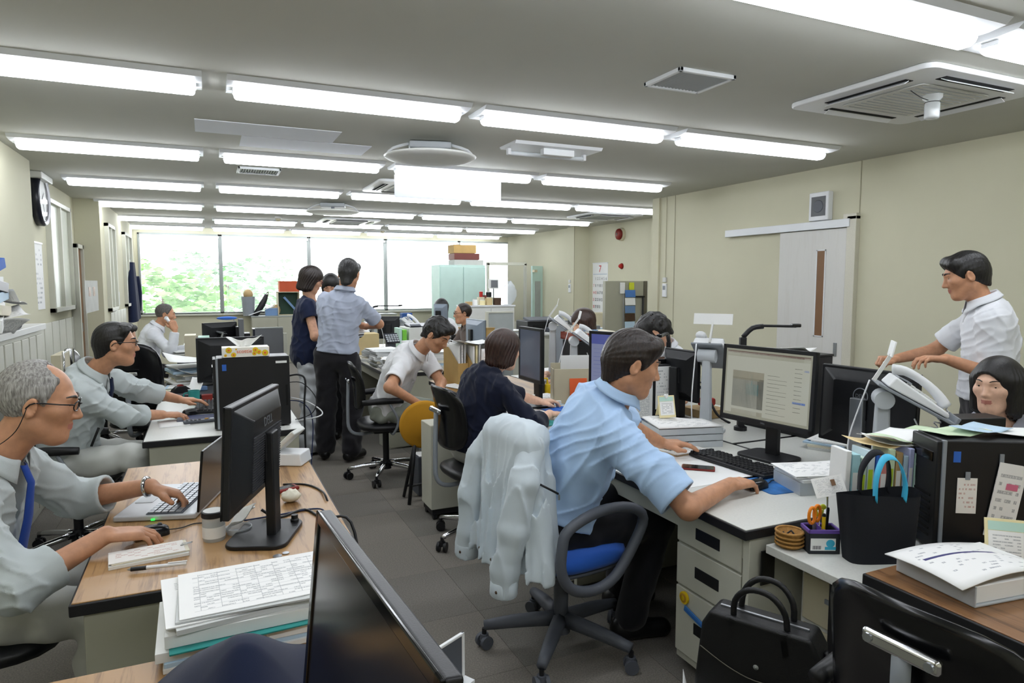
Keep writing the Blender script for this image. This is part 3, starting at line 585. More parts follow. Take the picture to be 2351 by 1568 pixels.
b = MB(); b.span((XL - .1, YB - .1, ZC), (XR2 + .1, YF + .1, ZC + .1)); ceiling = struct(b.build('ceiling', 'ceil_paint'))
b = MB(); b.span((XL - .1, YB - .1, 0), (XL, YF + .1, ZC)); wall_left = struct(b.build('wall_left', 'wall_paint'))
b = MB(); b.span((XR, YB - .1, 0), (XR2 + .1, YC, ZC)); b.span((XR2, YC, 0), (XR2 + .1, YF + .1, ZC)); wall_right = struct(b.build('wall_right', 'wall_paint'))
b = MB(); b.span((XL, YB - .1, 0), (XR, YB, ZC)); struct(b.build('wall_back', 'wall_paint'))
b = MB(); b.span((6.18, 10.95, 0), (XR2, YF, ZC)); b.span((6.1, 10.7, 0), (XR2, 10.97, ZC)); struct(b.build('wall_pillar', 'wall_paint'))
for i, (x0, y0, y1) in enumerate(((-1.30, 4.6, 6.85), (-1.15, 9.62, 9.95), (-1.15, 11.6, 11.9))):
    b = MB(); b.span((XL, y0, 0), (x0, y1, ZC)); struct(b.build('wall_pilaster', 'wall_paint'))
# right wall seams, corner trim
for i, (y, x) in enumerate(((3.98, XR), (6.42, XR), (2.2, XR))):
    b = MB(); b.box((x - .002, y, 1.3), (.006, .006, 2.46)); struct(b.build('trim_%d' % (i + 1), 'seam'))
b = MB(); b.span((4.978, 6.70, 0), (5.03, 6.83, ZC)); struct(b.build('trim_4', 'wall_paint'))
b = MB(); b.cyl((6.09, 10.69, 0), (6.09, 10.69, ZC), .006, n=6); struct(b.build('trim_5', 'seam'))
# far wall with its band of windows
b = MB(); SILL, WT = .94, 2.42
b.span((XL, YF, 0), (XR2, YF + .12, SILL)); b.span((XL, YF, WT), (XR2, YF + .12, ZC)); b.span((XL, YF, SILL), (-1.09, YF + .12, WT)); struct(b.build('wall_far', 'wall_paint'))
xs = [-1.09, .27, 1.88, 3.41, 5.02, 6.30]
for i in range(5):
    w = thing('window_%d' % (i + 1), None, None, (xs[i], YF, SILL)); w['kind'] = 'structure'; wd_ = xs[i + 1] - xs[i]
    b = MB(); t_ = .035
    for a, c in (((0, -.02, 0), (wd_, .06, t_)), ((0, -.02, WT - SILL - t_), (wd_, .06, WT - SILL)), ((0, -.02, 0), (t_, .06, WT - SILL)), ((wd_ - t_, -.02, 0), (wd_, .06, WT - SILL))): b.span(a, c)
    b.build('window_frame', 'steel_grey', w, bevel=.004)
    b = MB(); b.box((wd_ / 2, .03, (WT - SILL) / 2), (wd_ - .06, .004, WT - SILL - .06)); b.build('pane', 'glass', w)
    b = MB(); b.span((.0, -.08, -.03), (wd_, .0, .0)); b.build('window_sill', 'steel_light', w, bevel=.004)
    if i < 2:
        b = MB(); n = 58
        for q in range(n): b.box((wd_ / 2 + .02, -.045, .03 + (1.38 if i == 0 else 1.36) * q / n), (wd_ - .12, .019, .0012), rotm(.28, 0, 0))
        o = b.build('blind_slats', 'white_metal', w); o['kind'] = 'stuff'
        for xx in (.1, wd_ - .1): b = MB(); b.cyl((xx, -.05, .02), (xx, -.05, 1.42), .0018, n=5); b.build('blind_cord', 'white_plastic', w)
        b = MB(); b.span((.04, -.065, 1.40), (wd_ - .02, -.025, 1.445)); b.build('blind_headrail', 'white_metal', w, bevel=.004)
    elif i in (2, 3):
        b = MB(); b.span((.02, -.065, 1.40), (wd_ - .02, -.025, 1.445)); b.build('blind_headrail', 'white_metal', w, bevel=.004)
        for xx in (wd_ - .06, wd_ - .10): b = MB(); b.cyl((xx, -.05, .02), (xx, -.05, 1.42), .002, n=5); b.build('blind_cord', 'white_plastic', w)
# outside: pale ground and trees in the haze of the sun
b = MB(); b.box((4, 40, -4.2), (120, 50, .1)); struct(b.build('ground_outside', 'ground'))
def tree(i, x, y, z0, ht, rad, m, label):
    t = thing('tree', label, 'tree', (x, y, z0), group='trees outside the far window'); b = MB(); b.tube([(0, 0, 0), (.1, 0, ht * .4), (0, .1, ht * .75)], [.22, .16, .06], 8); b.build('trunk', 'bark', t, 3.2)
    g = np.random.RandomState(50 + i); b = MB()
    for q in range(1500):
        d = g.randn(3); d /= np.linalg.norm(d); r = rad * g.uniform(.55, 1.0) * (1 + .25 * math.sin(5 * d[0] + 3 * d[2] + i)); c = np.array([0, 0, ht * .62]) + d * r * np.array([1, 1, .85]); R = frame(g.randn(3)); s_ = g.uniform(.12, .3)
        b._add([c + s_ * R[0], c + s_ * .5 * R[1], c - s_ * R[0], c - s_ * .5 * R[1]], [(0, 1, 2, 3)])
    o = b.build('foliage', m, t); o['kind'] = 'stuff'
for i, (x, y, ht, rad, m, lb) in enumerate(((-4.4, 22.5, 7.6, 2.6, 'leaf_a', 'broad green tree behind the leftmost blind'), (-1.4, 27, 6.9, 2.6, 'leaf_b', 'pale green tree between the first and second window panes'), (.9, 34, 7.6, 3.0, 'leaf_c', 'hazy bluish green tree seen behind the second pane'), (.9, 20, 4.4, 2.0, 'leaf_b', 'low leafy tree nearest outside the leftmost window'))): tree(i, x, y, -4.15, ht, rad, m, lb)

# ================================================================== CEILING
cols = ((-1.18, 1.18), (.15, 1.24), (1.51, 1.31), (2.94, 1.38), (4.40, 1.40)); rows = (-.2, 1.78, 3.78, 5.79, 7.70, 9.70, 11.72, 13.45)
rown = ('behind', 'nearest', 'second', 'third', 'fourth', 'fifth', 'sixth', 'last'); coln = ('leftmost', 'second from the left', 'third from the left', 'fourth from the left', 'rightmost')
proto = None
for j, y in enumerate(rows):
    for i, (x0, L) in enumerate(cols):
        if i == 4 and j < 4: continue
        if proto is None:
            proto = t = thing('ceiling_light', '', 'ceiling light', group='fluorescent ceiling lights'); b = MB()
            b.prism([(-.15, 0), (.15, 0), (.125, -.022), (.06, -.030), (-.06, -.030), (-.125, -.022)], -.66, .66, R=np.array([[0, 0, 1.], [1, 0, 0], [0, 1, 0]])); b.build('base_plate', 'white_metal', t)
            b = MB(); pr = [(0.0, 0)] ; n = 10
            prof = [(-.048, -.030), (-.050, -.050), (-.042, -.070), (-.022, -.079), (.022, -.079), (.042, -.070), (.050, -.050), (.048, -.030)]
            b.prism(prof, -.625, .625, R=np.array([[0, 0, 1.], [1, 0, 0], [0, 1, 0]])); b.build('diffuser', 'lamp', t, bevel=.018, seg=3)
            for sx in (-1, 1): b = MB(); b.box((sx * .628, 0, -.040), (.008, .07, .02)); b.build('end_cap', 'white_plastic', t, bevel=.003)
        else: t = dup(proto)
        t.location = (x0 + L / 2, y, ZC); t.scale = (L / 1.28, 1, 1)
        t['label'] = ('lit fluorescent ceiling light, %s in the row %s' % (coln[i], {'behind': 'behind the camera', 'nearest': 'nearest overhead', 'last': 'closest to the far windows'}.get(rown[j], rown[j] + ' from the front')))
def cassette(cx, cy, w, d, label):
    t = thing('air_conditioner', label, 'air conditioner', (cx, cy, ZC)); b = MB()
    P = rrect(w, d, .06, 4); b.prism(P, -.028, 0); b.build('panel', 'white_plastic', t, bevel=.008)
    b = MB(); b.prism(rrect(w * .56, d * .56, .02, 3), -.036, -.028); b.build('intake_grille', 'offwhite', t, bevel=.004)
    for sx, sy in ((1, 0), (-1, 0), (0, 1), (0, -1)):
        b = MB(); b.box((sx * w * .385, sy * d * .385, -.0285), (.055 if sx else w * .56, .055 if sy else d * .56, .004)); b.build('air_slot', 'dark_slot', t)
        b = MB(); b.box((sx * w * .40, sy * d * .40, -.040), (.035 if sx else w * .55, .035 if sy else d * .55, .003), rotm(-.5 * sy, .5 * sx, 0)); b.build('louvre', 'white_plastic', t)
    for q in range(12): b = MB(); b.box((0, -d * .25 + d * .5 * q / 11, -.0372), (w * .5, .006, .003)); b.build('grille_slat', 'light_grey_plastic', t)
    return t
cassette(3.52, 2.50, .96, .84, 'large white ceiling air conditioner with a jar hanging below')
cassette(2.02, 6.98, .90, .86, 'ceiling air conditioner behind the hanging white board'); cassette(2.15, 11.2, .9, .86, 'distant ceiling air conditioner between two light rows'); cassette(5.5, 8.75, .9, .8, 'ceiling air conditioner in the recess beside the pillar')
# jar hung from the cassette
t = thing('glass_jar', 'clear glass jar hanging by wire under the air conditioner', 'jar', tuple(PX(2140, 250, 3.45) - Vector((0, 0, .05)))); b = MB(); b.lathe([(.0, 0), (.034, 0), (.036, .01), (.036, .075), (.028, .085), (.046, .10), (.048, .118)], n=20, cap=False); b.build('jar_body', 'clear_plastic', t, 3.2)
b = MB(); b.lathe([(.0, .003), (.031, .003), (.032, .045), (.0, .048)], n=18); b.build('white_granules', 'paper', t, 3.2)
zj = ZC - t.location.z - .03
b = MB(); b.tube([(-.035, 0, .09), (-.10, .0, .10), (-.16, .02, zj)], .0022, 6, sm=4); b.build('dark_wire', 'black_plastic', t, 3.2); b = MB(); b.tube([(.035, 0, .09), (.09, 0, .13), (.13, -.02, zj)], .002, 6, sm=4); b.build('white_wire', 'white_plastic', t, 3.2); b = MB(); b.tube([(.036 * math.cos(a), .036 * math.sin(a), .082) for a in np.linspace(0, 6.28, 14, endpoint=False)], .002, 5, closed=True); b.build('wire_loop', 'black_plastic', t, 3.2)
def vent(x0, x1, y0, y1, label):
    t = thing('ceiling_vent', label, 'vent', ((x0 + x1) / 2, (y0 + y1) / 2, ZC)); w, d = x1 - x0, y1 - y0; b = MB()
    for a, c in (((-w / 2, -d / 2), (w / 2, -d / 2 + .02)), ((-w / 2, d / 2 - .02), (w / 2, d / 2)), ((-w / 2, -d / 2), (-w / 2 + .02, d / 2)), ((w / 2 - .02, -d / 2), (w / 2, d / 2))): b.span(a + (-.02,), c + (0,))
    b.build('vent_frame', 'white_metal', t, bevel=.003); b = MB(); b.box((0, 0, -.002), (w - .03, d - .03, .004)); b.build('vent_back', 'mid_grey_plastic', t)
    n = max(5, int(w / .024))
    for q in range(n): b = MB(); b.box((-w / 2 + .02 + (w - .04) * (q + .5) / n, 0, -.011), (.011, d - .03, .003), rotm(0, .5, 0)); b.build('vent_slat', 'light_grey_plastic', t)
vent(2.06, 2.40, 2.63, 2.92, 'square slatted ceiling vent near the big air conditioner'); vent(.29, .65, 6.4, 6.7, 'small ceiling vent beside the second light column'); vent(.42, .78, 9.95, 10.2, 'far ceiling vent between the fifth and sixth light rows')
def wing(cx, cy, w, label):
    t = thing('ceiling_fan_deflector', label, 'fan', (cx, cy, ZC), -.25); b = MB()
    b.lathe([(.0, -.150), (.45, -.147), (.8, -.138), (.95, -.125), (1.0, -.112), (.97, -.108), (.6, -.12), (0, -.125)], n=48, sx=w / 2, sy=.33); b.build('wing', 'offwhite', t, 3.2)
    b = MB(); b.box((0, .06, -.03), (.3, .2, .05)); b.build('mount', 'light_grey_plastic', t, bevel=.01)
    for sx in (-1, 1): b = MB(); b.tube([(sx * .14, 0, -.02), (sx * w * .40, -.02, -.06), (sx * w * .485, 0, -.12)], .010, 6, sm=3); b.build('bracket', 'white_metal', t, 3.2)
    b = MB(); b.lathe([(.02, -.01), (.024, -.12)], n=12); b.build('hub', 'mid_grey_plastic', t, S30)
wing(1.50, 4.72, .66, 'large white wing shaped deflector on the ceiling beside the light'); wing(1.50, 8.80, .66, 'smaller looking white wing deflector further down the ceiling')
def detector(p, label, s_=1.0):
    t = thing('smoke_detector', label, 'detector', (p[0], p[1], ZC)); b = MB(); b.lathe([(.052 * s_, 0), (.052 * s_, -.02), (.04 * s_, -.03)], n=20); b.build('base', 'offwhite', t, S30); b = MB(); b.lathe([(.038 * s_, -.03), (.036 * s_, -.055), (.026 * s_, -.068), (0, -.072)], n=20); b.build('sensor_cap', 'c_beige', t, 3.2)
detector((1.52, 5.15), 'smoke detector just below the large ceiling deflector'); detector((1.05, 11.0), 'far smoke detector near the sixth light row'); detector((3.1, 12.8), 'distant smoke detector before the far windows')
# unlit fixture
t = thing('unlit_ceiling_fixture', 'unlit ceiling fixture with bare dark tube and white box', 'ceiling light', (2.40, 4.57, ZC)); b = MB(); b.prism([(-.15, 0), (.15, 0), (.13, -.02), (-.13, -.02)], -.36, .36, R=np.array([[0, 0, 1.], [1, 0, 0], [0, 1, 0]])); b.build('base_plate', 'white_metal', t)
b = MB(); b.box((.03, -.04, -.045), (.26, .06, .05)); b.build('ballast_box', 'white_plastic', t, bevel=.006); b = MB(); b.cyl((-.31, .07, -.05), (.31, .07, -.05), .016, n=14); b.build('tube', 'tube_dead', t, S30)
for sx in (-1, 1): b = MB(); b.box((sx * .32, .07, -.04), (.025, .04, .05)); b.build('tube_holder', 'white_plastic', t, bevel=.004)
# hanging reflector board, patches
p0, p1 = PY(905, 393, 5.70), PY(1150, 447, 5.70); t = thing('hanging_board', 'glowing white board hanging under the third ceiling light', 'board', ((p0.x + p1.x) / 2, 5.70, 2.43)); b = MB(); b.box((0, 0, -.09), (p1.x - p0.x, .006, .19)); b.build('board_sheet', 'board_glow', t, bevel=.001)
for sx in (-1, 1): b = MB(); b.cyl((sx * .4, 0, .0), (sx * .4, 0, .1), .0015, n=5); b.build('hanger', 'silver', t)
for i, (a, c) in enumerate((((-.03, 4.68), (.87, 5.06)), ((.26, 5.07), (1.16, 5.45)))):
    b = MB(); b.span((a[0] + .002, a[1] + .002, ZC - .004 - .001 * i), (c[0], c[1], ZC)); tag(b.build('ceiling_patch', 'ceil_patch'), ('pale rectangular ceiling patch nearer the front light row', 'second pale ceiling patch, offset toward the large deflector')[i], 'panel')
# ================================================================== RIGHT WALL
d = thing('door_1', None, None, (XR, 0, 0)); d['kind'] = 'structure'
b = MB(); b.span((-.035, 4.07, 0.005), (-.005, 4.80, 1.985)); dl = b.build('door_leaf', 'door_wood', d, bevel=.003)
b = MB(); b.span((-.038, 4.28, 1.05), (-.0345, 4.36, 1.80)); b.build('door_window', 'c_brown', dl, bevel=.002)
b = MB(); b.span((-.040, 4.27, 1.04), (-.034, 4.28, 1.81)); b.span((-.040, 4.36, 1.04), (-.034, 4.37, 1.81)); b.span((-.040, 4.27, 1.80), (-.034, 4.37, 1.81)); b.span((-.040, 4.27, 1.04), (-.034, 4.37, 1.05)); b.build('window_trim', 'white_plastic', dl)
b = MB(); b.span((-.042, 4.12, .88), (-.034, 4.155, 1.0)); b.build('door_pull', 'silver', dl, bevel=.004)
b = MB(); b.span((-.06, 4.03, 1.99), (-.0, 5.52, 2.06)); b.build('sliding_rail', 'white_metal', d, bevel=.004)
b = MB(); b.span((-.05, 3.97, 0), (0, 4.06, 2.08)); b.build('door_jamb', 'laminate_cream', d, bevel=.004); b = MB(); b.span((-.05, 3.97, 2.05), (0, 4.1, 2.1)); b.build('door_header', 'laminate_cream', d, bevel=.004)
b = MB(); b.span((4.985, -1.6, 0), (5.0, 3.96, .07)); struct(b.build('baseboard_right', 'edge_grey'))
t = thing('wall_speaker', 'square white wall speaker with grey grille above door', 'speaker', (4.97, 4.35, 2.19)); b = MB(); b.box((0, 0, 0), (.06, .21, .25)); b.build('case', 'white_plastic', t, bevel=.01); b = MB(); b.box((-.031, 0, 0), (.004, .15, .17)); b.build('grille', 'grey_felt', t); b = MB(); b.lathe([(.055, 0), (.05, .004)], c=(-.033, 0, 0), n=20, R=rotm(0, -math.pi / 2, 0)); b.build('speaker_cone', 'grey_plastic', t, S30)
def controller(x, y, z, label, w=.075, h_=.16):
    t = thing('wall_controller', label, 'control panel', (x, y, z)); b = MB(); b.box((-.01, 0, 0), (.02, w, h_)); b.build('case', 'white_plastic', t, bevel=.005); b = MB(); b.box((-.0208, 0, h_ * .18), (.002, w * .62, h_ * .3)); b.build('display', 'mid_grey_plastic', t); b = MB(); b.box((-.012, 0, h_ * .78), (.02, w * .8, h_ * .35)); b.build('switch_plate', 'offwhite', t, bevel=.003)
controller(XR, 6.58, 1.43, 'white climate control panel on wall near the corner'); controller(6.10, 10.85, 1.42, 'small white wall switch panel on the far pillar'); b = MB(); b.cyl((4.995, 6.58, 1.58), (4.995, 6.58, ZC), .005, n=6); tag(b.build('conduit', 'wall_paint'), 'thin cream conduit running up from the control panel', 'conduit')
p = PX(1428, 538, XR2); t = thing('fire_bell', 'red round fire bell high on the recessed wall', 'alarm', (XR2, p.y, p.z)); b = MB(); b.lathe([(.11, 0), (.11, .03), (.10, .05)], n=24, R=rotm(0, -math.pi / 2, 0)); b.build('back_plate', 'c_beige', t, S30); b = MB(); b.lathe([(.095, .05), (.09, .08), (.06, .10), (0, .108)], n=24, R=rotm(0, -math.pi / 2, 0)); b.build('bell_cup', 'c_dark_red', t, 3.2); b = MB(); b.lathe([(.02, .105), (0, .12)], n=12, R=rotm(0, -math.pi / 2, 0)); b.build('bolt', 'chrome', t)
p = PX(1428, 611, XR2); t = thing('alarm_lamp', 'small red conical alarm lamp below the fire bell', 'alarm', (XR2, p.y, p.z)); b = MB(); b.lathe([(.05, 0), (.05, .015)], n=20, R=rotm(0, -math.pi / 2, 0)); b.build('base', 'c_dark_red', t, S30); b = MB(); b.lathe([(.046, .015), (.03, .05), (.015, .065), (0, .068)], n=20, R=rotm(0, -math.pi / 2, 0)); b.build('lens_cap', 'c_red', t, 3.2)
# wall calendar, July
t = thing('wall_calendar', 'tall white wall calendar showing a red 7', 'calendar', (XR2 - .004, 10.29, 1.86)); b = MB(); b.box((0, 0, -.46), (.006, .50, .94)); b.build('page', 'paper', t); b = MB(); b.box((-.004, 0, .005), (.01, .50, .02)); b.build('binding_strip', 'white_metal', t)
RW = (math.pi / 2, 0, -math.pi / 2)
text('7', .17, 'red_print', t, (-.005, 0, -.10), RW)
b = MB(); b.box((-.0045, 0, -.19), (.001, .46, .006)); b.build('rule', 'c_dusty_blue', t)
for dnum in range(1, 32):
    q = dnum; r, c = q // 7, q % 7; text(str(dnum), .075, 'red_print' if (c == 0 or dnum == 15) else 'ink', t, (-.005, (.205 - .068 * c), -.27 - .125 * r), RW, 'day_number', sx=.72)
b = MB(); b.box((-.0045, 0, -.88), (.001, .42, .018)); b.build('caption_bar', 'c_dusty_blue', t)
# ================================================================== LEFT WALL
p = PX(100, 458, -1.36); t = thing('wall_clock', 'large dark framed round wall clock with glossy glass', 'clock', (XL, p.y, p.z)); RC = rotm(0, math.pi / 2, 0); b = MB(); b.lathe([(.20, 0), (.245, 0), (.25, .05), (.235, .075), (.205, .06)], n=40, R=RC, cap=False); b.build('rim', 'navy_metal', t, 3.2); b = MB(); b.lathe([(.0, .045), (.21, .045)], n=40, R=RC, cap=False); b.build('dial', 'paper', t); b = MB(); b.lathe([(0, .066), (.2, .062)], n=40, R=RC, cap=False); b.build('glass_cover', 'clear_gloss', t, 3.2)
for a, L, w_ in ((.9, .11, .012), (2.6, .16, .008)): b = MB(); b.box((.05, math.sin(a) * L / 2, math.cos(a) * L / 2), (.003, w_, L), rotm(-a, 0, 0)); b.build('clock_hand', 'black_plastic', t)
b = MB(); b.box((XL + .05, p.y, 2.5), (.1, .5, .06)); tag(b.build('wall_bracket', 'offwhite', bevel=.01), 'pale ceiling bracket above the wall clock', 'bracket')
def lwin(i, x, y0, y1, z0, z1):
    w = thing('window_%d' % i, None, None, (x, y0, z0)); w['kind'] = 'structure'; L, Hh = y1 - y0, z1 - z0; b = MB(); t_ = .045
    for a, c in (((-.01, 0, 0), (.05, L, t_)), ((-.01, 0, Hh - t_), (.05, L, Hh)), ((-.01, 0, 0), (.05, t_, Hh)), ((-.01, L - t_, 0), (.05, L, Hh)), ((-.01, L * .5 - .02, 0), (.045, L * .5 + .02, Hh))): b.span(a, c)
    b.build('window_frame', 'steel_light', w, bevel=.003)
    for q in range(2): b = MB(); b.box((.012, L * (.25 + .5 * q), Hh / 2), (.006, L * .5 - .04, Hh - .08)); b.build('pane', 'frosted', w)
for q in range(14):
    y_ = 6.9 + q * .36; x_ = XL if y_ < 9.1 else (-1.15 if y_ > 9.9 else None)
    if x_ is None: continue
    b = MB(); b.span((x_, y_, .02), (x_ + .015, y_ + .33, 1.13)); b.build('wall_panel', 'steel_light', wall_left, bevel=.004)
lwin(6, XL, 8.0, 9.15, 1.22, 2.36); lwin(7, -1.15, 9.98, 10.75, 1.15, 2.28); lwin(8, -1.15, 11.95, 13.0, 1.15, 2.30)
b = MB(); b.span((XL, 9.95, 0), (-1.15, 11.6, ZC)); struct(b.build('wall_pilaster', 'wall_paint')); b = MB(); b.span((XL, 11.9, 0), (-1.15, YF, ZC)); struct(b.build('wall_pilaster', 'wall_paint'))
b = MB(); b.span((XL, 9.2, 0), (XL + .06, 9.6, 1.92)); d = struct(b.build('door_2', 'c_brown', bevel=.004)); b = MB(); b.span((XL, 9.16, 0), (XL + .09, 9.22, 1.97)); b.span((XL, 9.56, 0), (XL + .09, 9.62, 1.97)); b.span((XL, 9.16, 1.92), (XL + .09, 9.62, 1.97)); b.build('door_frame', 'steel_light', d, bevel=.003)
b = MB(); b.box((XL + .075, 9.27, 1.0), (.03, .02, .1)); b.build('door_handle', 'silver', d)
t = thing('wall_poster', 'long pale paper notice hanging under the clock', 'poster', (XL + .004, 7.5, 1.28)); b = MB(); b.box((0, .0, .3), (.006, .5, .62)); b.build('sheet', 'page_sparse', t); b = MB(); b.box((.004, 0, .61), (.012, .5, .015)); b.build('holder_strip', 'white_metal', t)
t = thing('wall_notice', 'grey notice card with two small emblems by the brown door', 'poster', tuple(PX(210, 680, -1.14))); b = MB(); b.box((.004, 0, 0), (.006, .9, .34)); b.build('card', 'c_grey_felt2', t)
for q in (-.15, .15): b = MB(); b.box((.008, q, .05), (.002, .14, .1)); b.build('emblem', 'c_brown', t)
for i, (px, py0, py1, w_, m, lb) in enumerate(((258, 598, 640, .35, 'c_beige', 'cream sheet pinned high on the left pilaster'), (262, 640, 735, .5, 'page_text', 'printed green topped duty roster on the left pilaster'), (272, 670, 700, .25, 'paper_grey', 'small grey slip pinned beside the duty roster'))):
    a, c = PX(px, py0, -1.14), PX(px, py1, -1.14); b = MB(); b.box((-1.144, a.y, (a.z + c.z) / 2), (.006, w_, a.z - c.z)); tag(b.build('pinned_notice', m), lb, 'notice')
# ================================================================== FURNITURE BUILDERS
def desk(label, x0, x1, y0, y1, z=.70, top='laminate_white', edge='edge_black', body='steel_beige', front=-1, ped=None, back=True, name='desk', dw=.40, handles='black_plastic'):
    """front = side (-1: low x, +1: high x) where the user sits; ped = 'lo'/'hi' end of the drawer pedestal"""
    t = thing(name, label, 'desk', (x0, y0, 0)); w, L = x1 - x0, y1 - y0
    b = MB(); b.span((0, 0, z - .036), (w, L, z - .003)); b.build('edge_band', edge, t, bevel=.004); b = MB(); b.span((.006, .006, z - .006), (w - .006, L - .006, z)); b.build('desktop', top, t, bevel=.002)
    for k in (0, 1): y = .012 if k == 0 else L - .042; b = MB(); b.span((.03, y, 0.012), (w - .03, y + .03, z - .036)); b.build('side_panel', body, t, bevel=.003)
    if back: xb = w - .05 if front < 0 else .03; b = MB(); b.span((xb, .045, .08), (xb + .018, L - .045, z - .036)); b.build('modesty_panel', body, t)
    b = MB(); xf = .04 if front < 0 else w - .06; b.span((xf, .045, z - .12), (xf + .02, L - .045, z - .037)); b.build('apron', body, t)
    if ped:
        py0 = .045 if ped == 'lo' else L - .045 - dw; xa, xb = (.05, w - .08) if front < 0 else (.08, w - .05); b = MB(); b.span((xa, py0, .05), (xb, py0 + dw, z - .038)); pd = b.build('pedestal', body, t, bevel=.003)
        zz = z - .05
        for k, hh in enumerate((.13, .17, .27)):
            b = MB(); xx = xa - .014 if front < 0 else xb - .004; b.span((xx, py0 + .008, zz - hh + .006), (xx + .018, py0 + dw - .008, zz - .004)); dr = b.build('drawer', body, t, bevel=.003)
            b = MB(); hx = xx - .002 if front < 0 else xx + .016; b.span((hx, py0 + dw * .32, zz - hh * .5 - .022), (hx + .004, py0 + dw * .68, zz - hh * .5 + .022)); b.build('recessed_handle', handles, dr, bevel=.002); zz -= hh
    return t
def caster(b1, b2, x, y, r=.027):
    b1.box((x, y, .068), (.03, .03, .026)); 
    for s_ in (-1, 1): b2.cyl((x + s_ * .008 - .009, y + .0, r), (x + s_ * .008 + .009, y, r), r, n=14)
def star_base(t, mleg, mcast, a0=.3, R=.29, thick=.016, zt=.10, col=(.024, 'black_plastic'), zs=.40):
    b = MB(); b.cyl((0, 0, .07), (0, 0, .14), .04, .03, 16); b.cyl((0, 0, .12), (0, 0, zs), col[0], n=14); b.build('gas_column', col[1], t, S30)
    for k in range(5):
        a = a0 + k * 2 * math.pi / 5; c, s_ = math.cos(a), math.sin(a); b = MB(); b.tube([(.03 * c, .03 * s_, zt + .012), (R * .6 * c, R * .6 * s_, zt), (R * c, R * s_, zt - .018)], [thick * 1.25, thick * 1.1, thick * .8], 8, sm=2); lg = b.build('star_leg', mleg, t, 3.2)
        b1, b2 = MB(), MB(); b1.cyl((R * c, R * s_, .04), (R * c, R * s_, .085), .01, n=8); Rz = rotm(0, 0, a + .6)
        for q in (-1, 1): o_ = Rz @ np.array([0, q * .012, 0]); o2 = Rz @ np.array([0, q * .028, 0]); b2.cyl(np.array([R * c, R * s_, .029]) + o_, np.array([R * c, R * s_, .029]) + o2, .028, n=14)
        b2.cyl((R * c, R * s_, .035), (R * c, R * s_, .062), .02, .018, 10); b1.build('caster_stem', 'black_plastic', lg, S30); b2.build('caster', mcast, lg, S30)
def pad(b, w, d, h_, z, x=0.0, p=3.2, n=28, crown=.012):
    prof = [(.0, -h_ / 2), (.80, -h_ / 2), (.96, -h_ * .3), (1.0, 0), (.97, h_ * .3), (.85, h_ / 2), (.5, h_ / 2 + crown * .6), (.0, h_ / 2 + crown)]; P = []; m = len(prof)
    for (r, zz) in prof:
        for k in range(n):
            a = 2 * math.pi * k / n; c, s_ = math.cos(a), math.sin(a); q = (abs(c) ** p + abs(s_) ** p) ** (-1 / p); P.append((x + r * q * c * d / 2, r * q * s_ * w / 2, z + zz))
    b._add(P, [(i * n + k, i * n + (k + 1) % n, (i + 1) * n + (k + 1) % n, (i + 1) * n + k) for i in range(m - 1) for k in range(n)])
def back_shell(b, w, h_, zc, x, thick=.025, curve=.06, lean=.12, p=3.6):
    n, m = 36, 5; P = []
    def pt(r, a, off):
        c, s_ = math.cos(a), math.sin(a); q = (abs(c) ** p + abs(s_) ** p) ** (-1 / p); y, z = r * q * c * w / 2, r * q * s_ * h_ / 2; return (x - lean * z + curve * (y / (w / 2)) ** 2 * .9 - .02 * (z / (h_ / 2)) ** 2 + off, y, zc + z)
    rings = [(0.001, thick / 2), (.55, thick / 2), (.9, thick / 2), (1.0, thick * .15), (1.0, -thick * .15), (.9, -thick / 2), (.55, -thick / 2), (.001, -thick / 2)]
    for r, off in rings:
        for k in range(n): P.append(pt(r, 2 * math.pi * k / n, off))
    b._add(P, [(i * n + k, i * n + (k + 1) % n, (i + 1) * n + (k + 1) % n, (i + 1) * n + k) for i in range(len(rings) - 1) for k in range(n)])
def chair_steel(label, loc, rz, arms=True, a0=.3, sh=.43, leg='chrome', col='black_plastic', bz=.74, bw=.43, bh=.36, seatm='black_vinyl', bk=.04):
    t = thing('office_chair', label, 'chair', loc, rz); star_base(t, leg, 'black_plastic', a0, zs=sh - .04)
    b = MB(); pad(b, .46, .44, .06, sh); b.build('seat', seatm, t, 3.2); b = MB(); b.box((0, 0, sh - .05), (.2, .18, .03)); b.build('seat_plate', 'black_plastic', t, bevel=.006)
    b = MB(); back_shell(b, bw, bh, bz, -.235); b.build('backrest', 'black_gloss2', t, 3.2)
    b = MB(); b.box((-.275 - .12 * bk, 0, bz + bk), (.022, .15, .032)); br = b.build('back_bracket', 'chrome', t, bevel=.01, seg=3); b = MB()
    b.tube([(-.02, 0, sh - .055), (-.2, 0, sh - .075), (-.275, 0, sh - .03), (-.285, 0, sh + .1), (-.272 - .12 * bk, 0, bz + bk)], .013, 8, sm=4, flat=1.5); b.build('back_support', 'mid_grey_plastic', t, 3.2)
    for s_ in (-1, 1): b = MB(); b.cyl((-.29 - .12 * bk, s_ * .058, bz + bk), (-.282 - .12 * bk, s_ * .058, bz + bk), .009, n=10); b.build('bolt', 'silver', br, S30)
    if arms:
        for s_ in (-1, 1):
            b = MB(); b.tube([(-.2, s_ * .24, .635), (-.05, s_ * .255, .645), (.10, s_ * .25, .64)], [.02, .026, .02], 8, sm=3); ar = b.build('armrest', 'black_plastic', t, 3.2)
            b = MB(); b.tube([(.02, s_ * .12, sh - .05), (.03, s_ * .22, sh - .04), (0.06, s_ * .25, sh + .06), (0.0, s_ * .252, .62)], .010, 8, sm=4); b.build('arm_tube', 'mid_grey_plastic', ar, 3.2)
    return t
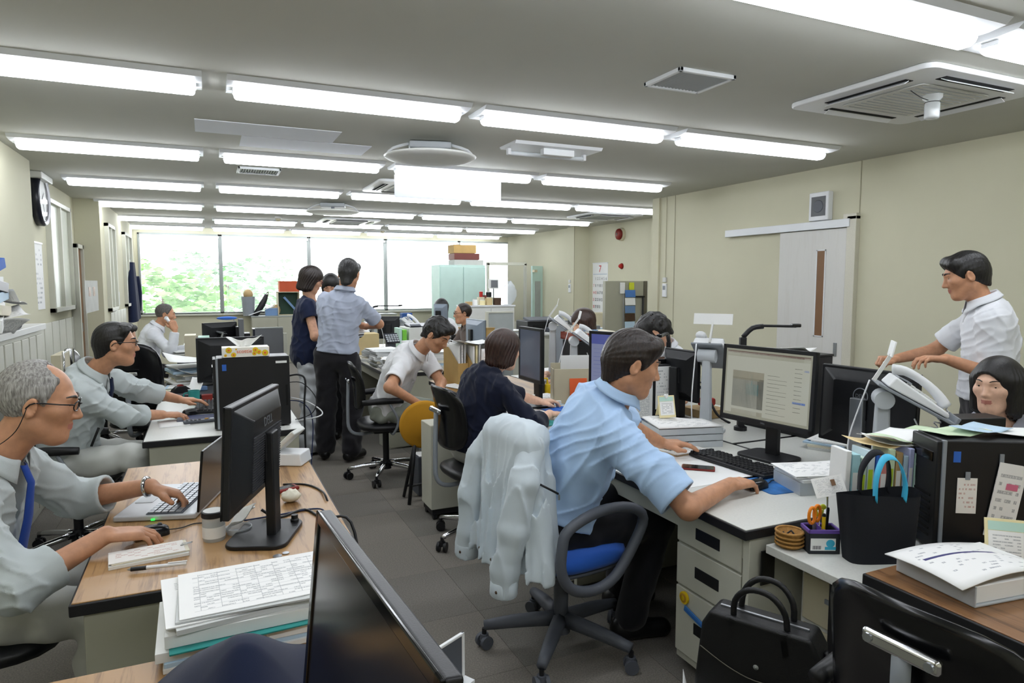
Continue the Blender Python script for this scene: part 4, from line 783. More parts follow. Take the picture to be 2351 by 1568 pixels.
def chair_loop(label, loc, rz, seatm='blue_seat', a0=.3, backh=.32):
    t = thing('office_chair', label, 'chair', loc, rz); star_base(t, 'grey_plastic', 'grey_plastic', a0, R=.32, thick=.026, zt=.115, col=(.03, 'grey_plastic')); b = MB(); pad(b, .47, .46, .07, .44); b.build('seat', seatm, t, 3.2); b = MB(); pad(b, .43, .42, .03, .40); b.build('seat_shell', 'grey_plastic', t, 3.2)
    b = MB(); back_shell(b, .32, backh, .70, -.235, .03); b.build('backrest', seatm, t, 3.2); b = MB(); b.tube([(-.05, 0, .38), (-.24, 0, .40), (-.29, 0, .55), (-.27, 0, .75)], .022, 8, sm=3, flat=1.6); b.build('back_support', 'grey_plastic', t, 3.2)
    for s_ in (-1, 1):
        b = MB(); Y = s_ * .27; b.tube([(-.16, Y, .62), (-.02, Y, .665), (.13, Y, .655), (.20, Y, .60), (.15, Y, .50), (.06, Y, .395), (-.04, Y, .365), (-.14, Y, .39), (-.19, Y, .46), (-.19, Y, .55)], .021, 10, closed=True, sm=4, flat=1.0); b.build('loop_armrest', 'grey_plastic', t, 3.2)
    return t
mat('black_gloss2', '#0e0f12', .22, var=.08, spec=.55)
def monitor(label, A, B, h_, toward, zdesk=.70, scr='screen_off', base=True, logo=True, vents=False, tilt=0.0, silver=False, ring=False, backm='black_plastic', content=None, name='monitor', cat='monitor', stand=True, thick=.045, frontbez='black_plastic'):
    A, B = np.array(A, float), np.array(B, float); zt = (A[2] + B[2]) / 2; d = B - A; d[2] = 0; w = np.linalg.norm(d); d /= w; n = np.array([d[1], -d[0], 0]); tw = np.array(toward, float)
    if n[:2] @ tw[:2] < 0: n = -n
    rz = math.atan2(n[1], n[0]); c = (A + B) / 2; t = thing(name, label, cat, (c[0], c[1], zdesk), rz); zc = zt - h_ / 2 - zdesk; R = rotm(0, -tilt, 0); C0 = np.array([0, 0, zc])
    def L(x, y, z): return C0 + R @ np.array([x, y, z])
    b = MB(); b.box(L(0, 0, 0), (.022, w, h_), R); sh_ = b.build('casing', backm, t, bevel=.005)
    b = MB(); P = [L(-.011, y, z) for y, z in ((-w * .47, -h_ * .46), (w * .47, -h_ * .46), (w * .47, h_ * .46), (-w * .47, h_ * .46))] + [L(-thick, y, z) for y, z in ((-w * .3, -h_ * .33), (w * .3, -h_ * .33), (w * .3, h_ * .33), (-w * .3, h_ * .33))]
    b._add(P, [(3, 2, 1, 0)[::-1], (4, 5, 6, 7), (0, 1, 5, 4), (1, 2, 6, 5), (2, 3, 7, 6), (3, 0, 4, 7)]); b.build('back_cover', backm, t, bevel=.006)
    bz = .018; b = MB(); b.box(L(.0112, 0, .004), (.0015, w - 2 * bz, h_ - 2 * bz - .008), R); so = b.build('screen', scr, t)
    b = MB()
    for (cy, cz, sy, sz) in ((0, h_ / 2 - bz / 2, w, bz), (0, -h_ / 2 + bz / 2 + .003, w, bz + .006), (-w / 2 + bz / 2, 0, bz, h_), (w / 2 - bz / 2, 0, bz, h_)): b.box(L(.012, cy, cz), (.006, sy, sz), R)
    b.build('bezel', frontbez, t, bevel=.002)
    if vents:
        for q in range(22): b = MB(); b.box(L(-.0415, 0, -h_ * .33 + h_ * .5 * q / 21), (.012, w * .60, h_ * .012), R); b.build('vent_rib', 'edge_grey', t)  # black ribs; the lighter grey is their highlights put into the colour
    if logo:
        o = text('DELL', .022 if ring else .04, 'logo_grey', t, tuple(L(-thick - .001, 0, h_ * (.16 if ring else .26))), tuple(Matrix(((0, 0, -1), (-1, 0, 0), (0, 1, 0))).to_euler()), 'logo'); 
        text('DELL', .011, 'logo_grey', t, tuple(L(.0155, 0, -h_ / 2 + bz / 2 + .003)), tuple(Matrix(((0, 0, 1), (1, 0, 0), (0, 1, 0))).to_euler()), 'logo')
    if ring: b = MB(); b.tube([L(-thick - .001, .034 * math.cos(a), h_ * .16 + .034 * math.sin(a)) for a in np.linspace(0, 6.283, 28, endpoint=False)], .0022, 6, closed=True); b.build('logo_ring', 'logo_grey', t, 3.2)
    if stand:
        b = MB(); m_ = 'silver' if silver else 'black_plastic'; b.box((-thick - .012, 0, (zc + .05) / 2), (.030, .065, zc + .05)); b.build('stand_neck', m_, t, bevel=.006); b = MB(); b.box((-thick * .6 - .012, 0, zc), (.03, .07, .09)); b.build('stand_hinge', 'black_plastic', t, bevel=.004)
        b = MB(); b.prism(rrect(.19, .25, .04, 4), 0, .014, c=(-.03, 0, 0)); b.build('stand_base', 'black_plastic', t, bevel=.004)
    if content:
        for (nm, m_, u0, v0, u1, v1) in content:
            ww, hh = w - 2 * bz, h_ - 2 * bz - .008; b = MB(); yl = -1.0 if n @ np.cross([0, 0, 1.], d) > 0 else 1.0
            ya, yb = ww * (u0 - .5), ww * (u1 - .5); b.box(L(.0124, (ya + yb) / 2, .004 + hh * (.5 - (v0 + v1) / 2)), (.0006, abs(yb - ya), hh * abs(v1 - v0)), R); b.build(nm, m_, so)
    return t
def tower(label, loc, rz=0.0, w=.18, d=.42, h_=.40, stickers=True):
    """front panel towards local -x, side panels on local +-y"""
    t = thing('computer_tower', label, 'computer', loc, rz); b = MB(); b.span((0, -w / 2, .008), (d, w / 2, h_)); b.build('case', 'black_plastic', t, bevel=.006)
    b = MB(); b.span((-.018, -w / 2 + .003, .012), (0, w / 2 - .003, h_ - .004)); fp = b.build('front_panel', 'black_plastic', t, bevel=.005)
    b = MB(); b.span((-.003, -w / 2 - .003, .01), (.009, -w / 2 + .012, h_)); b.build('trim_strip', 'mid_grey_plastic', t, bevel=.002)
    b = MB(); b.span((-.021, -w * .35, h_ * .80), (-.017, w * .35, h_ * .88)); b.build('disc_drive', 'black_gloss', fp)
    for q in range(7): b = MB(); b.span((-.020, -w * .32, .05 + q * .022), (-.017, w * .32, .058 + q * .022)); b.build('vent_slot', 'dark_slot', fp)
    b = MB(); b.cyl((-.019, w * .3, h_ * .7), (-.0165, w * .3, h_ * .7), .008, n=12); b.build('power_button', 'silver', fp, S30)
    if stickers: b = MB(); b.span((.03, -w / 2 - .0016, h_ - .07), (.052, -w / 2 - .0002, h_ - .035)); b.build('sticker', 'c_blue', t)
    for sx in (.05, d - .05):
        for sy in (-1, 1): b = MB(); b.cyl((sx, sy * w * .36, 0), (sx, sy * w * .36, .01), .014, n=10); b.build('foot', 'dark_slot', t)
    return t
def stack(label, loc, rz, layers, name='paper_stack', cat='papers', group=None):
    """layers: (w, d, thickness, dx, dy, drz, material[, part name])"""
    t = thing(name, label, cat, loc, rz, group); z = 0
    for q in layers:
        w, d, th, dx, dy, dr, m_ = q[:7]; b = MB(); b.box((dx, dy, z + th / 2), (w, d, th), rz=dr); o = b.build(q[7] if len(q) > 7 else ('top_sheet' if q is layers[-1] else 'sheaf'), m_, t, bevel=min(.001, th * .3), seg=1); z += th + .0003
    return t
def mess(label, loc, rz, n, w=.30, d=.22, seed=1, top='page_text', hmax=.02, mats=('paper', 'paper', 'paper_grey', 'paper_cream', 'page_grey', 'c_pale_blue')):
    g = random.Random(seed); L = [(w * g.uniform(.82, 1.0), d * g.uniform(.85, 1.0), g.uniform(.004, hmax), g.uniform(-.02, .02), g.uniform(-.02, .02), g.uniform(-.16, .16), g.choice(mats)) for _ in range(n)]
    L.append((w * .9, d * .95, .002, g.uniform(-.03, .03), g.uniform(-.02, .02), g.uniform(-.2, .2), top)); return stack(label, loc, rz, L)
def keyboard(label, loc, rz, w=.44, d=.15, single=True):
    t = thing('keyboard', label, 'keyboard', loc, rz); b = MB(); b.box((0, 0, .011), (d, w, .016), rotm(0, .04, 0)); b.build('base', 'black_plastic', t, bevel=.005)
    rows_ = 6; km = None; allk = MB()
    for r in range(rows_):
        for c in range(19):
            x = d * .40 - r * d * .158; y = w * .47 - c * w * .94 / 18
            if r == 0 and c % 5 == 1: continue
            sy = w * .94 / 18 * .8
            if r == 5 and 4 <= c <= 8:
                if c != 6: continue
                sy = w * .26
            if single:
                if km is None or sy > .05: b = MB(); b.box((0, 0, 0), (d * .13, sy, .009), taper=.82); o = b.build('key' if sy < .05 else 'space_bar', 'key_black', t); km = o if sy < .05 else km
                else: o = km.copy(); COL.objects.link(o); o.parent = t
                o.location = (x, y, .0235 - x * .04)
            else: allk.box((x, y, .0235 - x * .04), (d * .13, sy, .009), taper=.82)
    if not single: o = allk.build('keys', 'key_black', t); o['kind'] = 'stuff'
    return t
mat('key_black', '#1a1b1f', .5)
def mouse(label, loc, rz, cable=True):
    t = thing('mouse', label, 'mouse', loc, rz); b = MB(); b.grid(lambda u, v: (.055 * math.cos(math.pi * u) * math.sin(math.pi * v / 1) if False else -.052 * math.cos(math.pi * u), .031 * math.cos(math.pi * v) * math.sin(math.pi * (.06 + .88 * u)) ** .5, .036 * (math.sin(math.pi * (.08 + .84 * u)) ** .6) * math.sin(math.pi * v) ** .7), 12, 10); b.build('shell', 'black_gloss2', t, 3.2)
    b = MB(); b.cyl((.025, -.004, .031), (.025, .004, .031), .008, n=10); b.build('wheel', 'grey_plastic', t, S30)
    if cable: b = MB(); b.tube([(.05, 0, .01), (.09, .01, .004), (.13, .03, .003), (.16, .02, .003)], .002, 5, sm=4); b.build('cable', 'black_plastic', t, 3.2)
    return t
def cable(label, pts, r=.0035, m_='black_plastic', name='cable'):
    p0 = np.array(pts[0], float); b = MB(); b.tube([np.array(p, float) - p0 for p in pts], r, 6, sm=5); return tag(b.build(name, m_, None, 3.2, loc=tuple(p0)), label, 'cable')
def curved_sheet(label, c, w, d, rz, z, m_, bend=.02, th=.0012, name='paper_sheet', cat='paper', tilt=(0, 0), seed=0, group=None):
    g = random.Random(seed); a1, a2 = g.uniform(0, 6), g.uniform(0, 6); b = MB(); b.grid(lambda u, v: ((u - .5) * w, (v - .5) * d, bend * (math.sin(3 * u + a1) * .4 + math.sin(2.5 * v + a2) * .4 + .8) * abs(u - .5) * 2 * .8), 10, 8, th); o = b.build(name, m_, None, 3.2, loc=(c[0], c[1], z)); o.rotation_euler = (tilt[0], tilt[1], rz); return tag(o, label, cat, group)
def boxobj(name, label, cat, c, d, m_, rz=0.0, bevel=.004, lid=None):
    """c = base centre"""
    if lid is None:
        b = MB(); b.box((0, 0, d[2] / 2), d); o = b.build(name, m_, None, bevel=bevel, loc=c); o.rotation_euler = (0, 0, rz); return tag(o, label, cat)
    t = thing(name, label, cat, c, rz); b = MB(); b.box((0, 0, d[2] / 2), d); b.build('body', m_, t, bevel=bevel); b = MB(); b.box((0, 0, d[2] + .004), (d[0] * 1.02, d[1] * 1.02, .012)); b.build('lid', lid, t, bevel=bevel * .6); return t
def phone_arm(label, base, rz, h_=.36, card=True, tilt=.62, s_=1.0, cardw=.1):
    """telephone on a swing stand: local +x is where the handset's lower end points"""
    t = thing('telephone_on_stand', label, 'telephone', base, rz); b = MB(); b.prism(rrect(.16, .2, .04, 4), 0, .015); b.build('foot_plate', 'light_grey_plastic', t, bevel=.004)
    b = MB(); b.box((0, 0, h_ / 2), (.07, .06, h_), taper=.72); b.build('post', 'light_grey_plastic', t, bevel=.01); b = MB(); b.cyl((0, -.048, h_), (0, .048, h_), .036, n=20); b.build('joint_knob', 'light_grey_plastic', t, S30)
    R = rotm(0, tilt, 0); O = np.array([.0, 0, h_ + .02])
    def L(x, y, z): return O + R @ np.array([x, y, z])
    b = MB(); b.box(L(.10, 0, .028), (.30, .17, .012), R); b.build('tray', 'mid_grey_plastic', t, bevel=.004); b = MB(); b.box(L(.25, 0, .04), (.012, .17, .035), R); b.build('tray_lip', 'mid_grey_plastic', t, bevel=.003)
    b = MB(); b._add([L(x, y, z) for x, y, z in ((-.02, -.085, .036), (.22, -.085, .036), (.22, .085, .036), (-.02, .085, .036), (-.01, -.08, .085), (.215, -.08, .055), (.215, .08, .055), (-.01, .08, .085))], [(3, 2, 1, 0), (4, 5, 6, 7), (0, 1, 5, 4), (1, 2, 6, 5), (2, 3, 7, 6), (3, 0, 4, 7)]); ph = b.build('phone_body', 'white_plastic', t, bevel=.008)
    b = MB(); b.tube([L(-.01, .05, .098), L(.03, .05, .116), L(.10, .05, .114), L(.17, .05, .096), L(.22, .05, .068)], [.024, .019, .017, .019, .024], 10, sm=3, flat=1.2); hs_ = b.build('handset', 'white_plastic', t, 3.2)
    for q in range(4):
        for r in range(3): b = MB(); b.box(L(.06 + q * .03, -.055 + r * .028, .080 - .004 * q), (.018, .018, .006), R); b.build('button', 'offwhite', ph)
    b = MB(); b.box(L(.025, -.03, .087), (.05, .08, .004), R); b.build('display', 'mid_grey_plastic', ph)
    b = MB(); b.tube([L(.23, .06, .07)] + [L(.235 + .012 * math.sin(k * 1.3), .06 + .012 * math.cos(k * 1.3), .06 - k * .005) for k in range(30)] + [L(.15, .02, -.03)], .0032, 5); b.build('coiled_cord', 'white_plastic', t, 3.2)
    if card: b = MB(); b.box(L(-.06, -.02, .09), (.014, .01, .12), R); cs = b.build('card_stem', 'offwhite', t); b = MB(); b.box(L(-.07, -.02, .17), (.005, cardw, .06), rotm(0, tilt * .4, 0)); b.build('name_card', 'paper', cs)
    b = MB(); b.tube([L(-.06, .05, .02), (-.11, .05, h_ * .5), (-.10, .05, .05), (-.12, .06, .006)], .0035, 5, sm=5); b.build('line_cord', 'white_plastic', t, 3.2); return t
# ================================================================== LEFT ROW OF DESKS
V3 = Vector
desk('brown wood-grain desk nearest the camera with a large dark screen', -.36, .38, .15, 1.60, top='wood_desk', ped='lo')
b = MB(); t = thing('side_cabinet', 'narrow grey cabinet filling the gap between two wooden desks', 'cabinet', (-.12, 1.61, 0)); b.span((0, 0, 0), (.48, .335, .695)); b.build('body', 'steel_beige', t, bevel=.004); b = MB(); b.span((-.006, .02, .05), (.0, .315, .66)); b.build('door', 'steel_light', t, bevel=.003)
desk('brown wood-grain desk with laptop and monitor, grey-haired man at it', -.35, .41, 1.97, 3.37, top='wood_desk', back=True)
desk('white topped desk carrying the tall computer and tissue box', -.33, .48, 3.90, 5.20, top='laminate_white')
desk('grey cluttered desk behind the tissue box computer', -.33, .48, 5.42, 6.72, top='edge_grey')
desk('paper covered desk of the man on the telephone', -.30, .60, 7.75, 9.3, top='laminate_cream'); desk('far empty-sided desk before the window cabinets at left', -.30, .60, 9.5, 10.9, top='laminate_cream')
# --- nearest desk
monitor('large glossy black monitor at bottom centre, seen from above its edge', (.150, 1.105, 1.150), (.185, .57, 1.150), .315, (-1, 0, 0), tilt=.10, logo=False, frontbez='black_gloss')
t = stack('tall untidy stack of printed tables on the front wooden desk', (.07, 1.655, .70), .03, [(.37, .25, .012, .0, .0, .0, 'paper'), (.40, .24, .010, .015, .0, .02, 'c_pale_blue'), (.385, .26, .022, -.005, .01, -.01, 'paper'), (.37, .25, .004, .01, -.01, .03, 'c_teal'), (.36, .27, .028, .0, .02, 0, 'paper'), (.30, .26, .012, -.02, .02, .10, 'paper_grey'), (.31, .27, .004, -.03, .03, .06, 'page_text'), (.31, .26, .005, .0, .02, -.03, 'page_grey'), (.345, .25, .003, .02, .025, .015, 'page_table')])
g_ = random.Random(3); b = MB()
def navy(u, v):
    x, y = (u - .5) * .44, (v - .5) * .44; r = math.hypot(x * 1.3 - .05, y * .9 - .06); z = .11 * max(0, 1 - (r / .27) ** 1.2) + .05 * math.exp(-((x - .06 - .5 * y) / .07) ** 2) * max(0, 1 - abs(y - .02) / .24) + .012 * math.sin(22 * x + 9 * y) + .010 * math.sin(17 * y - 6 * x) + .006; return (x, y, max(z, .003 + .004 * math.sin(30 * x)))
b.grid(navy, 44, 44, .004); tag(b.build('navy_jacket', 'navy', None, 3.2, loc=(-.02, 1.25, .70)), 'crumpled navy cloth jacket heaped on the front desk', 'jacket')
p = PZ(1005, 1500, .78); t = thing('phone_cradle', 'white plastic frame sticking out behind the large front monitor', 'stand', (p.x + .02, p.y, .70), .5); b = MB()
for a, c in (((-.05, -.004, 0), (.05, .004, .008)), ((-.05, -.004, .0), (-.042, .004, .10)), ((.042, -.004, 0), (.05, .004, .10)), ((-.05, -.004, .094), (.05, .004, .10))): b.span(a, c)
b.build('frame', 'white_plastic', t, bevel=.002); b = MB(); b.span((-.042, -.002, .008), (.042, .002, .094)); b.build('pane', 'grey_plastic', t); b = MB(); b.span((-.05, -.03, 0), (.05, .04, .006)); b.build('foot', 'white_plastic', t)
# --- laptop desk
t = thing('laptop', 'open silver laptop with clear keyboard cover under the grey-haired man\'s hand', 'laptop', (-.135, 2.745, .70), -.30); b = MB(); b.box((0, 0, .011), (.27, .38, .020)); b.build('base', 'silver_paint', t, bevel=.006); b = MB(); b.box((.03, .0, .0225), (.12, .36, .003)); kb = b.build('keyboard_deck', 'grey_plastic', t)
for r in range(5):
    for c in range(15): b = MB() if (r, c) != (0, 0) else MB(); b.box((.075 - .023 * r, -.165 + .0236 * c, .026), (.018, .019, .004)); b.build('key', 'silver_key', kb)
b = MB(); b.box((-.09, 0, .0217), (.06, .09, .001)); b.build('touchpad', 'light_grey_plastic', t); Rl = rotm(0, .10, 0); b = MB(); b.box(np.array([.14, 0, .02]) + Rl @ np.array([0, 0, .11]), (.009, .36, .22), Rl); ld = b.build('lid', 'black_gloss2', t, bevel=.004); b = MB(); b.box(np.array([.14, 0, .02]) + Rl @ np.array([-.0052, 0, .112]), (.001, .33, .19), Rl); b.build('display', 'screen_dim', ld)
b = MB(); b.box((.0, -.201, .010), (.012, .003, .006)); b.build('power_light', 'led_green', t)
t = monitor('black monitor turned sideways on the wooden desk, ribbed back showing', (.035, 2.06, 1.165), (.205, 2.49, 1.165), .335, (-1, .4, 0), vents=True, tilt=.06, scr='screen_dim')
for lab, px, py, rz, m_ in (('small notepad with red print on the wooden desk', 342, 1279, .12, 'print_red'),):
    p = PZ(px, py, .70); stack(lab, (p.x, p.y, .70), rz, [(.21, .10, .010, 0, 0, 0, 'paper'), (.205, .097, .004, .004, .004, .03, 'paper_cream'), (.20, .097, .002, -.004, .004, .0, 'print_red')], 'notepad', 'notepad')
a, c = PZ(292, 1308, .711), PZ(428, 1293, .711); t = thing('pen', 'white ballpoint pen with black grip lying on the notepad', 'pen', tuple(a)); dv = np.array(c - a); b = MB(); b.cyl(dv * .30, dv, .0055, .005, 10); b.build('barrel', 'white_plastic', t, S30); b = MB(); b.cyl(dv * .06, dv * .32, .0062, n=10); b.build('grip', 'black_plastic', t, S30); b = MB(); b.cyl((0, 0, 0), dv * .06, .0015, .005, 8); b.build('tip', 'silver', t, S30)
b = MB(); b.box(dv * .85 + np.array([0, 0, .007]), (.05, .005, .002), rz=math.atan2(dv[1], dv[0])); b.build('clip', 'white_plastic', t)
p = PZ(414, 1252, .718); b = MB(); b.tube([(0, 0, 0), (.03, .008, .001), (.034, .014, .001), (.004, .01, .002)], .0012, 5); tag(b.build('paper_clip', 'silver', None, 3.2, loc=tuple(p)), 'steel clip holding the notepad pages', 'clip')
t = thing('screw_top_jar', 'clear plastic jar with black lid ring and white label', 'jar', tuple(PZ(492, 1238, .70))); b = MB(); b.lathe([(0, 0), (.032, 0), (.034, .006), (.034, .075), (.03, .08)], n=24); b.build('jar_body', 'clear_box', t, S30); b = MB(); b.lathe([(.0345, .012), (.0345, .048)], n=24, cap=False); b.build('label_band', 'page_sparse', t, 3.2); b = MB(); b.lathe([(.036, .078), (.036, .094), (.033, .096)], n=24); b.build('lid', 'black_plastic', t, S30); b = MB(); b.lathe([(.030, .0962), (0, .0975)], n=24, cap=False); b.build('lid_label', 'paper', t)
t = thing('plastic_dish', 'clear shallow plastic dish with crumpled tissue behind the jar', 'dish', tuple(PZ(548, 1222, .70))); b = MB(); b.lathe([(0, .002), (.034, .002), (.04, .02), (.042, .02), (.036, 0), (0, 0)], n=24); b.build('dish', 'clear_box', t, S30); b = MB(); g_ = np.random.RandomState(4); b.grid(lambda u, v: ((u - .5) * .09 + .01 * math.sin(9 * v), (v - .5) * .05, .015 + .07 * u + .012 * math.sin(7 * u + 5 * v)), 8, 6, .001); b.build('tissue', 'paper', t, 3.2)
for i, (px, py) in enumerate(((637, 1277), (656, 1270))): p = PZ(px, py, .701); b = MB(); b.lathe([(.0, 0), (.013 - .003 * i, 0), (.013 - .003 * i, .002), (0, .0022)], n=18); tag(b.build('coin', 'silver', None, S30, loc=tuple(p)), ('larger silver coin on the wooden desk', 'smaller silver coin beside the larger one')[i], 'coin')
p = PZ(677, 1205, .70); t = thing('cable_stopper', 'small black cylindrical bottle cap standing on the wooden desk', 'cap', tuple(p)); b = MB(); b.lathe([(.014, 0), (.014, .02), (.011, .024), (.011, .036), (0, .037)], n=16); b.build('cap', 'black_plastic', t, S30); b = MB(); b.lathe([(.0145, .006), (.0145, .010)], n=16, cap=False); b.build('ring', 'grey_plastic', t)
p = PZ(655, 1128, .70); t = thing('folding_phone', 'dark red glossy pocket phone lying behind the sideways monitor', 'phone', tuple(p), .4); b = MB(); b.box((0, 0, .009), (.10, .05, .016)); b.build('case', 'c_dark_red', t, bevel=.006); b = MB(); b.box((.0, 0, .0172), (.07, .034, .001)); b.build('cover_window', 'black_gloss', t)
p = PZ(668, 1152, .70); b = MB(); b.ball((0, 0, .022), (.034, .03, .022), 14); o = b.build('crumpled_paper', 'paper_cream', None, 3.2, loc=tuple(p)); tag(o, 'cream crumpled paper wad near the red phone', 'paper')
for v in o.data.vertices: v.co *= 1 + .18 * math.sin(v.co.x * 170 + v.co.y * 210 + v.co.z * 130)
q = PZ(668, 1062, .70); t = thing('desk_terminal', 'white desk telephone with grey display on the wooden desk corner', 'telephone', (q.x, q.y, .70), -.5); b = MB(); b.box((0, 0, .028), (.15, .13, .055), taper=.9); b.build('cradle_box', 'white_plastic', t, bevel=.006); Rt = rotm(.0, -.75, 0); b = MB(); b.box((-.01, .0, .105), (.14, .13, .022), Rt); hd_ = b.build('phone_head', 'offwhite', t, bevel=.006); b = MB(); b.box(np.array([-.01, 0, .105]) + Rt @ np.array([.022, 0, .012]), (.065, .10, .002), Rt); b.build('display', 'screen_lcd', hd_)
for r in range(3):
    for c in range(4): b = MB(); b.box(np.array([-.01, 0, .105]) + Rt @ np.array([-.025 - .016 * r, -.04 + .026 * c, .0125]), (.010, .018, .004), Rt); b.build('button', 'mid_grey_plastic', hd_)
cable('thick black cable looping over the wooden desk edge to floor', [PZ(600, 1170, .74), PZ(640, 1188, .705), PZ(700, 1170, .704), PZ(742, 1190, .703), V3((.43, 2.30, .69)), V3((.45, 2.22, .45)), V3((.46, 2.15, .02))], .005); cable('blue thin cable across the wooden desk', [PZ(560, 1195, .704), PZ(640, 1182, .704), PZ(720, 1168, .704), PZ(752, 1180, .703), V3((.42, 2.35, .6)), V3((.43, 2.3, .02))], .003, 'c_navy_plastic'); cable('black cable curving past the red phone off the desk', [PZ(650, 1112, .704), PZ(700, 1112, .704), PZ(735, 1125, .704), PZ(752, 1150, .70), V3((.44, 2.55, .5)), V3((.45, 2.5, .02))], .004)
t = mouse('black mouse under the grey-haired man\'s right hand', (PZ(348, 1230, .70).x, PZ(348, 1230, .70).y, .70), .2)
# --- tissue-box desk
tw = tower('tall black computer with a tissue box on top, side panel facing front', (.035, 4.09, .70), 0.0, .17, .385, .405); b = MB(); b.span((.31, -.0866, .365), (.37, -.085, .378)); b.build('asset_label', 'paper', tw); b = MB(); b.span((.36, -.087, .12), (.372, -.085, .24)); b.build('latch', 'dark_slot', tw)
t = thing('tissue_box', 'white tissue box with yellow flowers and tissue pulled out', 'tissue box', (.19, 4.06, 1.108)); b = MB(); b.box((0, 0, .027), (.245, .12, .054)); b.build('carton', 'tissue_print', t, bevel=.002); b = MB(); b.box((.1228, 0, .027), (.001, .118, .05)); b.build('end_flap', 'text_orange', t)
text('scottie', .030, 'text_orange', t, (-.008, -.0610, .032), (math.pi / 2, 0, 0), 'lettering')
for (x, z, r) in ((-.088, .040, .017), (-.064, .014, .014), (.050, .038, .016), (.068, .026, .014), (.044, .018, .012), (.100, .020, .018), (-.105, .012, .008), (-.05, .044, .005)):
    b = MB(); b.lathe([(0, .0009), (r * .4, .0009), (r, .0003)], c=(x, -.0602, z), n=9, R=rotm(math.pi / 2, 0, 0), cap=False); fl = b.build('printed_flower', 'c_yellow', t); b = MB(); b.lathe([(0, .0012), (r * .35, .0011)], c=(x, -.0604, z), n=8, R=rotm(math.pi / 2, 0, 0), cap=False); b.build('flower_centre', 'c_orange', fl)
b = MB(); b.grid(lambda u, v: ((u - .5) * (.06 + .13 * v) - .005, .02 * math.sin(5 * u + 1) * v + .008 * math.sin(11 * u), .052 + v * (.038 + .022 * abs(u - .45) * 2) + .004 * math.sin(14 * u)), 18, 8, .0008); b.build('tissue', 'paper', t, 3.2)
p = PZ(440, 964, .70); b = MB(); b.prism(rrect(.22, .18, .015), 0, .003); tag(b.build('mouse_pad', 'c_navy_plastic', None, loc=(p.x + .03, p.y + .05, .70)), 'blue mouse pad on the white topped desk', 'mouse pad')
p = PZ(440, 950, .704); mouse('black mouse under the second man\'s right hand', (p.x, p.y, .703), .3)
p = PZ(462, 970, .70); t = thing('remote_control', 'grey remote control with a yellow button on white desk', 'remote', (p.x, p.y, .70), .1); b = MB(); b.box((0, 0, .01), (.19, .045, .018)); b.build('body', 'grey_plastic', t, bevel=.007); b = MB(); b.cyl((.03, 0, .019), (.03, 0, .024), .011, n=14); b.build('yellow_button', 'c_mustard', t, S30); b = MB(); b.box((.065, 0, .020), (.035, .03, .003)); b.build('display', 'light_grey_plastic', t)
for r in range(4):
    for c in range(2): b = MB(); b.box((-.075 + .022 * r, -.01 + .02 * c, .0205), (.012, .011, .004)); b.build('button', 'black_plastic', t)
keyboard('black keyboard under the second man\'s left hand', (-.02, 4.78, .70), .0, .40, .14, single=False); p = PZ(385, 968, .701); curved_sheet('white paper sheet at the white desk edge', (-.2, 4.35), .16, .22, .1, .7012, 'paper', .001, seed=3)
p = PZ(457, 912, .70); t = thing('mug', 'dark teal mug beside the computer on the white desk', 'mug', (-.10, 5.05, .70)); b = MB(); b.lathe([(0, .004), (.034, .004), (.038, .085), (.035, .085), (.031, .01), (0, .01)], n=20); b.build('cup', 'c_teal', t, S30); b = MB(); b.tube([(-.037, 0, .07), (-.062, 0, .065), (-.062, 0, .03), (-.036, 0, .022)], .005, 6, sm=4); b.build('handle', 'c_teal', t, 3.2)
boxobj('pencil_box', 'small red box beside the teal mug', 'box', (-.02, 5.1, .70), (.07, .05, .045), 'c_dark_red')
cable('thick black cable bending out behind the tall computer', [(.42, 4.07, .98), (.475, 4.06, .985), (.51, 4.05, .95), (.50, 4.04, .80), (.50, 4.03, .5), (.51, 4.0, .02)], .006); cable('thin black cable looped behind the tall computer', [(.42, 4.09, .94), (.50, 4.08, .93), (.57, 4.06, .84), (.55, 4.05, .76), (.49, 4.1, .72), (.46, 4.15, .705)], .003); cable('white cable loop behind the tall computer', [(.42, 4.1, .85), (.52, 4.08, .82), (.60, 4.06, .76), (.58, 4.05, .73), (.47, 4.1, .705)], .004, 'white_plastic'); cable('blue cable behind the tall computer', [(.42, 4.11, .83), (.50, 4.09, .81), (.55, 4.08, .70), (.53, 4.05, .4), (.53, 4.05, .02)], .0035, 'c_navy_plastic')
# --- chairs on the left
chair_steel('black office chair under the grey-haired man', (-.66, 2.50, 0), .1, arms=False); chair_steel('black office chair with curved arm under the second man in grey', (-.70, 4.36, 0), -.15, arms=True, a0=.1); chair_steel('tall backed black chair behind the second man', (-.47, 5.98, 0), 1.25, arms=False, bz=.80, bw=.44, bh=.54)
t = chair_steel('beige shell chair of the man on the telephone', (-.58, 8.45, 0), .15, arms=False, seatm='c_beige'); 
for c_ in t.children:
    if c_.name.startswith('backrest'): c_.data.materials[0] = M('c_beige')
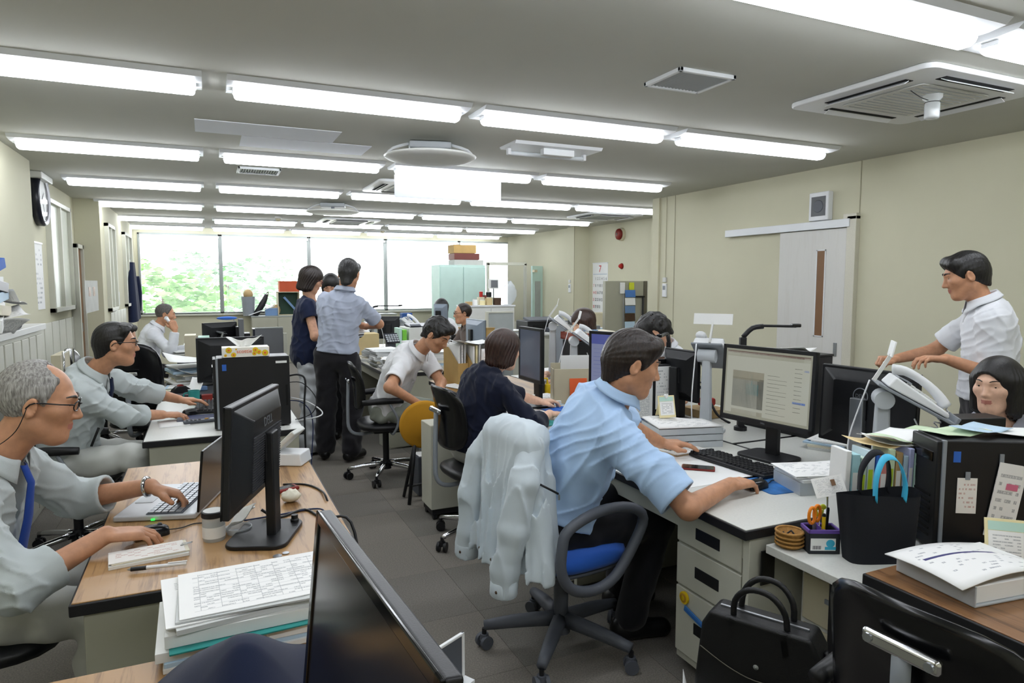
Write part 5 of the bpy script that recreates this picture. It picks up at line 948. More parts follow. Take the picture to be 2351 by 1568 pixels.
# --- clutter desk
monitor('black monitor back standing behind the tissue box', (-.085, 5.60, 1.105), (.40, 5.60, 1.10), .34, (0, 1, 0), logo=False)
mess('large heap of loose white papers beside the dark chair', (-.10, 6.05, .70), .3, 9, .40, .34, 5, 'paper', .03); mess('lower untidy paper pile on the cluttered desk edge', (-.2, 5.75, .70), -.2, 3, .24, .2, 6, 'paper', .012); curved_sheet('big curled white drawing on top of the paper heap', (-.06, 5.98), .50, .36, .2, .90, 'paper', .09, seed=5); curved_sheet('folded white sheet leaning on the paper heap', (-.16, 5.9), .24, .2, .7, .80, 'paper', .05, seed=8)
p = PZ(415, 895, .70); t = thing('tape_dispenser', 'dark tape dispenser on the cluttered desk edge', 'tape dispenser', (-.2, 5.56, .70), .4); b = MB(); b.prism([(-.07, 0), (.07, 0), (.07, .02), (.03, .05), (-.03, .05), (-.06, .025)], -.025, .025, R=np.array([[1, 0, 0], [0, 0, 1.], [0, 1., 0]])); b.build('body', 'black_plastic', t, bevel=.004); b = MB(); b.cyl((0, -.012, .035), (0, .012, .035), .028, n=18); b.build('tape_roll', 'c_dark_red', t, S30)
boxobj('folded_card', 'small blue folded card on the cluttered desk', 'card', (-.08, 5.62, .70), (.12, .05, .03), 'c_dusty_blue', .3); curved_sheet('white slip leaning beside the tape dispenser', (-.09, 5.6), .09, .14, -.3, .75, 'paper', .02, tilt=(.7, 0), seed=9)
# --- partition and the telephone man's desk
a, c = PY(585, 755, 7.1), PY(650, 776, 7.1); t = thing('desk_partition', 'dark grey desk partition with pale end post', 'partition', (a.x, 7.1, 0)); b = MB(); L_ = c.x - a.x; b.span((0, -.012, .45), (L_, .012, a.z)); b.build('felt_panel', 'grey_felt', t, bevel=.004); b = MB(); b.span((L_, -.018, 0), (L_ + .035, .018, a.z - .05)); b.build('end_post', 'steel_light', t, bevel=.003); b = MB(); b.span((0, -.015, a.z), (L_, .015, a.z + .012)); b.build('top_rail', 'steel_grey', t); b = MB(); b.span((0, -.01, 0.01), (.02, .01, .45)); b.build('leg', 'steel_light', t)
def Lp(px, py, z=.70): return PZ(px, py, z)
monitor('slim black monitor beside the telephone man seen from behind', (-.05, 8.05, 1.08), (.30, 8.25, 1.08), .30, (-.6, 1, 0), logo=False, scr='screen_dim')
t = thing('laptop_stand', 'tilted black laptop on a pale stand near the window', 'laptop', (.10, 7.95, .70), .2); b = MB(); b.box((0, 0, .17), (.02, .34, .24), rotm(0, .45, 0)); b.build('lid', 'black_gloss', t, bevel=.004); b = MB(); b.tube([(-.07, -.15, .0), (.02, -.15, .28)], .012, 6); b.tube([(-.07, .15, .0), (.02, .15, .28)], .012, 6); b.tube([(.02, -.15, .28), (.02, .15, .28)], .012, 6); b.build('stand_frame', 'silver', t, S30); b = MB(); b.box((-.05, 0, .01), (.12, .32, .02)); b.build('foot', 'silver', t)
for i, (x, y, w_, h_, m_, lb) in enumerate(((.34, 8.05, .05, .42, 'grey_felt', 'tall grey upright file panel near the slim monitor'), (.40, 8.1, .06, .26, 'black_plastic', 'short black file box next to grey panel'), (.30, 8.15, .03, .33, 'black_plastic', 'narrow black binder standing beside grey panel'), (.50, 8.2, .07, .30, 'navy_metal', 'navy upright speaker box at the desk end'))): boxobj('file_box', lb, 'file box', (x, y, .70), (w_, .22, h_), m_)
for i, (x, y, h_, m_, lb) in enumerate(((-.17, 7.9, .27, 'c_beige', 'cream document box standing on the telephone desk'), (-.04, 7.88, .25, 'c_mint', 'pale green document box beside the cream one'), (-.105, 7.9, .24, 'brown_dark', 'thin brown folder between the two document boxes'))): boxobj('document_box', lb, 'file box', (x, y, .70), (.11 if i < 2 else .02, .26, h_), m_)
mess('newspaper and papers piled at left of the telephone desk', (-.2, 8.25, .70), .1, 5, .3, .3, 14, 'page_grey', .02); mess('flat paper pile behind the document boxes', (.1, 8.7, .70), -.1, 5, .4, .3, 15, 'paper', .025); mess('paper stack on the far left empty desk', (.1, 9.9, .70), .2, 6, .4, .3, 16, 'paper_grey', .03)
t = thing('desk_lamp', 'blue headed desk lamp near the far left window', 'lamp', (.32, 9.7, .70)); b = MB(); b.lathe([(.07, 0), (.07, .015), (.015, .02)], n=18); b.build('base', 'navy_metal', t, S30); b = MB(); b.tube([(0, 0, .015), (.04, 0, .2), (.0, 0, .34)], .008, 6, sm=3); b.build('arm', 'silver', t, 3.2); b = MB(); b.ball((-.08, 0, .35), (.13, .05, .025), 14); b.build('shade', 'c_blue', t, 3.2)
# --- left wall clutter: low cabinet, files, whiteboard
t = thing('low_wall_cabinet', 'grey slatted low cabinet along the left wall', 'cabinet', (-1.29, 3.2, 0)); b = MB(); b.span((0, 0, 0), (.24, 2.35, 1.20)); b.build('body', 'steel_light', t, bevel=.004); b = MB(); b.span((-.0, -.01, 1.20), (.27, 2.38, 1.24)); b.build('top_board', 'offwhite', t, bevel=.004)
for q in range(12): b = MB(); b.span((.24, .02 + q * .196, .05), (.252, .02 + q * .196 + .165, 1.17)); b.build('door_panel', 'steel_light', t, bevel=.004)
t = thing('whiteboard', 'framed whiteboard leaning on the low left cabinet', 'board', (-1.25, 5.0, 1.24)); b = MB(); b.box((0, 0, .17), (.012, .5, .34)); b.build('panel', 'c_grey_felt2', t); b = MB()
for a, c in (((-.01, -.26, 0), (.014, .26, .02)), ((-.01, -.26, .33), (.014, .26, .35)), ((-.01, -.26, 0), (.014, -.24, .35)), ((-.01, .24, 0), (.014, .26, .35))): b.span(a, c)
b.build('frame', 'white_metal', t, bevel=.003); b = MB(); b.box((.02, .40, .16), (.006, .2, .32)); tag(b.build('notice_sheet', 'page_sparse', None, loc=(-1.25, 5.0, 1.24)), 'pale printed sheet hanging past the whiteboard', 'paper')
for i, (y, z, w_, m_, rx, lb) in enumerate(((4.30, 1.56, .32, 'c_blue', .3, 'bright blue ring file on top of the left heap'), (4.35, 1.49, .34, 'navy_metal', -.12, 'dark navy folder below the blue file'), (4.42, 1.42, .30, 'c_pale_blue', .1, 'pale blue folder in the left heap'), (4.5, 1.345, .34, 'paper_cream', -.05, 'bundle of cream papers in the left heap'), (4.4, 1.27, .36, 'paper', .04, 'thick white paper bundle at the heap bottom'))):
    o = boxobj('ring_file' if i < 3 else 'paper_bundle', lb, 'file' if i < 3 else 'papers', (-1.13, y, z), (.26, w_, .055 if i != 4 else .07), m_); o.rotation_euler = (rx, .05, .1 * (i - 2))
for i, (y, z) in enumerate(((4.62, 1.33), (4.68, 1.42), (4.6, 1.24))): curved_sheet(('crumpled white sheet bulging from the left heap', 'upper loose page sticking out of the left heap', 'lower curled page on the left cabinet top')[i], (-1.08, y), .26, .22, .5 + i, z, 'page_text', .08, seed=20 + i, tilt=(.1, .2))
boxobj('navy_bag', 'navy soft bag on the low left cabinet', 'bag', (-1.12, 4.85, 1.24), (.2, .3, .06), 'navy', .1, .02)
t = thing('book_rack', 'beige wire book rack on the shelf behind the second man', 'rack', (-1.0, 5.9, 0)); b = MB(); b.span((-.18, -.35, .0), (.16, .5, .78)); b.build('shelf_cabinet', 'steel_beige', t, bevel=.004); b = MB(); b.box((0, 0, .90), (.06, .36, .2)); b.build('beige_case', 'c_beige', t, bevel=.004)
b = MB(); b.tube([(.05, -.2, .78), (.05, -.2, 1.02), (.05, .2, 1.02), (.05, .2, .78)], .008, 6); b.build('wire_frame', 'chrome', t, 3.2)
mess('papers on the low shelf behind the second man', (-.98, 5.72, .78), .2, 4, .26, .22, 31, 'page_text', .015)
# --- coat on the left wall
t = thing('hanging_coat', 'navy coat hanging on the far left wall', 'coat', (-1.10, 12.6, 1.0)); b = MB()
b.grid(lambda u, v: ((.05 + .05 * v) * math.cos(2 * math.pi * u) * (1 + .12 * math.sin(6 * math.pi * u * 2)), (.10 + .16 * v ** .6) * math.sin(2 * math.pi * u), .85 - .92 * v + .05 * math.sin(2 * math.pi * u) * v), 36, 14); b.build('coat_body', 'navy', t, 3.2); b = MB(); b.tube([(.05, .2, .62), (.07, .25, .35), (.06, .24, .05)], [.05, .055, .04], 10, sm=3); b.build('sleeve', 'navy', t, 3.2); b = MB(); b.tube([(0, 0, .85), (0, 0, .90), (-.04, 0, .9)], .006, 6); b.build('hook', 'silver', t)
# --- low cabinets below the far windows
for i, (x0, x1) in enumerate(((.75, 1.66), (1.68, 2.58), (2.6, 3.5))):
    t = thing('low_cabinet', ('grey low cabinet under the window, holding the tall bin', 'middle grey low cabinet under the green crate', 'grey low cabinet behind the standing pair')[i], 'cabinet', (x0, 13.35, 0)); b = MB(); b.span((0, 0, 0), (x1 - x0, .45, .88)); b.build('body', 'steel_beige', t, bevel=.004); b = MB(); b.span((-.005, -.01, .88), (x1 - x0 + .005, .46, .90)); b.build('top', 'steel_grey', t)
    for q in range(2): w_ = (x1 - x0) / 2; b = MB(); b.span((q * w_ + .006, -.014, .04), ((q + 1) * w_ - .006, 0, .86)); d_ = b.build('sliding_door', 'steel_beige', t, bevel=.003); b = MB(); b.span((q * w_ + .05, -.017, .5), (q * w_ + .08, -.013, .6)); b.build('pull', 'edge_grey', d_)
def PF(px, py): return PY(px, py, 13.55)
p = PF(571, 718); t = thing('tall_bin', 'tall grey bin standing on the window cabinet', 'bin', (p.x, 13.55, .90)); b = MB(); b.lathe([(.10, 0), (.125, .36), (.115, .36), (.09, .01), (0, .01)], n=22); b.build('bin_body', 'mid_grey_plastic', t, S30); b = MB(); b.ball((0, 0, .40), (.09, .08, .1), 12); b.build('bundle', 'c_tan', t, 3.2)
p = PF(606, 700); t = thing('golf_bag', 'slim black bag leaning on the window cabinet', 'bag', (p.x - .05, 13.5, .90)); b = MB(); b.tube([(-.12, 0, .0), (.02, 0, .22), (.10, 0, .40)], [.05, .06, .035], 10, sm=3); b.build('bag_body', 'black_vinyl', t, 3.2); b = MB(); b.tube([(.08, 0, .38), (.13, 0, .45), (.10, -.02, .32)], .008, 6, sm=3); b.build('strap', 'brown_dark', t, 3.2)
p = PF(622, 705); boxobj('blue_box', 'small blue box on the window cabinet', 'box', (p.x, 13.5, .90), (.22, .15, .14), 'c_dusty_blue', lid='clear_box'); p = PF(600, 712); b = MB(); b.box((0, 0, .0), (.5, .03, .015), rotm(0, -.35, 0)); tag(b.build('white_stick', 'white_plastic', None, loc=(p.x, 13.42, 1.0)), 'white stick leaning across the window cabinet', 'stick')
p = PF(632, 690); b = MB(); b.ball((0, 0, .1), (.09, .08, .11), 12); tag(b.build('paper_bag', 'c_tan', None, 3.2, loc=(p.x, 13.55, .90)), 'crumpled tan bag beside the green crate', 'bag')
p = PF(662, 720); t = thing('crate', 'open wooden crate lined green on the window cabinet', 'crate', (p.x, 13.55, .90)); b = MB()
for a, c in (((-.2, -.15, 0), (.2, .15, .015)), ((-.2, -.15, 0), (-.185, .15, .45)), ((.185, -.15, 0), (.2, .15, .45)), ((-.2, -.15, .435), (.2, .15, .45))): b.span(a, c)
b.build('frame', 'c_beige', t, bevel=.003); b = MB(); b.span((-.185, .12, .015), (.185, .14, .435)); b.build('green_back', 'c_dark_green', t); b = MB(); b.box((.05, 0, .2), (.04, .04, .38), rotm(0, -.7, 0)); b.build('blue_tube', 'c_dusty_blue', t)
boxobj('orange_box', 'orange box with lid on top of the green crate', 'box', (p.x + .02, 13.55, 1.35), (.36, .28, .19), 'c_orange2', lid='c_orange2')
# ================================================================== RIGHT BLOCK OF DESKS
RX0, RX1 = 1.60, 2.42
desk('dark wood-grain desk at bottom right with the printed binder', 1.67, 2.45, .05, 1.27, top='wood_dark', body='steel_light', ped=None)
r1 = desk('white topped desk of the man in the blue shirt', RX0, RX1, 1.65, 2.85, top='laminate_white', body='steel_light', ped='lo', dw=.36); desk('white topped desk of the woman in navy', RX0, RX1, 2.86, 4.05, top='laminate_white', body='steel_light'); desk('brown topped desk with kraft file boxes', 1.68, RX1, 4.25, 5.40, top='wood_brown', body='steel_light')
desk('opposite desk of the smiling woman', RX1 + .01, 3.12, 1.35, 2.6, top='laminate_white', body='steel_light', front=1); desk('opposite desk behind the white document sheet', RX1 + .01, 3.12, 2.62, 3.95, top='laminate_white', body='steel_light', front=1); desk('opposite desk below the red tray', RX1 + .01, 3.12, 3.97, 5.40, top='laminate_white', body='steel_light', front=1)
t = thing('bridge_shelf', 'pale laminate shelf bridging two right hand desks', 'shelf', (1.76, 1.285, 0)); b = MB(); b.span((-.08, 0, .615), (.95, .355, .645)); b.build('board', 'laminate_white', t, bevel=.003); b = MB(); b.span((.92, .02, 0), (.945, .335, .615)); b.build('leg_panel', 'steel_light', t); b = MB(); b.span((.03, .16, .0), (.05, .19, .615)); b.build('leg', 'edge_black', t)
t = thing('drawer_unit', 'cream plastic drawer unit under the pale shelf', 'cabinet', (1.83, 1.30, 0)); b = MB(); b.span((0, 0, 0), (.4, .32, .55)); b.build('cabinet', 'offwhite', t, bevel=.006)
for q in range(3): b = MB(); b.span((-.012, .015, .03 + q * .175), (0, .305, .19 + q * .175)); d_ = b.build('drawer', 'c_beige', t, bevel=.005); b = MB(); b.span((-.018, .11, .12 + q * .175), (-.010, .21, .135 + q * .175)); b.build('pull', 'mid_grey_plastic', d_)
# magnets on the drawers
t = thing('magnet_clip', 'round yellow magnet on the bottom drawer', 'magnet', (1.634, 1.99, .315)); b = MB(); b.lathe([(.024, 0), (.024, .008), (0, .011)], n=20, R=rotm(0, -math.pi / 2, 0)); b.build('disc', 'c_yellow', t, S30); b = MB(); b.lathe([(.018, .0095), (.010, .0125)], n=20, R=rotm(0, -math.pi / 2, 0), cap=False); b.build('rim', 'c_mustard', t)
t = thing('plastic_strip', 'blue magnetic strip stuck slanting on the bottom drawer', 'magnet', (1.634, 1.89, .255)); b = MB(); b.box((-.004, 0, 0), (.006, .20, .022), rotm(.22, 0, 0)); b.build('strip', 'c_dusty_blue2', t, bevel=.002); b = MB(); b.box((-.0075, 0, 0), (.001, .18, .004), rotm(.22, 0, 0)); b.build('ridge', 'c_blue', t)
b = MB(); b.box((0, 0, 0), (.06, .004, .12)); tag(b.build('sticker_card', 'black_gloss2', None, loc=(1.70, 1.648, .56)), 'dark card with a pale logo on the desk end', 'sticker'); 
# ---- blue shirt man's desk
A, B = PD(1664, 790, 3.31), PD(1878, 808, 2.89)
ct = [('window_area', 'screen_white', .02, .04, .98, .96), ('title_bar', 'screen_bar', .02, .03, .98, .06), ('photo_sky', 'screen_photo_sky', .10, .32, .48, .45), ('photo', 'screen_photo', .10, .42, .48, .86), ('photo_rig', 'screen_teal', .27, .50, .42, .66), ('photo_mast', 'screen_teal', .33, .36, .345, .52), ('next_photo', 'screen_photo_sky', .10, .90, .48, .96), ('toolbar', 'screen_beige', .02, .06, .98, .11)]
ct += [('text_line', 'screen_ink', .52, .34 + .055 * q, .52 + (.22 if q % 3 else .14), .345 + .055 * q) for q in range(11)] + [('menu_line', 'screen_ink', .82, .2 + .06 * q, .90, .206 + .06 * q) for q in range(11)] + [('button_bar', 'screen_btn', .81, .66, .95, .69), ('tab', 'screen_btn', .92, .21, .97, .235)]
monitor('wide black monitor showing a document with a photograph', A, B, .365, (-1, -.1, 0), scr='screen_beige', tilt=.05, content=[c if True else c for c in ct], logo=True)
keyboard('black keyboard in front of the document monitor', (2.14, 2.28, .70), .08, .44, .15)
p = PZ(1775, 1112, .70); b = MB(); b.prism(rrect(.20, .23, .02), 0, .003); o = b.build('mouse_pad', 'mousepad_pic', None, loc=(p.x, p.y, .70)); o.rotation_euler = (0, 0, -.1); tag(o, 'blue sky picture mouse pad under the right hand', 'mouse pad'); mouse('black mouse under the blue shirt man\'s hand', (PZ(1736, 1116, .71).x, PZ(1736, 1116, .71).y, .703), .1)
b = MB(); b.box((0, 0, .0015), (.42, .52, .003)); tag(b.build('desk_mat', 'paper', None, loc=(1.90, 2.36, .70)), 'large white paper mat on the blue shirt man\'s desk', 'mat')
p = PZ(1603, 1075, .706); t = thing('smartphone', 'black smartphone with red case on the white mat', 'phone', (p.x, p.y, .703), .85); b = MB(); b.box((0, 0, .0045), (.068, .142, .009)); b.build('case', 'c_dark_red', t, bevel=.004); b = MB(); b.box((0, 0, .0095), (.060, .132, .001)); b.build('display', 'black_gloss', t)
a, c = PZ(1613, 1045, .712), PZ(1703, 1075, .712); t = thing('folding_ruler', 'yellowish wooden ruler lying on the white mat', 'ruler', tuple(a)); dv = np.array(c - a); b = MB(); b.box(dv / 2 + np.array([0, 0, -.004]), (np.linalg.norm(dv), .022, .009), rz=math.atan2(dv[1], dv[0])); b.build('body', 'c_tan2', t, bevel=.002); b = MB(); b.box(dv / 2 + np.array([0, 0, .0008]), (np.linalg.norm(dv) * .95, .003, .0006), rz=math.atan2(dv[1], dv[0])); b.build('scale_line', 'brown_dark', t)
p = PZ(1545, 1028, .70); t = thing('clipboard', 'brown clipboard with papers under the calculator', 'clipboard', (p.x, p.y, .70), .1); b = MB(); b.box((0, 0, .002), (.24, .30, .004)); b.build('board', 'c_tan', t, bevel=.001); b = MB(); b.box((0, 0, .006), (.21, .28, .004)); b.build('papers', 'page_text', t)
t = thing('calculator', 'desk calculator with beige keys and dark display', 'calculator', (p.x - .01, p.y + .0, .709), .25); b = MB(); b.box((0, 0, .012), (.15, .11, .018), rotm(0, -.06, 0)); b.build('body', 'black_plastic', t, bevel=.005); b = MB(); b.box((.05, 0, .025), (.03, .085, .004), rotm(0, -.25, 0)); b.build('display', 'screen_lcd', t)
for r in range(5):
    for c_ in range(5): b = MB(); b.box((.018 - .02 * r, -.038 + .019 * c_, .0225), (.014, .014, .005)); b.build('key', 'c_beige' if c_ else 'text_orange', t)
p = PZ(1512, 1015, .70); t = thing('card_holder_box', 'dark blue card holder box lettered with white 100', 'box', (p.x + .05, p.y + .16, .70), -.35); b = MB(); b.box((0, 0, .045), (.14, .05, .09)); b.build('carton', 'c_navy2', t, bevel=.002); text('NAME CARD HOLDER', .0125, 'paper', t, (0, -.0256, .068), (math.pi / 2, 0, 0)); text('100', .036, 'paper', t, (-.02, -.0256, .036), (math.pi / 2, 0, 0)); text('POCKETS', .010, 'paper', t, (.04, -.0256, .036), (math.pi / 2, 0, 0))
b = MB(); b.box((0, 0, .012), (.12, .06, .02)); o = b.build('pencil_case', 'polka', None, bevel=.008, loc=(p.x + .02, p.y + .10, .71)); tag(o, 'navy dotted pencil case beside the calculator', 'pencil case')
# clear trays with papers
t = thing('clear_tray_stack', 'stack of clear plastic trays with papers, left of monitor', 'tray', (2.20, 2.74, .70), -.25)
for q in range(3):
    b = MB(); z0 = q * .034
    for a, c in (((-.17, -.12, z0), (.17, .12, z0 + .003)), ((-.17, -.12, z0), (-.166, .12, z0 + .03)), ((.166, -.12, z0), (.17, .12, z0 + .03)), ((-.17, -.12, z0), (.17, -.116, z0 + .03)), ((-.17, .116, z0), (.17, .12, z0 + .03))): b.span(a, c)
    b.build('tray', 'clear_box', t); b = MB(); b.box((0, 0, z0 + .013), (.31, .21, .016)); b.build('tray_papers', 'paper_grey', t)
b = MB(); b.grid(lambda u, v: ((u - .5) * .34, (v - .5) * .24, .108 + .012 * math.sin(4 * u + 1) * v), 8, 6, .006); b.build('top_papers', 'page_sparse', t, 3.2)
def easel_card(label, p, rz, w=.095, h_=.115, tilt=.25, clip=True, name='desk_calendar'):
    t = thing(name, label, 'calendar', p, rz); R = rotm(-tilt, 0, 0); b = MB(); b.box(R @ np.array([0, 0, h_ / 2]), (w, .004, h_), R); b.build('frame', 'c_paleyellow', t, bevel=.001); b = MB(); b.box(R @ np.array([0, -.0026, h_ * .42]), (w * .84, .001, h_ * .62), R); b.build('page', 'page_cal', t); b = MB(); b.box(R @ np.array([0, -.0026, h_ * .84]), (w * .84, .001, h_ * .2), R); b.build('header', 'c_mint', t)
    b = MB(); R2 = rotm(tilt + .15, 0, 0); b.box(np.array([0, .045, h_ * .40]) , (w * .8, .003, h_ * .8), R2); b.build('strut', 'c_paleyellow', t)
    if clip: b = MB(); b.ball(R @ np.array([-.006, -.006, h_]), (.008, .005, .008), 10); b.ball(R @ np.array([.006, -.006, h_]), (.008, .005, .008), 10); b.ball(R @ np.array([0, -.006, h_ - .008]), (.008, .005, .010), 10); b.build('heart_clip', 'paper', t, 3.2)
    return t
easel_card('small yellow framed desk calendar with a heart clip', (2.16, 2.80, .822), .35 - .5)
# black computer with papers hung on its side, things on top
tw = tower('low black computer with printed sheets hung on its side', (2.23, 3.36, .70), -.12, .18, .40, .335, stickers=False); b = MB(); b.span((-.05, -.098, .0), (.17, -.096, .325)); b.build('hung_sheet', 'page_grid', tw); b = MB(); b.span((.19, -.098, .07), (.31, -.096, .325)); b.build('second_sheet', 'page_sparse', tw); b = MB(); b.span((.172, -.1, .15), (.188, -.095, .325)); b.build('strip', 'edge_black', tw)
t = thing('photo_frame', 'small picture of a blue car standing on the low computer', 'picture', (2.34, 3.36, 1.037), .15 - .6); b = MB(); b.box((0, 0, .065), (.10, .012, .13), rotm(-.15, 0, 0)); b.build('frame', 'mid_grey_plastic', t, bevel=.002); b = MB(); b.box((0, -.0085, .065), (.09, .001, .12), rotm(-.15, 0, 0)); b.build('picture', 'screen_car', t); b = MB(); b.box((0, .03, .03), (.02, .05, .004), rotm(.9, 0, 0)); b.build('strut', 'black_plastic', t)
t = thing('hard_drive', 'flat black drive with a blue light on the low computer', 'drive', (2.52, 3.33, 1.037), -.1); b = MB(); b.box((0, 0, .014), (.15, .11, .026)); b.build('case', 'black_gloss2', t, bevel=.004); b = MB(); b.box((-.076, -.03, .014), (.002, .006, .004)); b.build('led', 'led_blue', t); boxobj('note_box', 'grey slim box stacked behind the drive', 'box', (2.42, 3.42, 1.037), (.12, .05, .05), 'grey_plastic')
cable('black cable plugged into the low computer\'s back', [(2.63, 3.32, .90), (2.70, 3.28, .91), (2.74, 3.2, .86), (2.75, 3.1, .74), (2.76, 3.0, .703)], .008)
boxobj('red_pouch', 'red pouch behind the document monitor', 'pouch', (2.80, 3.25, .76), (.09, .08, .05), 'c_red', .2, .015); boxobj('yellow_board', 'yellow tray under the red pouch', 'tray', (2.79, 3.25, .70), (.2, .2, .05), 'c_tan')
# ---- navy woman's desk
A, B = PD(1356, 757, 4.0), PD(1470, 768, 3.75); ct = [('header', 'screen_blue', .0, .0, 1, .20), ('sheet', 'screen_sheet', .02, .2, .98, .97)] + [('row_line', 'screen_blue', .05, .3 + .08 * q, .95, .308 + .08 * q) for q in range(8)] + [('column_line', 'screen_blue', .25 + .25 * q, .25, .258 + .25 * q, .95) for q in range(3)]
monitor('black monitor with a blue spreadsheet on screen', A, B, .33, (-1, -.6, 0), scr='screen_sheet', content=ct, logo=False)
A, B = PD(1195, 742, 4.6), PD(1247, 762, 4.30); monitor('tall dim monitor beside the navy woman\'s head', A, B, .36, (-1, -.3, 0), scr='screen_dim2', logo=False)
p = PZ(1310, 925, .70); t = thing('file_holder', 'cream cardboard file holder on the navy woman\'s desk', 'file holder', (2.27, 3.98, .70), -.3); b = MB()
for a, c in (((-.15, -.06, 0), (.15, -.056, .24)), ((-.15, .056, 0), (.15, .06, .27)), ((-.15, -.06, 0), (-.146, .06, .24)), ((.146, -.06, 0), (.15, .06, .2)), ((-.15, -.06, 0), (.15, .06, .004))): b.span(a, c)
b.build('carton', 'c_beige', t, bevel=.001); b = MB(); b.box((.02, .01, .17), (.22, .008, .31)); b.build('white_folder', 'paper', t)
t = thing('orange_notebook', 'bright orange notebook leaning on the cream file holder', 'notebook', (2.26, 3.885, .70), -.3); b = MB(); b.box((0, .02, .09), (.12, .012, .175), rotm(-.22, 0, 0)); b.build('cover', 'c_orange', t, bevel=.002); b = MB(); b.box((0.002, .022, .09), (.118, .009, .172), rotm(-.22, 0, 0)); b.build('pages', 'paper_cream', t)
def mug(label, p, m_, rz=0):
    t = thing('mug', label, 'mug', p, rz); b = MB(); b.lathe([(0, .004), (.036, .004), (.041, .09), (.038, .09), (.033, .01), (0, .01)], n=22); b.build('cup', m_, t, S30); b = MB(); b.tube([(-.039, 0, .075), (-.066, 0, .07), (-.066, 0, .035), (-.038, 0, .025)], .005, 6, sm=4); b.build('handle', m_, t, 3.2)
mug('cream patterned mug before the orange notebook', (2.20, 3.80, .70), 'c_paleyellow', .6)
p = (2.14, 4.10, .70); t = thing('open_book', 'open book on the navy woman\'s desk', 'book', p, .2); b = MB(); b.box((0, 0, .014), (.22, .30, .028)); b.build('pages', 'page_sparse', t, bevel=.004); b = MB(); b.box((0, 0, .002), (.24, .32, .004)); b.build('cover', 'c_pale_blue', t)
t = thing('pump_bottle', 'yellow pump bottle behind the cream file holder', 'bottle', (2.26, 4.35, .70)); b = MB(); b.lathe([(0, 0), (.028, 0), (.03, .05), (.022, .075), (.01, .08), (.01, .09)], n=16); b.build('bottle', 'c_yellow', t, S30); b = MB(); b.cyl((0, 0, .09), (0, 0, .12), .006); b.tube([(0, 0, .12), (-.03, 0, .12), (-.035, 0, .11)], .006, 6); b.build('pump', 'c_yellow', t, S30)
t = thing('pen_stand', 'dark pen stand crowded with pens by the dim monitor', 'pen stand', (2.20, 4.36, .70)); b = MB(); b.lathe([(0, .003), (.04, .003), (.042, .10), (.038, .10), (.036, .01), (0, .01)], n=16); b.build('cup', 'black_plastic', t, S30)
for q in range(6): b = MB(); a_ = q * 1.05; b.cyl((.015 * math.cos(a_), .015 * math.sin(a_), .01), (.035 * math.cos(a_), .035 * math.sin(a_), .16 + .01 * (q % 3)), .004, n=6); b.build('pen', ('c_blue', 'c_red', 'silver', 'black_plastic', 'c_pale_blue', 'white_plastic')[q], t)
boxobj('clear_case', 'tall clear card case beside the pen stand', 'case', (2.31, 4.22, .70), (.03, .06, .2), 'clear_box')
def cloth_heap(label, p, w, d, m_, seed, name='hand_towel', cat='cloth'):
    b = MB(); b.grid(lambda u, v: ((u - .5) * w, (v - .5) * d, .006 + .018 * abs(math.sin(9 * u + seed + 3 * v)) * math.sin(math.pi * u) * math.sin(math.pi * v)), 16, 12, .003); tag(b.build(name, m_, None, 3.2, loc=p), label, cat)
cloth_heap('blue folded towel beside the navy woman\'s hand', (2.06, 3.78, .70), .22, .12, 'c_blue', 1); cloth_heap('teal cloth at the white desk edge', (1.80, 3.42, .70), .16, .12, 'c_teal', 2); curved_sheet('white page near the teal cloth', (1.86, 3.3), .15, .2, .2, .7012, 'paper', .002, seed=41); curved_sheet('white page under the navy woman\'s forearm', (1.85, 3.72), .21, .29, .2, .7012, 'page_text', .002, seed=42)
# ---- kraft file boxes on the brown desk
for i, (x, y, rz, lb) in enumerate(((1.86, 5.22, .1, 'leftmost kraft file box stuffed with white paper'), (1.965, 5.15, .05, 'middle kraft file box with a yellow folder'), (2.08, 5.05, .0, 'rightmost kraft file box cut diagonally'))):
    t = thing('file_box', lb, 'file box', (x, y, .70), rz); R_ = np.array([[0, 0, 1.], [1, 0, 0], [0, 1, 0]]); pr = [(-.14, 0), (.14, 0), (.14, .29), (.05, .29), (-.14, .17)]
    for sx in (-.045, .045): b = MB(); b.prism(pr, sx - .0015, sx + .0015, R=R_); b.build('side', 'kraft', t)
    b = MB(); b.span((-.045, -.14, 0), (.045, -.137, .17)); b.span((-.045, .137, 0), (.045, .14, .29)); b.span((-.045, -.14, 0), (.045, .14, .003)); b.build('spine', 'kraft', t)
    for q in range(3): b = MB(); b.box((-.025 + .025 * q, .0, .16 + .01 * q), (.014, .24, .30), rotm(.03 * q, 0, 0)); b.build('document', ('paper', 'c_paleyellow' if i == 1 else 'page_sparse', 'paper_grey')[q], t)
curved_sheet('long white sheet curling over the kraft file boxes', (1.96, 5.12), .34, .26, .1, 1.03, 'paper', .05, seed=44); b = MB(); b.grid(lambda u, v: ((u - .5) * .2, .01 * math.sin(3 * v), -.22 * v * (1 - .3 * u)), 6, 6, .001); tag(b.build('hanging_paper', 'page_sparse', None, 3.2, loc=(2.06, 4.90, 1.0)), 'triangular white paper hanging on the kraft boxes', 'paper')
mouse('black mouse on the brown desk', (1.93, 4.76, .70), .4); curved_sheet('blank sheet on the brown desk corner', (1.80, 5.0), .2, .26, .3, .702, 'paper', .003, seed=45)
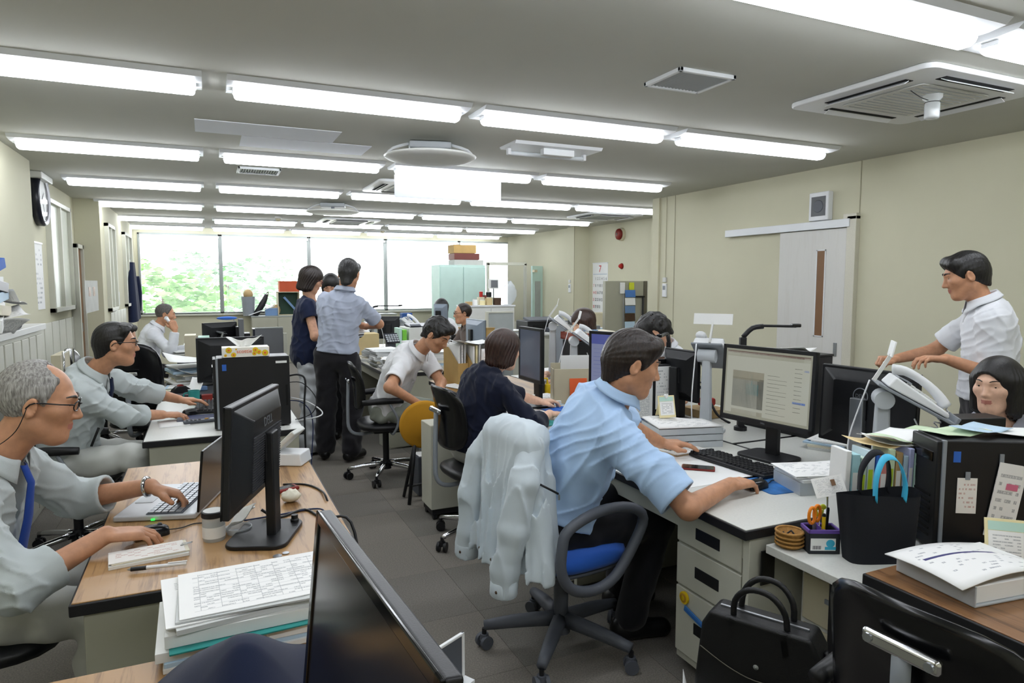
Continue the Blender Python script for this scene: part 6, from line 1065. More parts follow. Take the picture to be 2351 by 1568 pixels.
# ---- phones on stands, arms, monitors opposite
phone_arm('telephone on grey stand behind the blue shirt man', (PD(1622, 880, 3.7).x, PD(1622, 880, 3.7).y, .70), .62, .42, card=True, tilt=.55, cardw=.21); phone_arm('telephone on grey stand beside the red tray', (2.52, 4.42, .70), -.4, .38, tilt=.62); phone_arm('large white telephone on grey stand before the smiling woman', (2.44, 1.80, .70), -.78, .36, tilt=.50)
def arm_lamp(label, p, a, reach, h_, drop=.04):
    t = thing('arm_lamp', label, 'lamp', p, a); b = MB(); b.lathe([(.035, 0), (.035, .02), (.016, .03)], n=16); b.build('clamp', 'black_plastic', t, S30); b = MB(); b.box((0, 0, h_ / 2), (.035, .03, h_)); b.build('post', 'black_plastic', t, bevel=.004); b = MB(); b.tube([(0, 0, h_), (.05, 0, h_ + .05), (.11, 0, h_ + .06)], .014, 8, sm=3); b.build('elbow', 'black_plastic', t, 3.2); b = MB(); b.box((.09 + reach / 2, 0, h_ + .07 - drop * .2), (reach, .03, .014), rotm(0, .02, 0)); b.build('head_bar', 'black_plastic', t, bevel=.004); b = MB(); b.box((.09 + reach, 0, h_ + .065), (.05, .036, .02)); b.build('head', 'black_gloss2', t, bevel=.006)
arm_lamp('black folding arm lamp above the document monitor', (2.69, 2.84, .70), -.42, .20, .52); arm_lamp('black arm lamp crossing behind the white name card', (2.85, 3.70, .70), -2.9 + .5, .24, .42)
monitor('black monitor back behind the blue shirt man\'s forehead', PD(1530, 793, 4.1), PD(1605, 812, 3.85), .30, (1, .6, 0), logo=False); boxobj('black_box', 'wide black computer box behind the document monitor', 'computer', (2.93, 2.75, .70), (.20, .42, .43), 'black_plastic', .1, .006, lid='black_plastic')
curved_sheet('white paper corner on the wide black box', (2.93, 2.72), .2, .2, .4, 1.148, 'paper', .03, seed=47)
A, B = PD(1890, 833, 3.12), PD(2112, 862, 2.72); monitor('black monitor back with round logo facing the viewer', A, B, .35, (1, .15, 0), silver=True, ring=True, tilt=-.03)
b = MB(); b.tube([(0, .03 * math.cos(a), .03 * math.sin(a)) for a in np.linspace(0, 6.28, 24, endpoint=False)], .0018, 5, closed=True); c_ = (A + B) / 2; 
t = boxobj('side_pc', 'black computer behind the large telephone', 'computer', (2.72, 1.62, .70), (.2, .1, .3), 'black_plastic', -.3)
# ---- papers in the corner of the blue shirt man's desk
t = stack('loose papers piled on a clear tray beside the mouse pad', (2.22, 1.90, .70), -.3, [(.28, .20, .05, 0, 0, 0, 'clear_box', 'tray'), (.27, .2, .012, 0, 0, .05, 'paper_grey'), (.28, .2, .006, .0, 0, -.08, 'page_text'), (.26, .19, .004, .01, .01, .12, 'paper'), (.27, .2, .003, -.02, .0, -.02, 'page_sparse')])
# folders
fold = [('paper', 'white', .018), ('c_aqua', 'pale aqua', .03), ('c_clear_green', 'frosted green', .022), ('c_clear', 'clear with a lime label', .026), ('c_blue', 'deep blue', .014), ('c_salmon', 'pinkish red', .03), ('c_pale_green', 'pale green', .022), ('c_tan', 'tan', .026), ('c_pale_blue', 'pale blue', .018), ('c_lav', 'lavender', .018), ('c_mint', 'mint green', .03)]
x = 0; ux = np.array([math.cos(-.28), math.sin(-.28)])
for i, (m_, nm, th) in enumerate(fold):
    p = np.array([1.935, 1.585]) + ux * (x + th / 2); x += th + .003; t = thing('standing_folder', '%s folder in the row behind the black tote' % nm, 'folder', (p[0], p[1], .645), -.28, group='folders behind the black tote'); hh = .315 - .012 * (i % 3); b = MB(); b.box((0, 0, hh / 2), (th, .09, hh), rotm(0, .03, 0)); b.build('cover', m_, t, bevel=.003)
    b = MB(); b.box((-.0, -.0456, hh * .68), (th * .6, .001, .07), rotm(0, .03, 0)); b.build('spine_label', 'c_lime' if i in (2, 3, 6) else 'paper', t)
for i, (dx, m_, rz, lb) in enumerate(((.17, 'c_kraftpale', .25, 'cream envelope lying over the folders'), (.25, 'paper', -.1, 'white paper over the right end of the folders'), (.27, 'c_pale_green', .05, 'pale green sheet draped by the folders'), (.22, 'paper', .4, 'white sheet slanting over the lavender folder'))):
    q = np.array([1.935, 1.60]) + ux * dx; curved_sheet(lb, (q[0] + .02, q[1] + .02), .20, .13, rz - .3, .962 + .006 * i, m_, .03, seed=60 + i, tilt=(.06, -.05))
t = thing('tote_bag', 'black fabric tote bag with turquoise lined handles', 'bag', (1.915, 1.405, .645), -.36); b = MB()
def tote(u, v):
    a = 2 * math.pi * u; w_, d_ = .105 + .022 * v + .008 * math.sin(3 * a) * v, .045 + .006 * math.sin(2 * a + 1) * v; c, s_ = math.cos(a), math.sin(a); q = (abs(c) ** 4 + abs(s_) ** 4) ** -.25; return (q * c * w_, q * s_ * d_, .215 * v + .006 * math.sin(2 * a) * v)
b.grid(tote, 40, 10); b.grid(lambda u, v: tote(u, 0)[:2] + (.001,) if v > .5 else (0, 0, .001), 40, 1); b.build('bag_body', 'bag_black', t, 3.2)
for s_, m_ in ((-1, 'c_cyan2'), (1, 'bag_black')):
    b = MB(); pts = smooth_path([(-.055, s_ * .042, .205), (-.05, s_ * .040, .28), (-.015, s_ * .03, .335), (.035, s_ * .03, .325), (.06, s_ * .04, .26), (.06, s_ * .042, .205)], 5); n_ = len(pts); b.grid(lambda u, v: pts[min(n_ - 1, int(u * (n_ - 1)))] + np.array([.010 * math.cos(u * 3), .012 * (v - .5) * 2, (v - .5) * .012]), n_ - 1, 2, .002); b.build('handle', m_, t, 3.2)
t = thing('basket', 'small woven basket holding keys on the pale shelf', 'basket', (1.735, 1.592, .645)); b = MB(); b.lathe([(0, .003), (.034, .003), (.042, .05), (.044, .055), (.039, .055), (.032, .01), (0, .01)], n=24); b.build('bowl', 'basket', t, 3.2); b = MB(); b.tube([(.043 * math.cos(a), .043 * math.sin(a), .055) for a in np.linspace(0, 6.28, 20, endpoint=False)], .0045, 6, closed=True); b.build('rim', 'basket', t, 3.2); b = MB(); b.tube([(.02 * math.cos(a), .02 * math.sin(a), .04 + .01 * math.sin(3 * a)) for a in np.linspace(0, 12, 24)], .003, 5); b.build('key_ring', 'black_plastic', t, 3.2)
for q in range(3): b = MB(); b.tube([(.0435 * math.cos(a), .0435 * math.sin(a) , .014 + q * .013) for a in np.linspace(0, 6.28, 20, endpoint=False)], .004, 5, closed=True); b.build('weave_band', 'basket', t, 3.2)
t = thing('pen_box', 'dark pen organiser with purple rim and tape logo', 'pen holder', (1.805, 1.53, .645), -.45); b = MB()
for a, c in (((-.05, -.033, 0), (.05, -.029, .075)), ((-.05, .029, 0), (.05, .033, .075)), ((-.05, -.033, 0), (-.046, .033, .075)), ((.046, -.033, 0), (.05, .033, .075)), ((-.05, -.033, 0), (.05, .033, .004))): b.span(a, c)
b.build('carton', 'c_charcoal', t, bevel=.001); b = MB()
for a, c in (((-.052, -.035, .068), (.052, -.029, .08)), ((-.052, .029, .068), (.052, .035, .08)), ((-.052, -.035, .068), (-.046, .035, .08)), ((.046, -.035, .068), (.052, .035, .08)), ((-.002, -.03, .03), (.002, .03, .078))): b.span(a, c)
b.build('rim', 'c_purple', t, bevel=.001); b = MB(); b.box((-.005, -.0338, .032), (.08, .001, .04)); lb_ = b.build('label', 'paper', t); b = MB(); b.ball((.018, -.0345, .036), (.014, .0006, .013), 14); b.box((.018, -.0345, .02), (.035, .001, .010)); b.build('tape_emblem', 'c_cyan', lb_); b = MB()
for q in range(7): b.box((-.037 + .004 * q, -.0345, .022), (.0016 + .0006 * (q % 2), .0006, .012))
b.build('barcode', 'ink', lb_)
def stick_thing(name, label, cat, base, tip, r, m_, top=None):
    base, tip = np.array(base, float), np.array(tip, float); t = thing(name, label, cat, tuple(base)); b = MB(); b.cyl((0, 0, 0), tip - base, r, n=8); b.build('shaft', m_, t, S30); b = MB(); d_ = tip - base; b.cyl(d_, d_ * 1.08, r * 1.1, r * .7, 8); b.build('end', top or m_, t, S30); return t
B0 = np.array([1.805, 1.53, .655]); t = thing('scissors', 'orange handled scissors in the purple rimmed organiser', 'scissors', tuple(B0 + np.array([-.03, .0, 0]))); b = MB(); b.box((0, 0, .045), (.012, .003, .09)); b.build('blades', 'silver', t)
for s_ in (-1, 1): b = MB(); b.tube([np.array([s_ * .016 + .014 * math.cos(a), .004 * s_, .115 + .026 * math.sin(a)]) for a in np.linspace(0, 6.28, 18, endpoint=False)], .0055, 6, closed=True); b.build('finger_loop', 'c_scissor', t, 3.2)
stick_thing('marker_pen', 'yellow marker pen in the purple rimmed organiser', 'pen', B0 + [.0, -.01, 0], B0 + [-.005, -.015, .11], .006, 'c_yellow', 'black_plastic'); stick_thing('black_pen', 'black pen in the purple rimmed organiser', 'pen', B0 + [.02, 0, 0], B0 + [.03, .0, .12], .005, 'black_plastic')
t = thing('ribbon_charm', 'yellow ribbon bow on a stick in the organiser', 'ribbon', tuple(B0 + np.array([.005, .01, 0]))); b = MB(); b.cyl((0, 0, 0), (0, 0, .12), .002, n=6); b.build('stick', 'white_plastic', t)
for s_ in (-1, 1): b = MB(); b.ball((s_ * .015, 0, .13), (.016, .004, .009), 10, rotm(0, s_ * .4, 0)); b.ball((s_ * .012, 0, .112), (.005, .003, .014), 8, rotm(0, s_ * .3, 0)); b.build('bow_loop', 'c_lime2', t, 3.2)
t = thing('card_stand', 'white card clipped upright behind the scissors', 'card', (1.865, 1.555, .645), -.5); b = MB(); b.box((0, 0, .20), (.10, .002, .065), rotm(-.5, -.2, 0)); b.build('card', 'page_text', t); b = MB(); b.box((.01, -.006, .215), (.012, .006, .02), rotm(-.5, -.2, 0)); b.build('wooden_clip', 'c_brown', t); b = MB(); b.cyl((0, .0, 0), (0, 0.01, .18), .003, n=6); b.build('rod', 'silver', t)
# computer at right, hung tag and calendar strip
tw = tower('black computer at right edge with paper tags on its side', (2.165, 1.42, .645), -.52, .17, .42, .375); b = MB(); b.span((.045, -.088, .14), (.105, -.0865, .255)); tg = b.build('name_tag', 'print_red', tw); b = MB(); b.span((.068, -.09, .25), (.082, -.0868, .275)); b.build('tape', 'mid_grey_plastic', tg); b = MB(); R_ = rotm(0, .16, 0); b.box((.19, -.092, .185), (.085, .003, .24), R_); cs = b.build('calendar_strip', 'page_cal', tw); b = MB(); b.box((.205, -.0945, .23), (.035, .001, .02), R_); b.build('pink_mark', 'c_pink', cs); b = MB(); b.span((.168, -.09, .30), (.18, -.086, .335)); b.build('hook_tape', 'mid_grey_plastic', tw)
for i, (x, y, w_, d_, m_, rz, lb) in enumerate(((2.25, 1.40, .22, .16, 'c_pale_green', -.2, 'pale green leaflet on the right computer'), (2.42, 1.30, .24, .17, 'paper', -.7, 'white booklet on the right computer'), (2.33, 1.36, .2, .15, 'c_pale_blue', .1, 'pale blue sheet leaning on the right computer'))): curved_sheet(lb, (x, y), w_ * .8, d_ * .8, rz, 1.024 + .006 * i, m_, .012, seed=70 + i)
easel_card('yellow framed desk calendar at the right picture edge', (2.10, 1.13, .70), -.75, .11, .13, clip=False)
# printed binder
t = thing('binder', 'thick printed white binder with a blue banded cover', 'binder', (1.905, 1.10, .70), -.12); b = MB(); b.box((0, 0, .004), (.31, .235, .006)); b.build('back_cover', 'light_grey_plastic', t, bevel=.002); b = MB(); b.box((.005, 0, .03), (.295, .22, .045)); b.build('page_block', 'paper', t, bevel=.002); b = MB(); b.box((-.153, 0, .03), (.006, .235, .055)); b.build('spine', 'light_grey_plastic', t, bevel=.002)
b = MB(); b.grid(lambda u, v: ((u - .5) * .34 - .03, (v - .5) * .235, .056 + .016 * math.sin(math.pi * u) + .008 * math.sin(2 * u + 3 * v)), 12, 8, .003); b.build('cover_sheet', 'page_cover', t, 3.2); b = MB(); b.box((-.155, -.02, .058), (.02, .035, .012)); b.build('bulldog_clip', 'black_plastic', t, bevel=.003)
for q in range(3): b = MB(); b.box((.05 + .05 * q, -.113, .035 + .005 * q), (.035, .012, .001)); b.build('index_tab', ('c_teal', 'c_dusty_blue', 'c_pale_green')[q], t)
# ---- briefcase on the bin
t = thing('waste_bin', 'cream round waste bin below the briefcase', 'bin', (1.40, 1.37, 0)); b = MB(); b.lathe([(0, .005), (.10, .005), (.125, .30), (.13, .305), (.12, .305), (.095, .012), (0, .012)], n=28); b.build('drum', 'c_cream', t, S30); b = MB(); b.lathe([(.118, .30), (.118, .27)], n=28, cap=False); b.build('liner', 'grey_plastic', t)
o = curved_sheet('white paper sheet leaning against the bin', (1.30, 1.52), .2, .3, .5, .16, 'paper', .01, seed=80); o.rotation_euler = (1.3, .1, .9)
t = thing('briefcase', 'black leather briefcase with two round handles', 'bag', (1.435, 1.40, .29), math.radians(-62)); b = MB(); P_ = [(-.17, 0), (.17, 0), (.185, .02), (.165, .22), (.14, .265), (-.14, .265), (-.165, .22), (-.185, .02)]; b.prism(P_, -.055, .055, R=np.array([[1, 0, 0], [0, 0, 1.], [0, 1., 0]])); b.build('bag_body', 'leather', t, bevel=.018, seg=3)
for s_ in (-1, 1):
    b = MB(); b.tube([(-.075, s_ * .03, .235), (-.07, s_ * .04, .31), (-.03, s_ * .045, .355), (.03, s_ * .045, .355), (.07, s_ * .04, .31), (.075, s_ * .03, .235)], .009, 8, sm=4); h_ = b.build('handle', 'leather', t, 3.2)
    for sx in (-1, 1): b = MB(); b.box((sx * .075, s_ * .052, .225), (.022, .006, .07), rotm(0, -sx * .15, 0)); b.build('handle_tab', 'leather', h_, bevel=.002)
b = MB(); b.tube([(-.165, -.0565, .15), (-.08, -.058, .115), (0, -.058, .10), (.08, -.058, .115), (.165, -.0565, .15)], .0015, 5, sm=4); b.build('seam_stitching', 'c_stitch', t, 3.2); b = MB(); b.box((0, 0, .267), (.25, .008, .004)); b.build('zip', 'silver', t); b = MB(); b.lathe([(.008, 0), (0, .004)], c=(0, -.057, .14), n=14, R=rotm(math.pi / 2, 0, 0)); b.build('stud', 'silver', t)
b = MB(); b.tube([(.17, 0, .22), (.20, .0, .1), (.20, -.02, -.05), (.17, -.04, -.15), (.1, -.05, -.2)], .007, 6, sm=4, flat=1.6); b.build('shoulder_strap', 'leather', t, 3.2); b = MB(); b.box((.185, -.01, .10), (.012, .02, .03)); b.build('buckle', 'chrome', t, bevel=.003)
# ---- chairs at right
chair_steel('black gloss shell chair with chrome bracket at bottom right', (1.43, .80, 0), .06, arms=True, bz=.74, bh=.38, bk=.105); chair_steel('black chair under the woman in navy', (1.44, 3.62, 0), .06, arms=False, a0=.9, bz=.76); chair_steel('black armed chair under the bending man', (1.24, 5.12, 0), -.1, arms=True, a0=.55)
chair_loop('grey swivel chair with loop arms and blue seat', (1.30, 2.37, 0), .12, a0=.1)
# ---- grey work jacket hung on the loop chair
t = thing('hung_jacket', 'pale grey work jacket draped over the loop chair back', 'jacket', (1.085, 2.335, 0), .12)
def jacketf(P):
    d = seg(P, (.0, -.10, .935), (.0, .10, .935), .066, .062)
    for y0, y1, x1, r1 in ((-.13, -.19, -.03, .052), (-.07, -.11, -.085, .06), (.0, .0, -.10, .062), (.07, .11, -.09, .06), (.13, .20, -.055, .05), (-.06, -.14, .06, .045), (.06, .14, .06, .045)): d = smin(d, seg(P, (-.03 if x1 < 0 else .03, y0, .92), (x1, y1, .40 if x1 < 0 else .47), .05, r1), .035)
    d = smax(d, (.455 + .10 * P[:, 1]) - P[:, 2], .006); lo = np.clip((.97 - P[:, 2]) / .3, .25, 1)
    r_ = np.clip(1 - 1.1 * np.abs(fnoise(P, 71, .10, 3, .2)), 0, 1) ** 2; d = d + lo * (.009 * fnoise(P, 70, .085, 4, .18) - .020 * r_ + .004); return d
def sleevef(pts, rr, seed):
    def f(P):
        d = None
        for k in range(len(pts) - 1): q = seg(P, pts[k], pts[k + 1], rr[k], rr[k + 1]); d = q if d is None else smin(d, q, .02)
        u = nrm(np.array(pts[-1]) - np.array(pts[-2])).astype(np.float32); d = smax(d, (P - np.asarray(pts[-1], np.float32)) @ u + .012, .005); r_ = np.clip(1 - 1.1 * np.abs(fnoise(P, seed, .10, 3, .35)), 0, 1) ** 2
        return d + .004 * fnoise(P, seed + 1, .08, 3, .4) - .007 * r_
    return f
V_, Q_ = mesh_sdf(jacketf, (-.22, -.3, .36), (.16, .3, 1.03), .0055, g=2.3); obj_from('jacket_body', V_, Q_, 'jacket_chair', t, (0, 0, 0))
for kk, (pts, rr) in enumerate((([(-.02, -.135, .92), (-.075, -.165, .80), (-.115, -.155, .62), (-.135, -.13, .47), (-.14, -.125, .365)], [.045, .054, .052, .047, .047]), ([(-.02, .135, .92), (-.06, .185, .82), (-.095, .205, .66), (-.10, .215, .50), (-.105, .235, .385)], [.045, .054, .052, .047, .046]))):
    V_, Q_ = mesh_sdf(sleevef(pts, rr, 80 + kk), np.min(pts, 0) - .1, np.max(pts, 0) + .1, .0055, g=1.9); sl = obj_from('sleeve', V_, Q_, 'jacket_chair', t, (0, 0, 0)); e_, f_ = np.array(pts[-1]), np.array(pts[-2]); d_ = nrm(e_ - f_)
    b = MB(); b.tube([e_ - d_ * .065, e_ - d_ * .06, e_ - d_ * .012, e_ - d_ * .006], [.048, .0525, .0525, .049], 20); b.build('cuff', 'jacket_chair', sl, .9)
    for q in (-1, 1): b = MB(); b.ball(e_ - d_ * .035 + np.array([-.048, -.012 + q * .012, 0]), (.004, .006, .006), 8); b.build('cuff_button', 'brown_dark', sl, 3.2)

b = MB(); b.tube([(-.062, -.10, .90), (-.05, -.155, .86)], .003, 6); b.build('yoke_seam', 'c_seam', t, 3.2)
b = MB(); b.tube([(-.03, -.205, .79), (.045, -.21, .745)], .0045, 6); zp = b.build('zip_pocket', 'edge_black', t, 3.2); b = MB(); b.box((.047, -.212, .732), (.006, .006, .02)); b.build('zip_pull', 'silver', zp)
for q, (y, z) in enumerate(((-.04, .475), (.06, .485), (.16, .49))): b = MB(); b.ball((-.155 + .25 * abs(y) , y, z), (.003, .006, .006), 8); b.build('snap_button', 'brown_dark', t, 3.2)
# ---- wagon and stool in the aisle
t = thing('side_wagon', 'beige steel side cabinet on casters beside the navy woman', 'cabinet', (1.26, 4.02, 0)); b = MB(); b.span((0, 0, .07), (.40, .21, .62)); b.build('body', 'steel_light', t, bevel=.006); b = MB(); b.span((.01, .01, .035), (.39, .20, .07)); b.build('plinth', 'edge_black', t)
for sx in (.03, .37):
    for sy in (.03, .18): b = MB(); b.cyl((sx - .012, sy, .02), (sx + .012, sy, .02), .02, n=12); b.build('caster', 'black_plastic', t, S30)
b = MB(); b.box((.16, -.002, .585), (.04, .003, .01)); b.build('label_slot', 'edge_grey', t)
t = thing('folding_stool', 'folding stool with round mustard velvet seat turned upright', 'stool', (1.33, 4.40, 0), -.1); b = MB(); Rs = rotm(math.pi / 2 + .12, 0, 0); b.lathe([(0, -.016), (.15, -.016), (.168, -.008), (.168, .010), (.15, .018), (0, .02)], c=(0, 0, .55), n=40, R=Rs); b.build('seat', 'velvet_mustard', t, 3.2)
for sx in (-1, 1):
    b = MB(); b.tube([(sx * .05, .02, .50), (sx * .11, -.02, .0)] if sx < 0 else [(sx * .05, .02, .50), (sx * .12, .06, .0)], .013, 8); b.build('leg', 'black_plastic', t, 3.2); b = MB(); b.tube([(sx * .05, .03, .45), (sx * .12, .14, .01)], .011, 8); b.build('rear_leg', 'black_plastic', t, 3.2)
b = MB(); b.tube([(-.10, -.015, .13), (.12, .05, .13)], .009, 8); b.build('foot_rail', 'black_plastic', t, 3.2); b = MB(); b.tube([(-.10, .10, .10), (.12, .12, .10)], .009, 8); b.build('foot_rail', 'black_plastic', t, 3.2)
cloth_heap('white plastic bag crumpled behind the stool', (1.42, 4.62, .28), .16, .14, 'paper', 4, 'plastic_bag', 'bag'); boxobj('low_bin', 'dark low bin supporting the white plastic bag', 'bin', (1.42, 4.62, 0), (.18, .16, .28), 'grey_plastic')
# ================================================================== PEOPLE
def seat_legs(kx, ky, y2, z=.085, poleL=(0, 0, 1), toe=(1, 0, 0)): return dict(L=dict(a=(kx, ky, z), pole=poleL, toe=toe), R=dict(a=(kx, y2, z), pole=poleL, toe=toe))
def chest_item(J, name, m_, pts, wd, th=.004, parent=None):
    """ribbon lying on the garment's front"""
    b = MB(); P = [np.asarray(p, float) for p in pts]; n = len(P) - 1
    def fn(u, v):
        i = min(int(u * n), n - 1); t = u * n - i; c = P[i] * (1 - t) + P[i + 1] * t; w = np.interp(u * n, range(n + 1), wd); return c + J['lf'] * (v - .5) * w + J['ft'] * .012 * (1 - (2 * v - 1) ** 2)
    b.grid(fn, n * 4, 4, th); return b.build(name, m_, parent or J['root'], 3.2, off=J['base'])
# 1 grey-haired man at the laptop
hd = PY(90, 925, 2.42); wr = PZ(243, 1228, .755); wl = PZ(345, 1116, .80)
J = person('grey-haired man with glasses in grey work jacket using a laptop', (-.74, 2.50, .545), math.radians(-8), (-.60, 2.42, 1.005), hd, (.98, .02, -.20),
    dict(L=arm(wl, (-.2, .6, -.6), hd=(.75, -.1, -.30), pn=(-.25, -.2, -1), pose='type'), R=arm(wr, (-.3, -.6, -.6), hd=(.95, .10, -.10), pn=(0, 0, -1), pose='mouse')),
    dict(L=dict(a=(-.30, 2.62, .085), pole=(0.3, 0, 1), toe=(1, 0, 0)), R=dict(a=(-.36, 2.36, .085), pole=(.3, 0, 1), toe=(1, -.1, 0))), dict(mat='jacket_grey', name='work_jacket', collar=True, sleeve=1.42, inf=.022, sr=.066, sf=1.02, fold=.008, wl=.10, hem=-.06, open=.20, neck=.064, cr=.072, gap=.45, seed=4, flare=.015), dict(mat='trousers_grey', leg=(.092, .074, .062), fold=.006),
    hair=('grey', 'hair_grey', dict(line=(.052, .092), t=.003, bald=((0, .055, .105), (.05, .06, .03)))), skin='skin_tan', h=.0042, s=1.03, glasses='glasses_black', hunch=.03, girth=1.06)
n0 = J['neck'] + J['ft'] * .105; chest_item(J, 'necktie', 'tie_blue', [n0 + J['tz'] * .0 + J['ft'] * -.02, n0 - J['tz'] * .05 + J['ft'] * .012, n0 - J['tz'] * .16 + J['ft'] * .03, n0 - J['tz'] * .32 + J['ft'] * .04, n0 - J['tz'] * .42 + J['ft'] * .04], [.03, .035, .055, .075, .05])
b = MB(); w_ = J['wL']; d_ = nrm(J['wL'] - J['eL']); fr = frame(d_); b.tube([w_ - d_ * .01 + .031 * (fr[0] * math.cos(a) + fr[1] * math.sin(a)) for a in np.linspace(0, 6.28, 20, endpoint=False)], .006, 6, closed=True, flat=1.4); b.build('wrist_watch', 'chrome', J['root'], 3.2, off=J['base'])
b = MB(); b.tube([J['H3'](.082, -.015, -.004), J['H3'](.088, -.03, -.07), J['H3'](.07, -.07, -.12), J['H3'](.0, -.10, -.13)], .0014, 5, sm=5); b.build('glasses_cord', 'black_plastic', J['root'], 3.2, off=J['base'])
# 2 second man in grey
hd = PY(266, 790, 4.2); wr = PZ(372, 952, .745); wl = PZ(428, 922, .765)
J = person('dark-haired man with glasses in grey work jacket using a mouse', (-.74, 4.36, .545), math.radians(-5), (-.585, 4.23, 1.035), hd, (.99, .08, -.05), dict(L=arm(wl, (-.2, .5, -.8), hd=(1, .15, -.12), pose='flat'), R=arm(wr, (-.3, -.6, -.5), hd=(.9, .2, -.08), pose='mouse')),
    dict(L=dict(a=(-.28, 4.5, .085), pole=(.3, 0, 1)), R=dict(a=(-.22, 4.20, .22), pole=(0, -.5, 1), toe=(.8, -.5, 0))), dict(mat='jacket_grey', name='work_jacket', collar=True, sleeve=1.5, inf=.020, sr=.064, sf=.95, fold=.008, hem=-.08, open=.17, cr=.069, gap=.4, seed=6), dict(mat='trousers_pale', leg=(.09, .075, .062), fold=.005), hair=('short', 'hair_black', dict(t=-.007, line=(.070, .078))), skin='skin_tan', h=.0048, s=1.0, glasses='glasses_black')
n0 = J['neck'] + J['ft'] * .10; chest_item(J, 'necktie', 'navy', [n0, n0 - J['tz'] * .06 + J['ft'] * .02, n0 - J['tz'] * .2 + J['ft'] * .03], [.03, .05, .06]); chest_item(J, 'zip_pocket', 'edge_black', [n0 - J['tz'] * .26 - J['lf'] * .09 + J['ft'] * .02, n0 - J['tz'] * .36 - J['lf'] * .12 + J['ft'] * .015], [.008, .008])
# 3 telephone man
hd = PD(380, 722, 7.6); J = person('man in white shirt holding a telephone to his ear', (hd.x - .24, hd.y, .55), 0.0, (hd.x - .10, hd.y, hd.z - .145), hd, (.99, -.02, -.15), dict(L=arm((hd.x + .22, hd.y + .15, .76), (-.1, .5, -1), hd=(1, 0, 0)), R=arm(PD(402, 757, 7.42), (.3, -.3, -1), hd=(-.25, .1, .9), pn=(-.2, .9, 0), pose='grip')), seat_legs(-.1, hd.y + .12, hd.y - .12), dict(mat='shirt_white', collar=True, sleeve=1.9, inf=.012, fold=.006, hem=0), dict(mat='trousers_charcoal'), hair=('grey', 'hair_greydark', dict(line=(.062, .082))), skin='skin_tan', h=.0075)
t = thing('handset', 'white telephone handset at the far man\'s ear', 'telephone', tuple(PD(393, 746, 7.44))); b = MB(); b.tube([(-.045, 0, .075), (-.012, -.02, .03), (.02, -.02, -.03), (.03, 0, -.075)], [.02, .015, .015, .02], 8, sm=3); b.build('grip', 'white_plastic', t, 3.2); b = MB(); b.cyl((-.045, 0, .075), (-.045, .03, .075), .022, n=12); b.cyl((.03, 0, -.075), (.03, .03, -.075), .022, n=12); b.build('cups', 'white_plastic', t, S30)
# 3b colleague hidden behind the second man
hd = PD(287, 772, 6.3); J = person('colleague in pale shirt mostly hidden behind the second man', (hd.x - .2, hd.y, .55), 0.0, (hd.x - .06, hd.y, hd.z - .15), hd, (.95, -.2, -.2), dict(L=arm((hd.x + .02, hd.y + .15, .66), (-.1, .5, -1)), R=arm((hd.x + .02, hd.y - .12, .66), (-.3, -.5, -1))), seat_legs(-.2, hd.y + .12, hd.y - .12), dict(mat='shirt_blue', collar=True, sleeve=1.8, inf=.012, fold=.006), dict(mat='trousers_charcoal'), hair=('short', 'hair_black'), h=.0085, face=False)
chair_steel('black chair of the colleague hidden behind the second man', (hd.x - .2, hd.y, 0), 0, arms=False)
# 4 woman standing
hd = PY(716, 642, 6.2); J = person('woman standing in navy blouse and pale wide trousers', (.83, 6.22, .885), math.radians(-12), (.835, 6.215, 1.365), hd, (.95, -.16, -.40), dict(L=arm((1.12, 6.36, 1.05), (-.1, .3, -1), hd=(1, -.2, .1), pose='grip'), R=arm((1.06, 6.05, 1.10), (-.5, -.5, -.7), hd=(.9, .3, .1), pn=(0, .5, -.8), pose='grip')), dict(L=dict(a=(.85, 6.32, .085), toe=(1, -.2, 0)), R=dict(a=(.80, 6.10, .085), toe=(1, -.3, 0))),
    dict(mat='navy', name='blouse', sleeve=.38, inf=.016, sr=.070, sf=1.05, fold=.006, hem=-.16, flare=.05, neck=.068, seed=3), dict(mat='skirt_grey', leg=(.108, .11, .115), fold=.008, cut=-.06), hair=('bob', 'hair_darkbrown', dict(len=.135)), skin='skin', h=.0055, s=.95, glasses='glasses_red', shoulders=.148)
# 5 man standing from behind
hd = PY(801, 630, 5.72); J = person('man standing with his back turned in pale grey shirt and black trousers', (.985, 5.74, .90), math.radians(62), (1.045, 5.73, 1.425), hd, (.42, .85, -.30), dict(L=arm((1.02, 6.05, 1.08), (-.1, -.3, -1), hd=(.6, .6, .1), pose='grip'), R=arm((1.30, 6.02, 1.13), (1, -.5, -.6), hd=(-.4, .8, .05), pn=(-.6, -.2, -.5), pose='pinch')), dict(L=dict(a=(.89, 5.86, .085), toe=(.2, 1, 0)), R=dict(a=(1.08, 5.70, .085), toe=(.75, .55, 0))),
    dict(mat='shirt_grey', collar=True, sleeve=.80, inf=.014, sr=.062, sf=1.10, fold=.007, hem=.035, seed=8, lift=.045), dict(mat='trousers_charcoal', leg=(.098, .085, .082), fold=.006, waist=.07), hair=('short', 'hair_black', dict(t=-.001, nape=-.05)), skin='skin_tan', h=.0052, s=1.0, hs=1.05, belt='shoe_black', girth=1.05, shoulders=.15)
b = MB(); b.box((0, 0, 0), (.15, .002, .21), rotm(-1.0, 0, .5)); tag(b.build('held_paper', 'page_text', None, loc=tuple(J['wR'] + np.array([-.06, .12, .0]))), 'white paper held by the man with his back turned', 'paper')
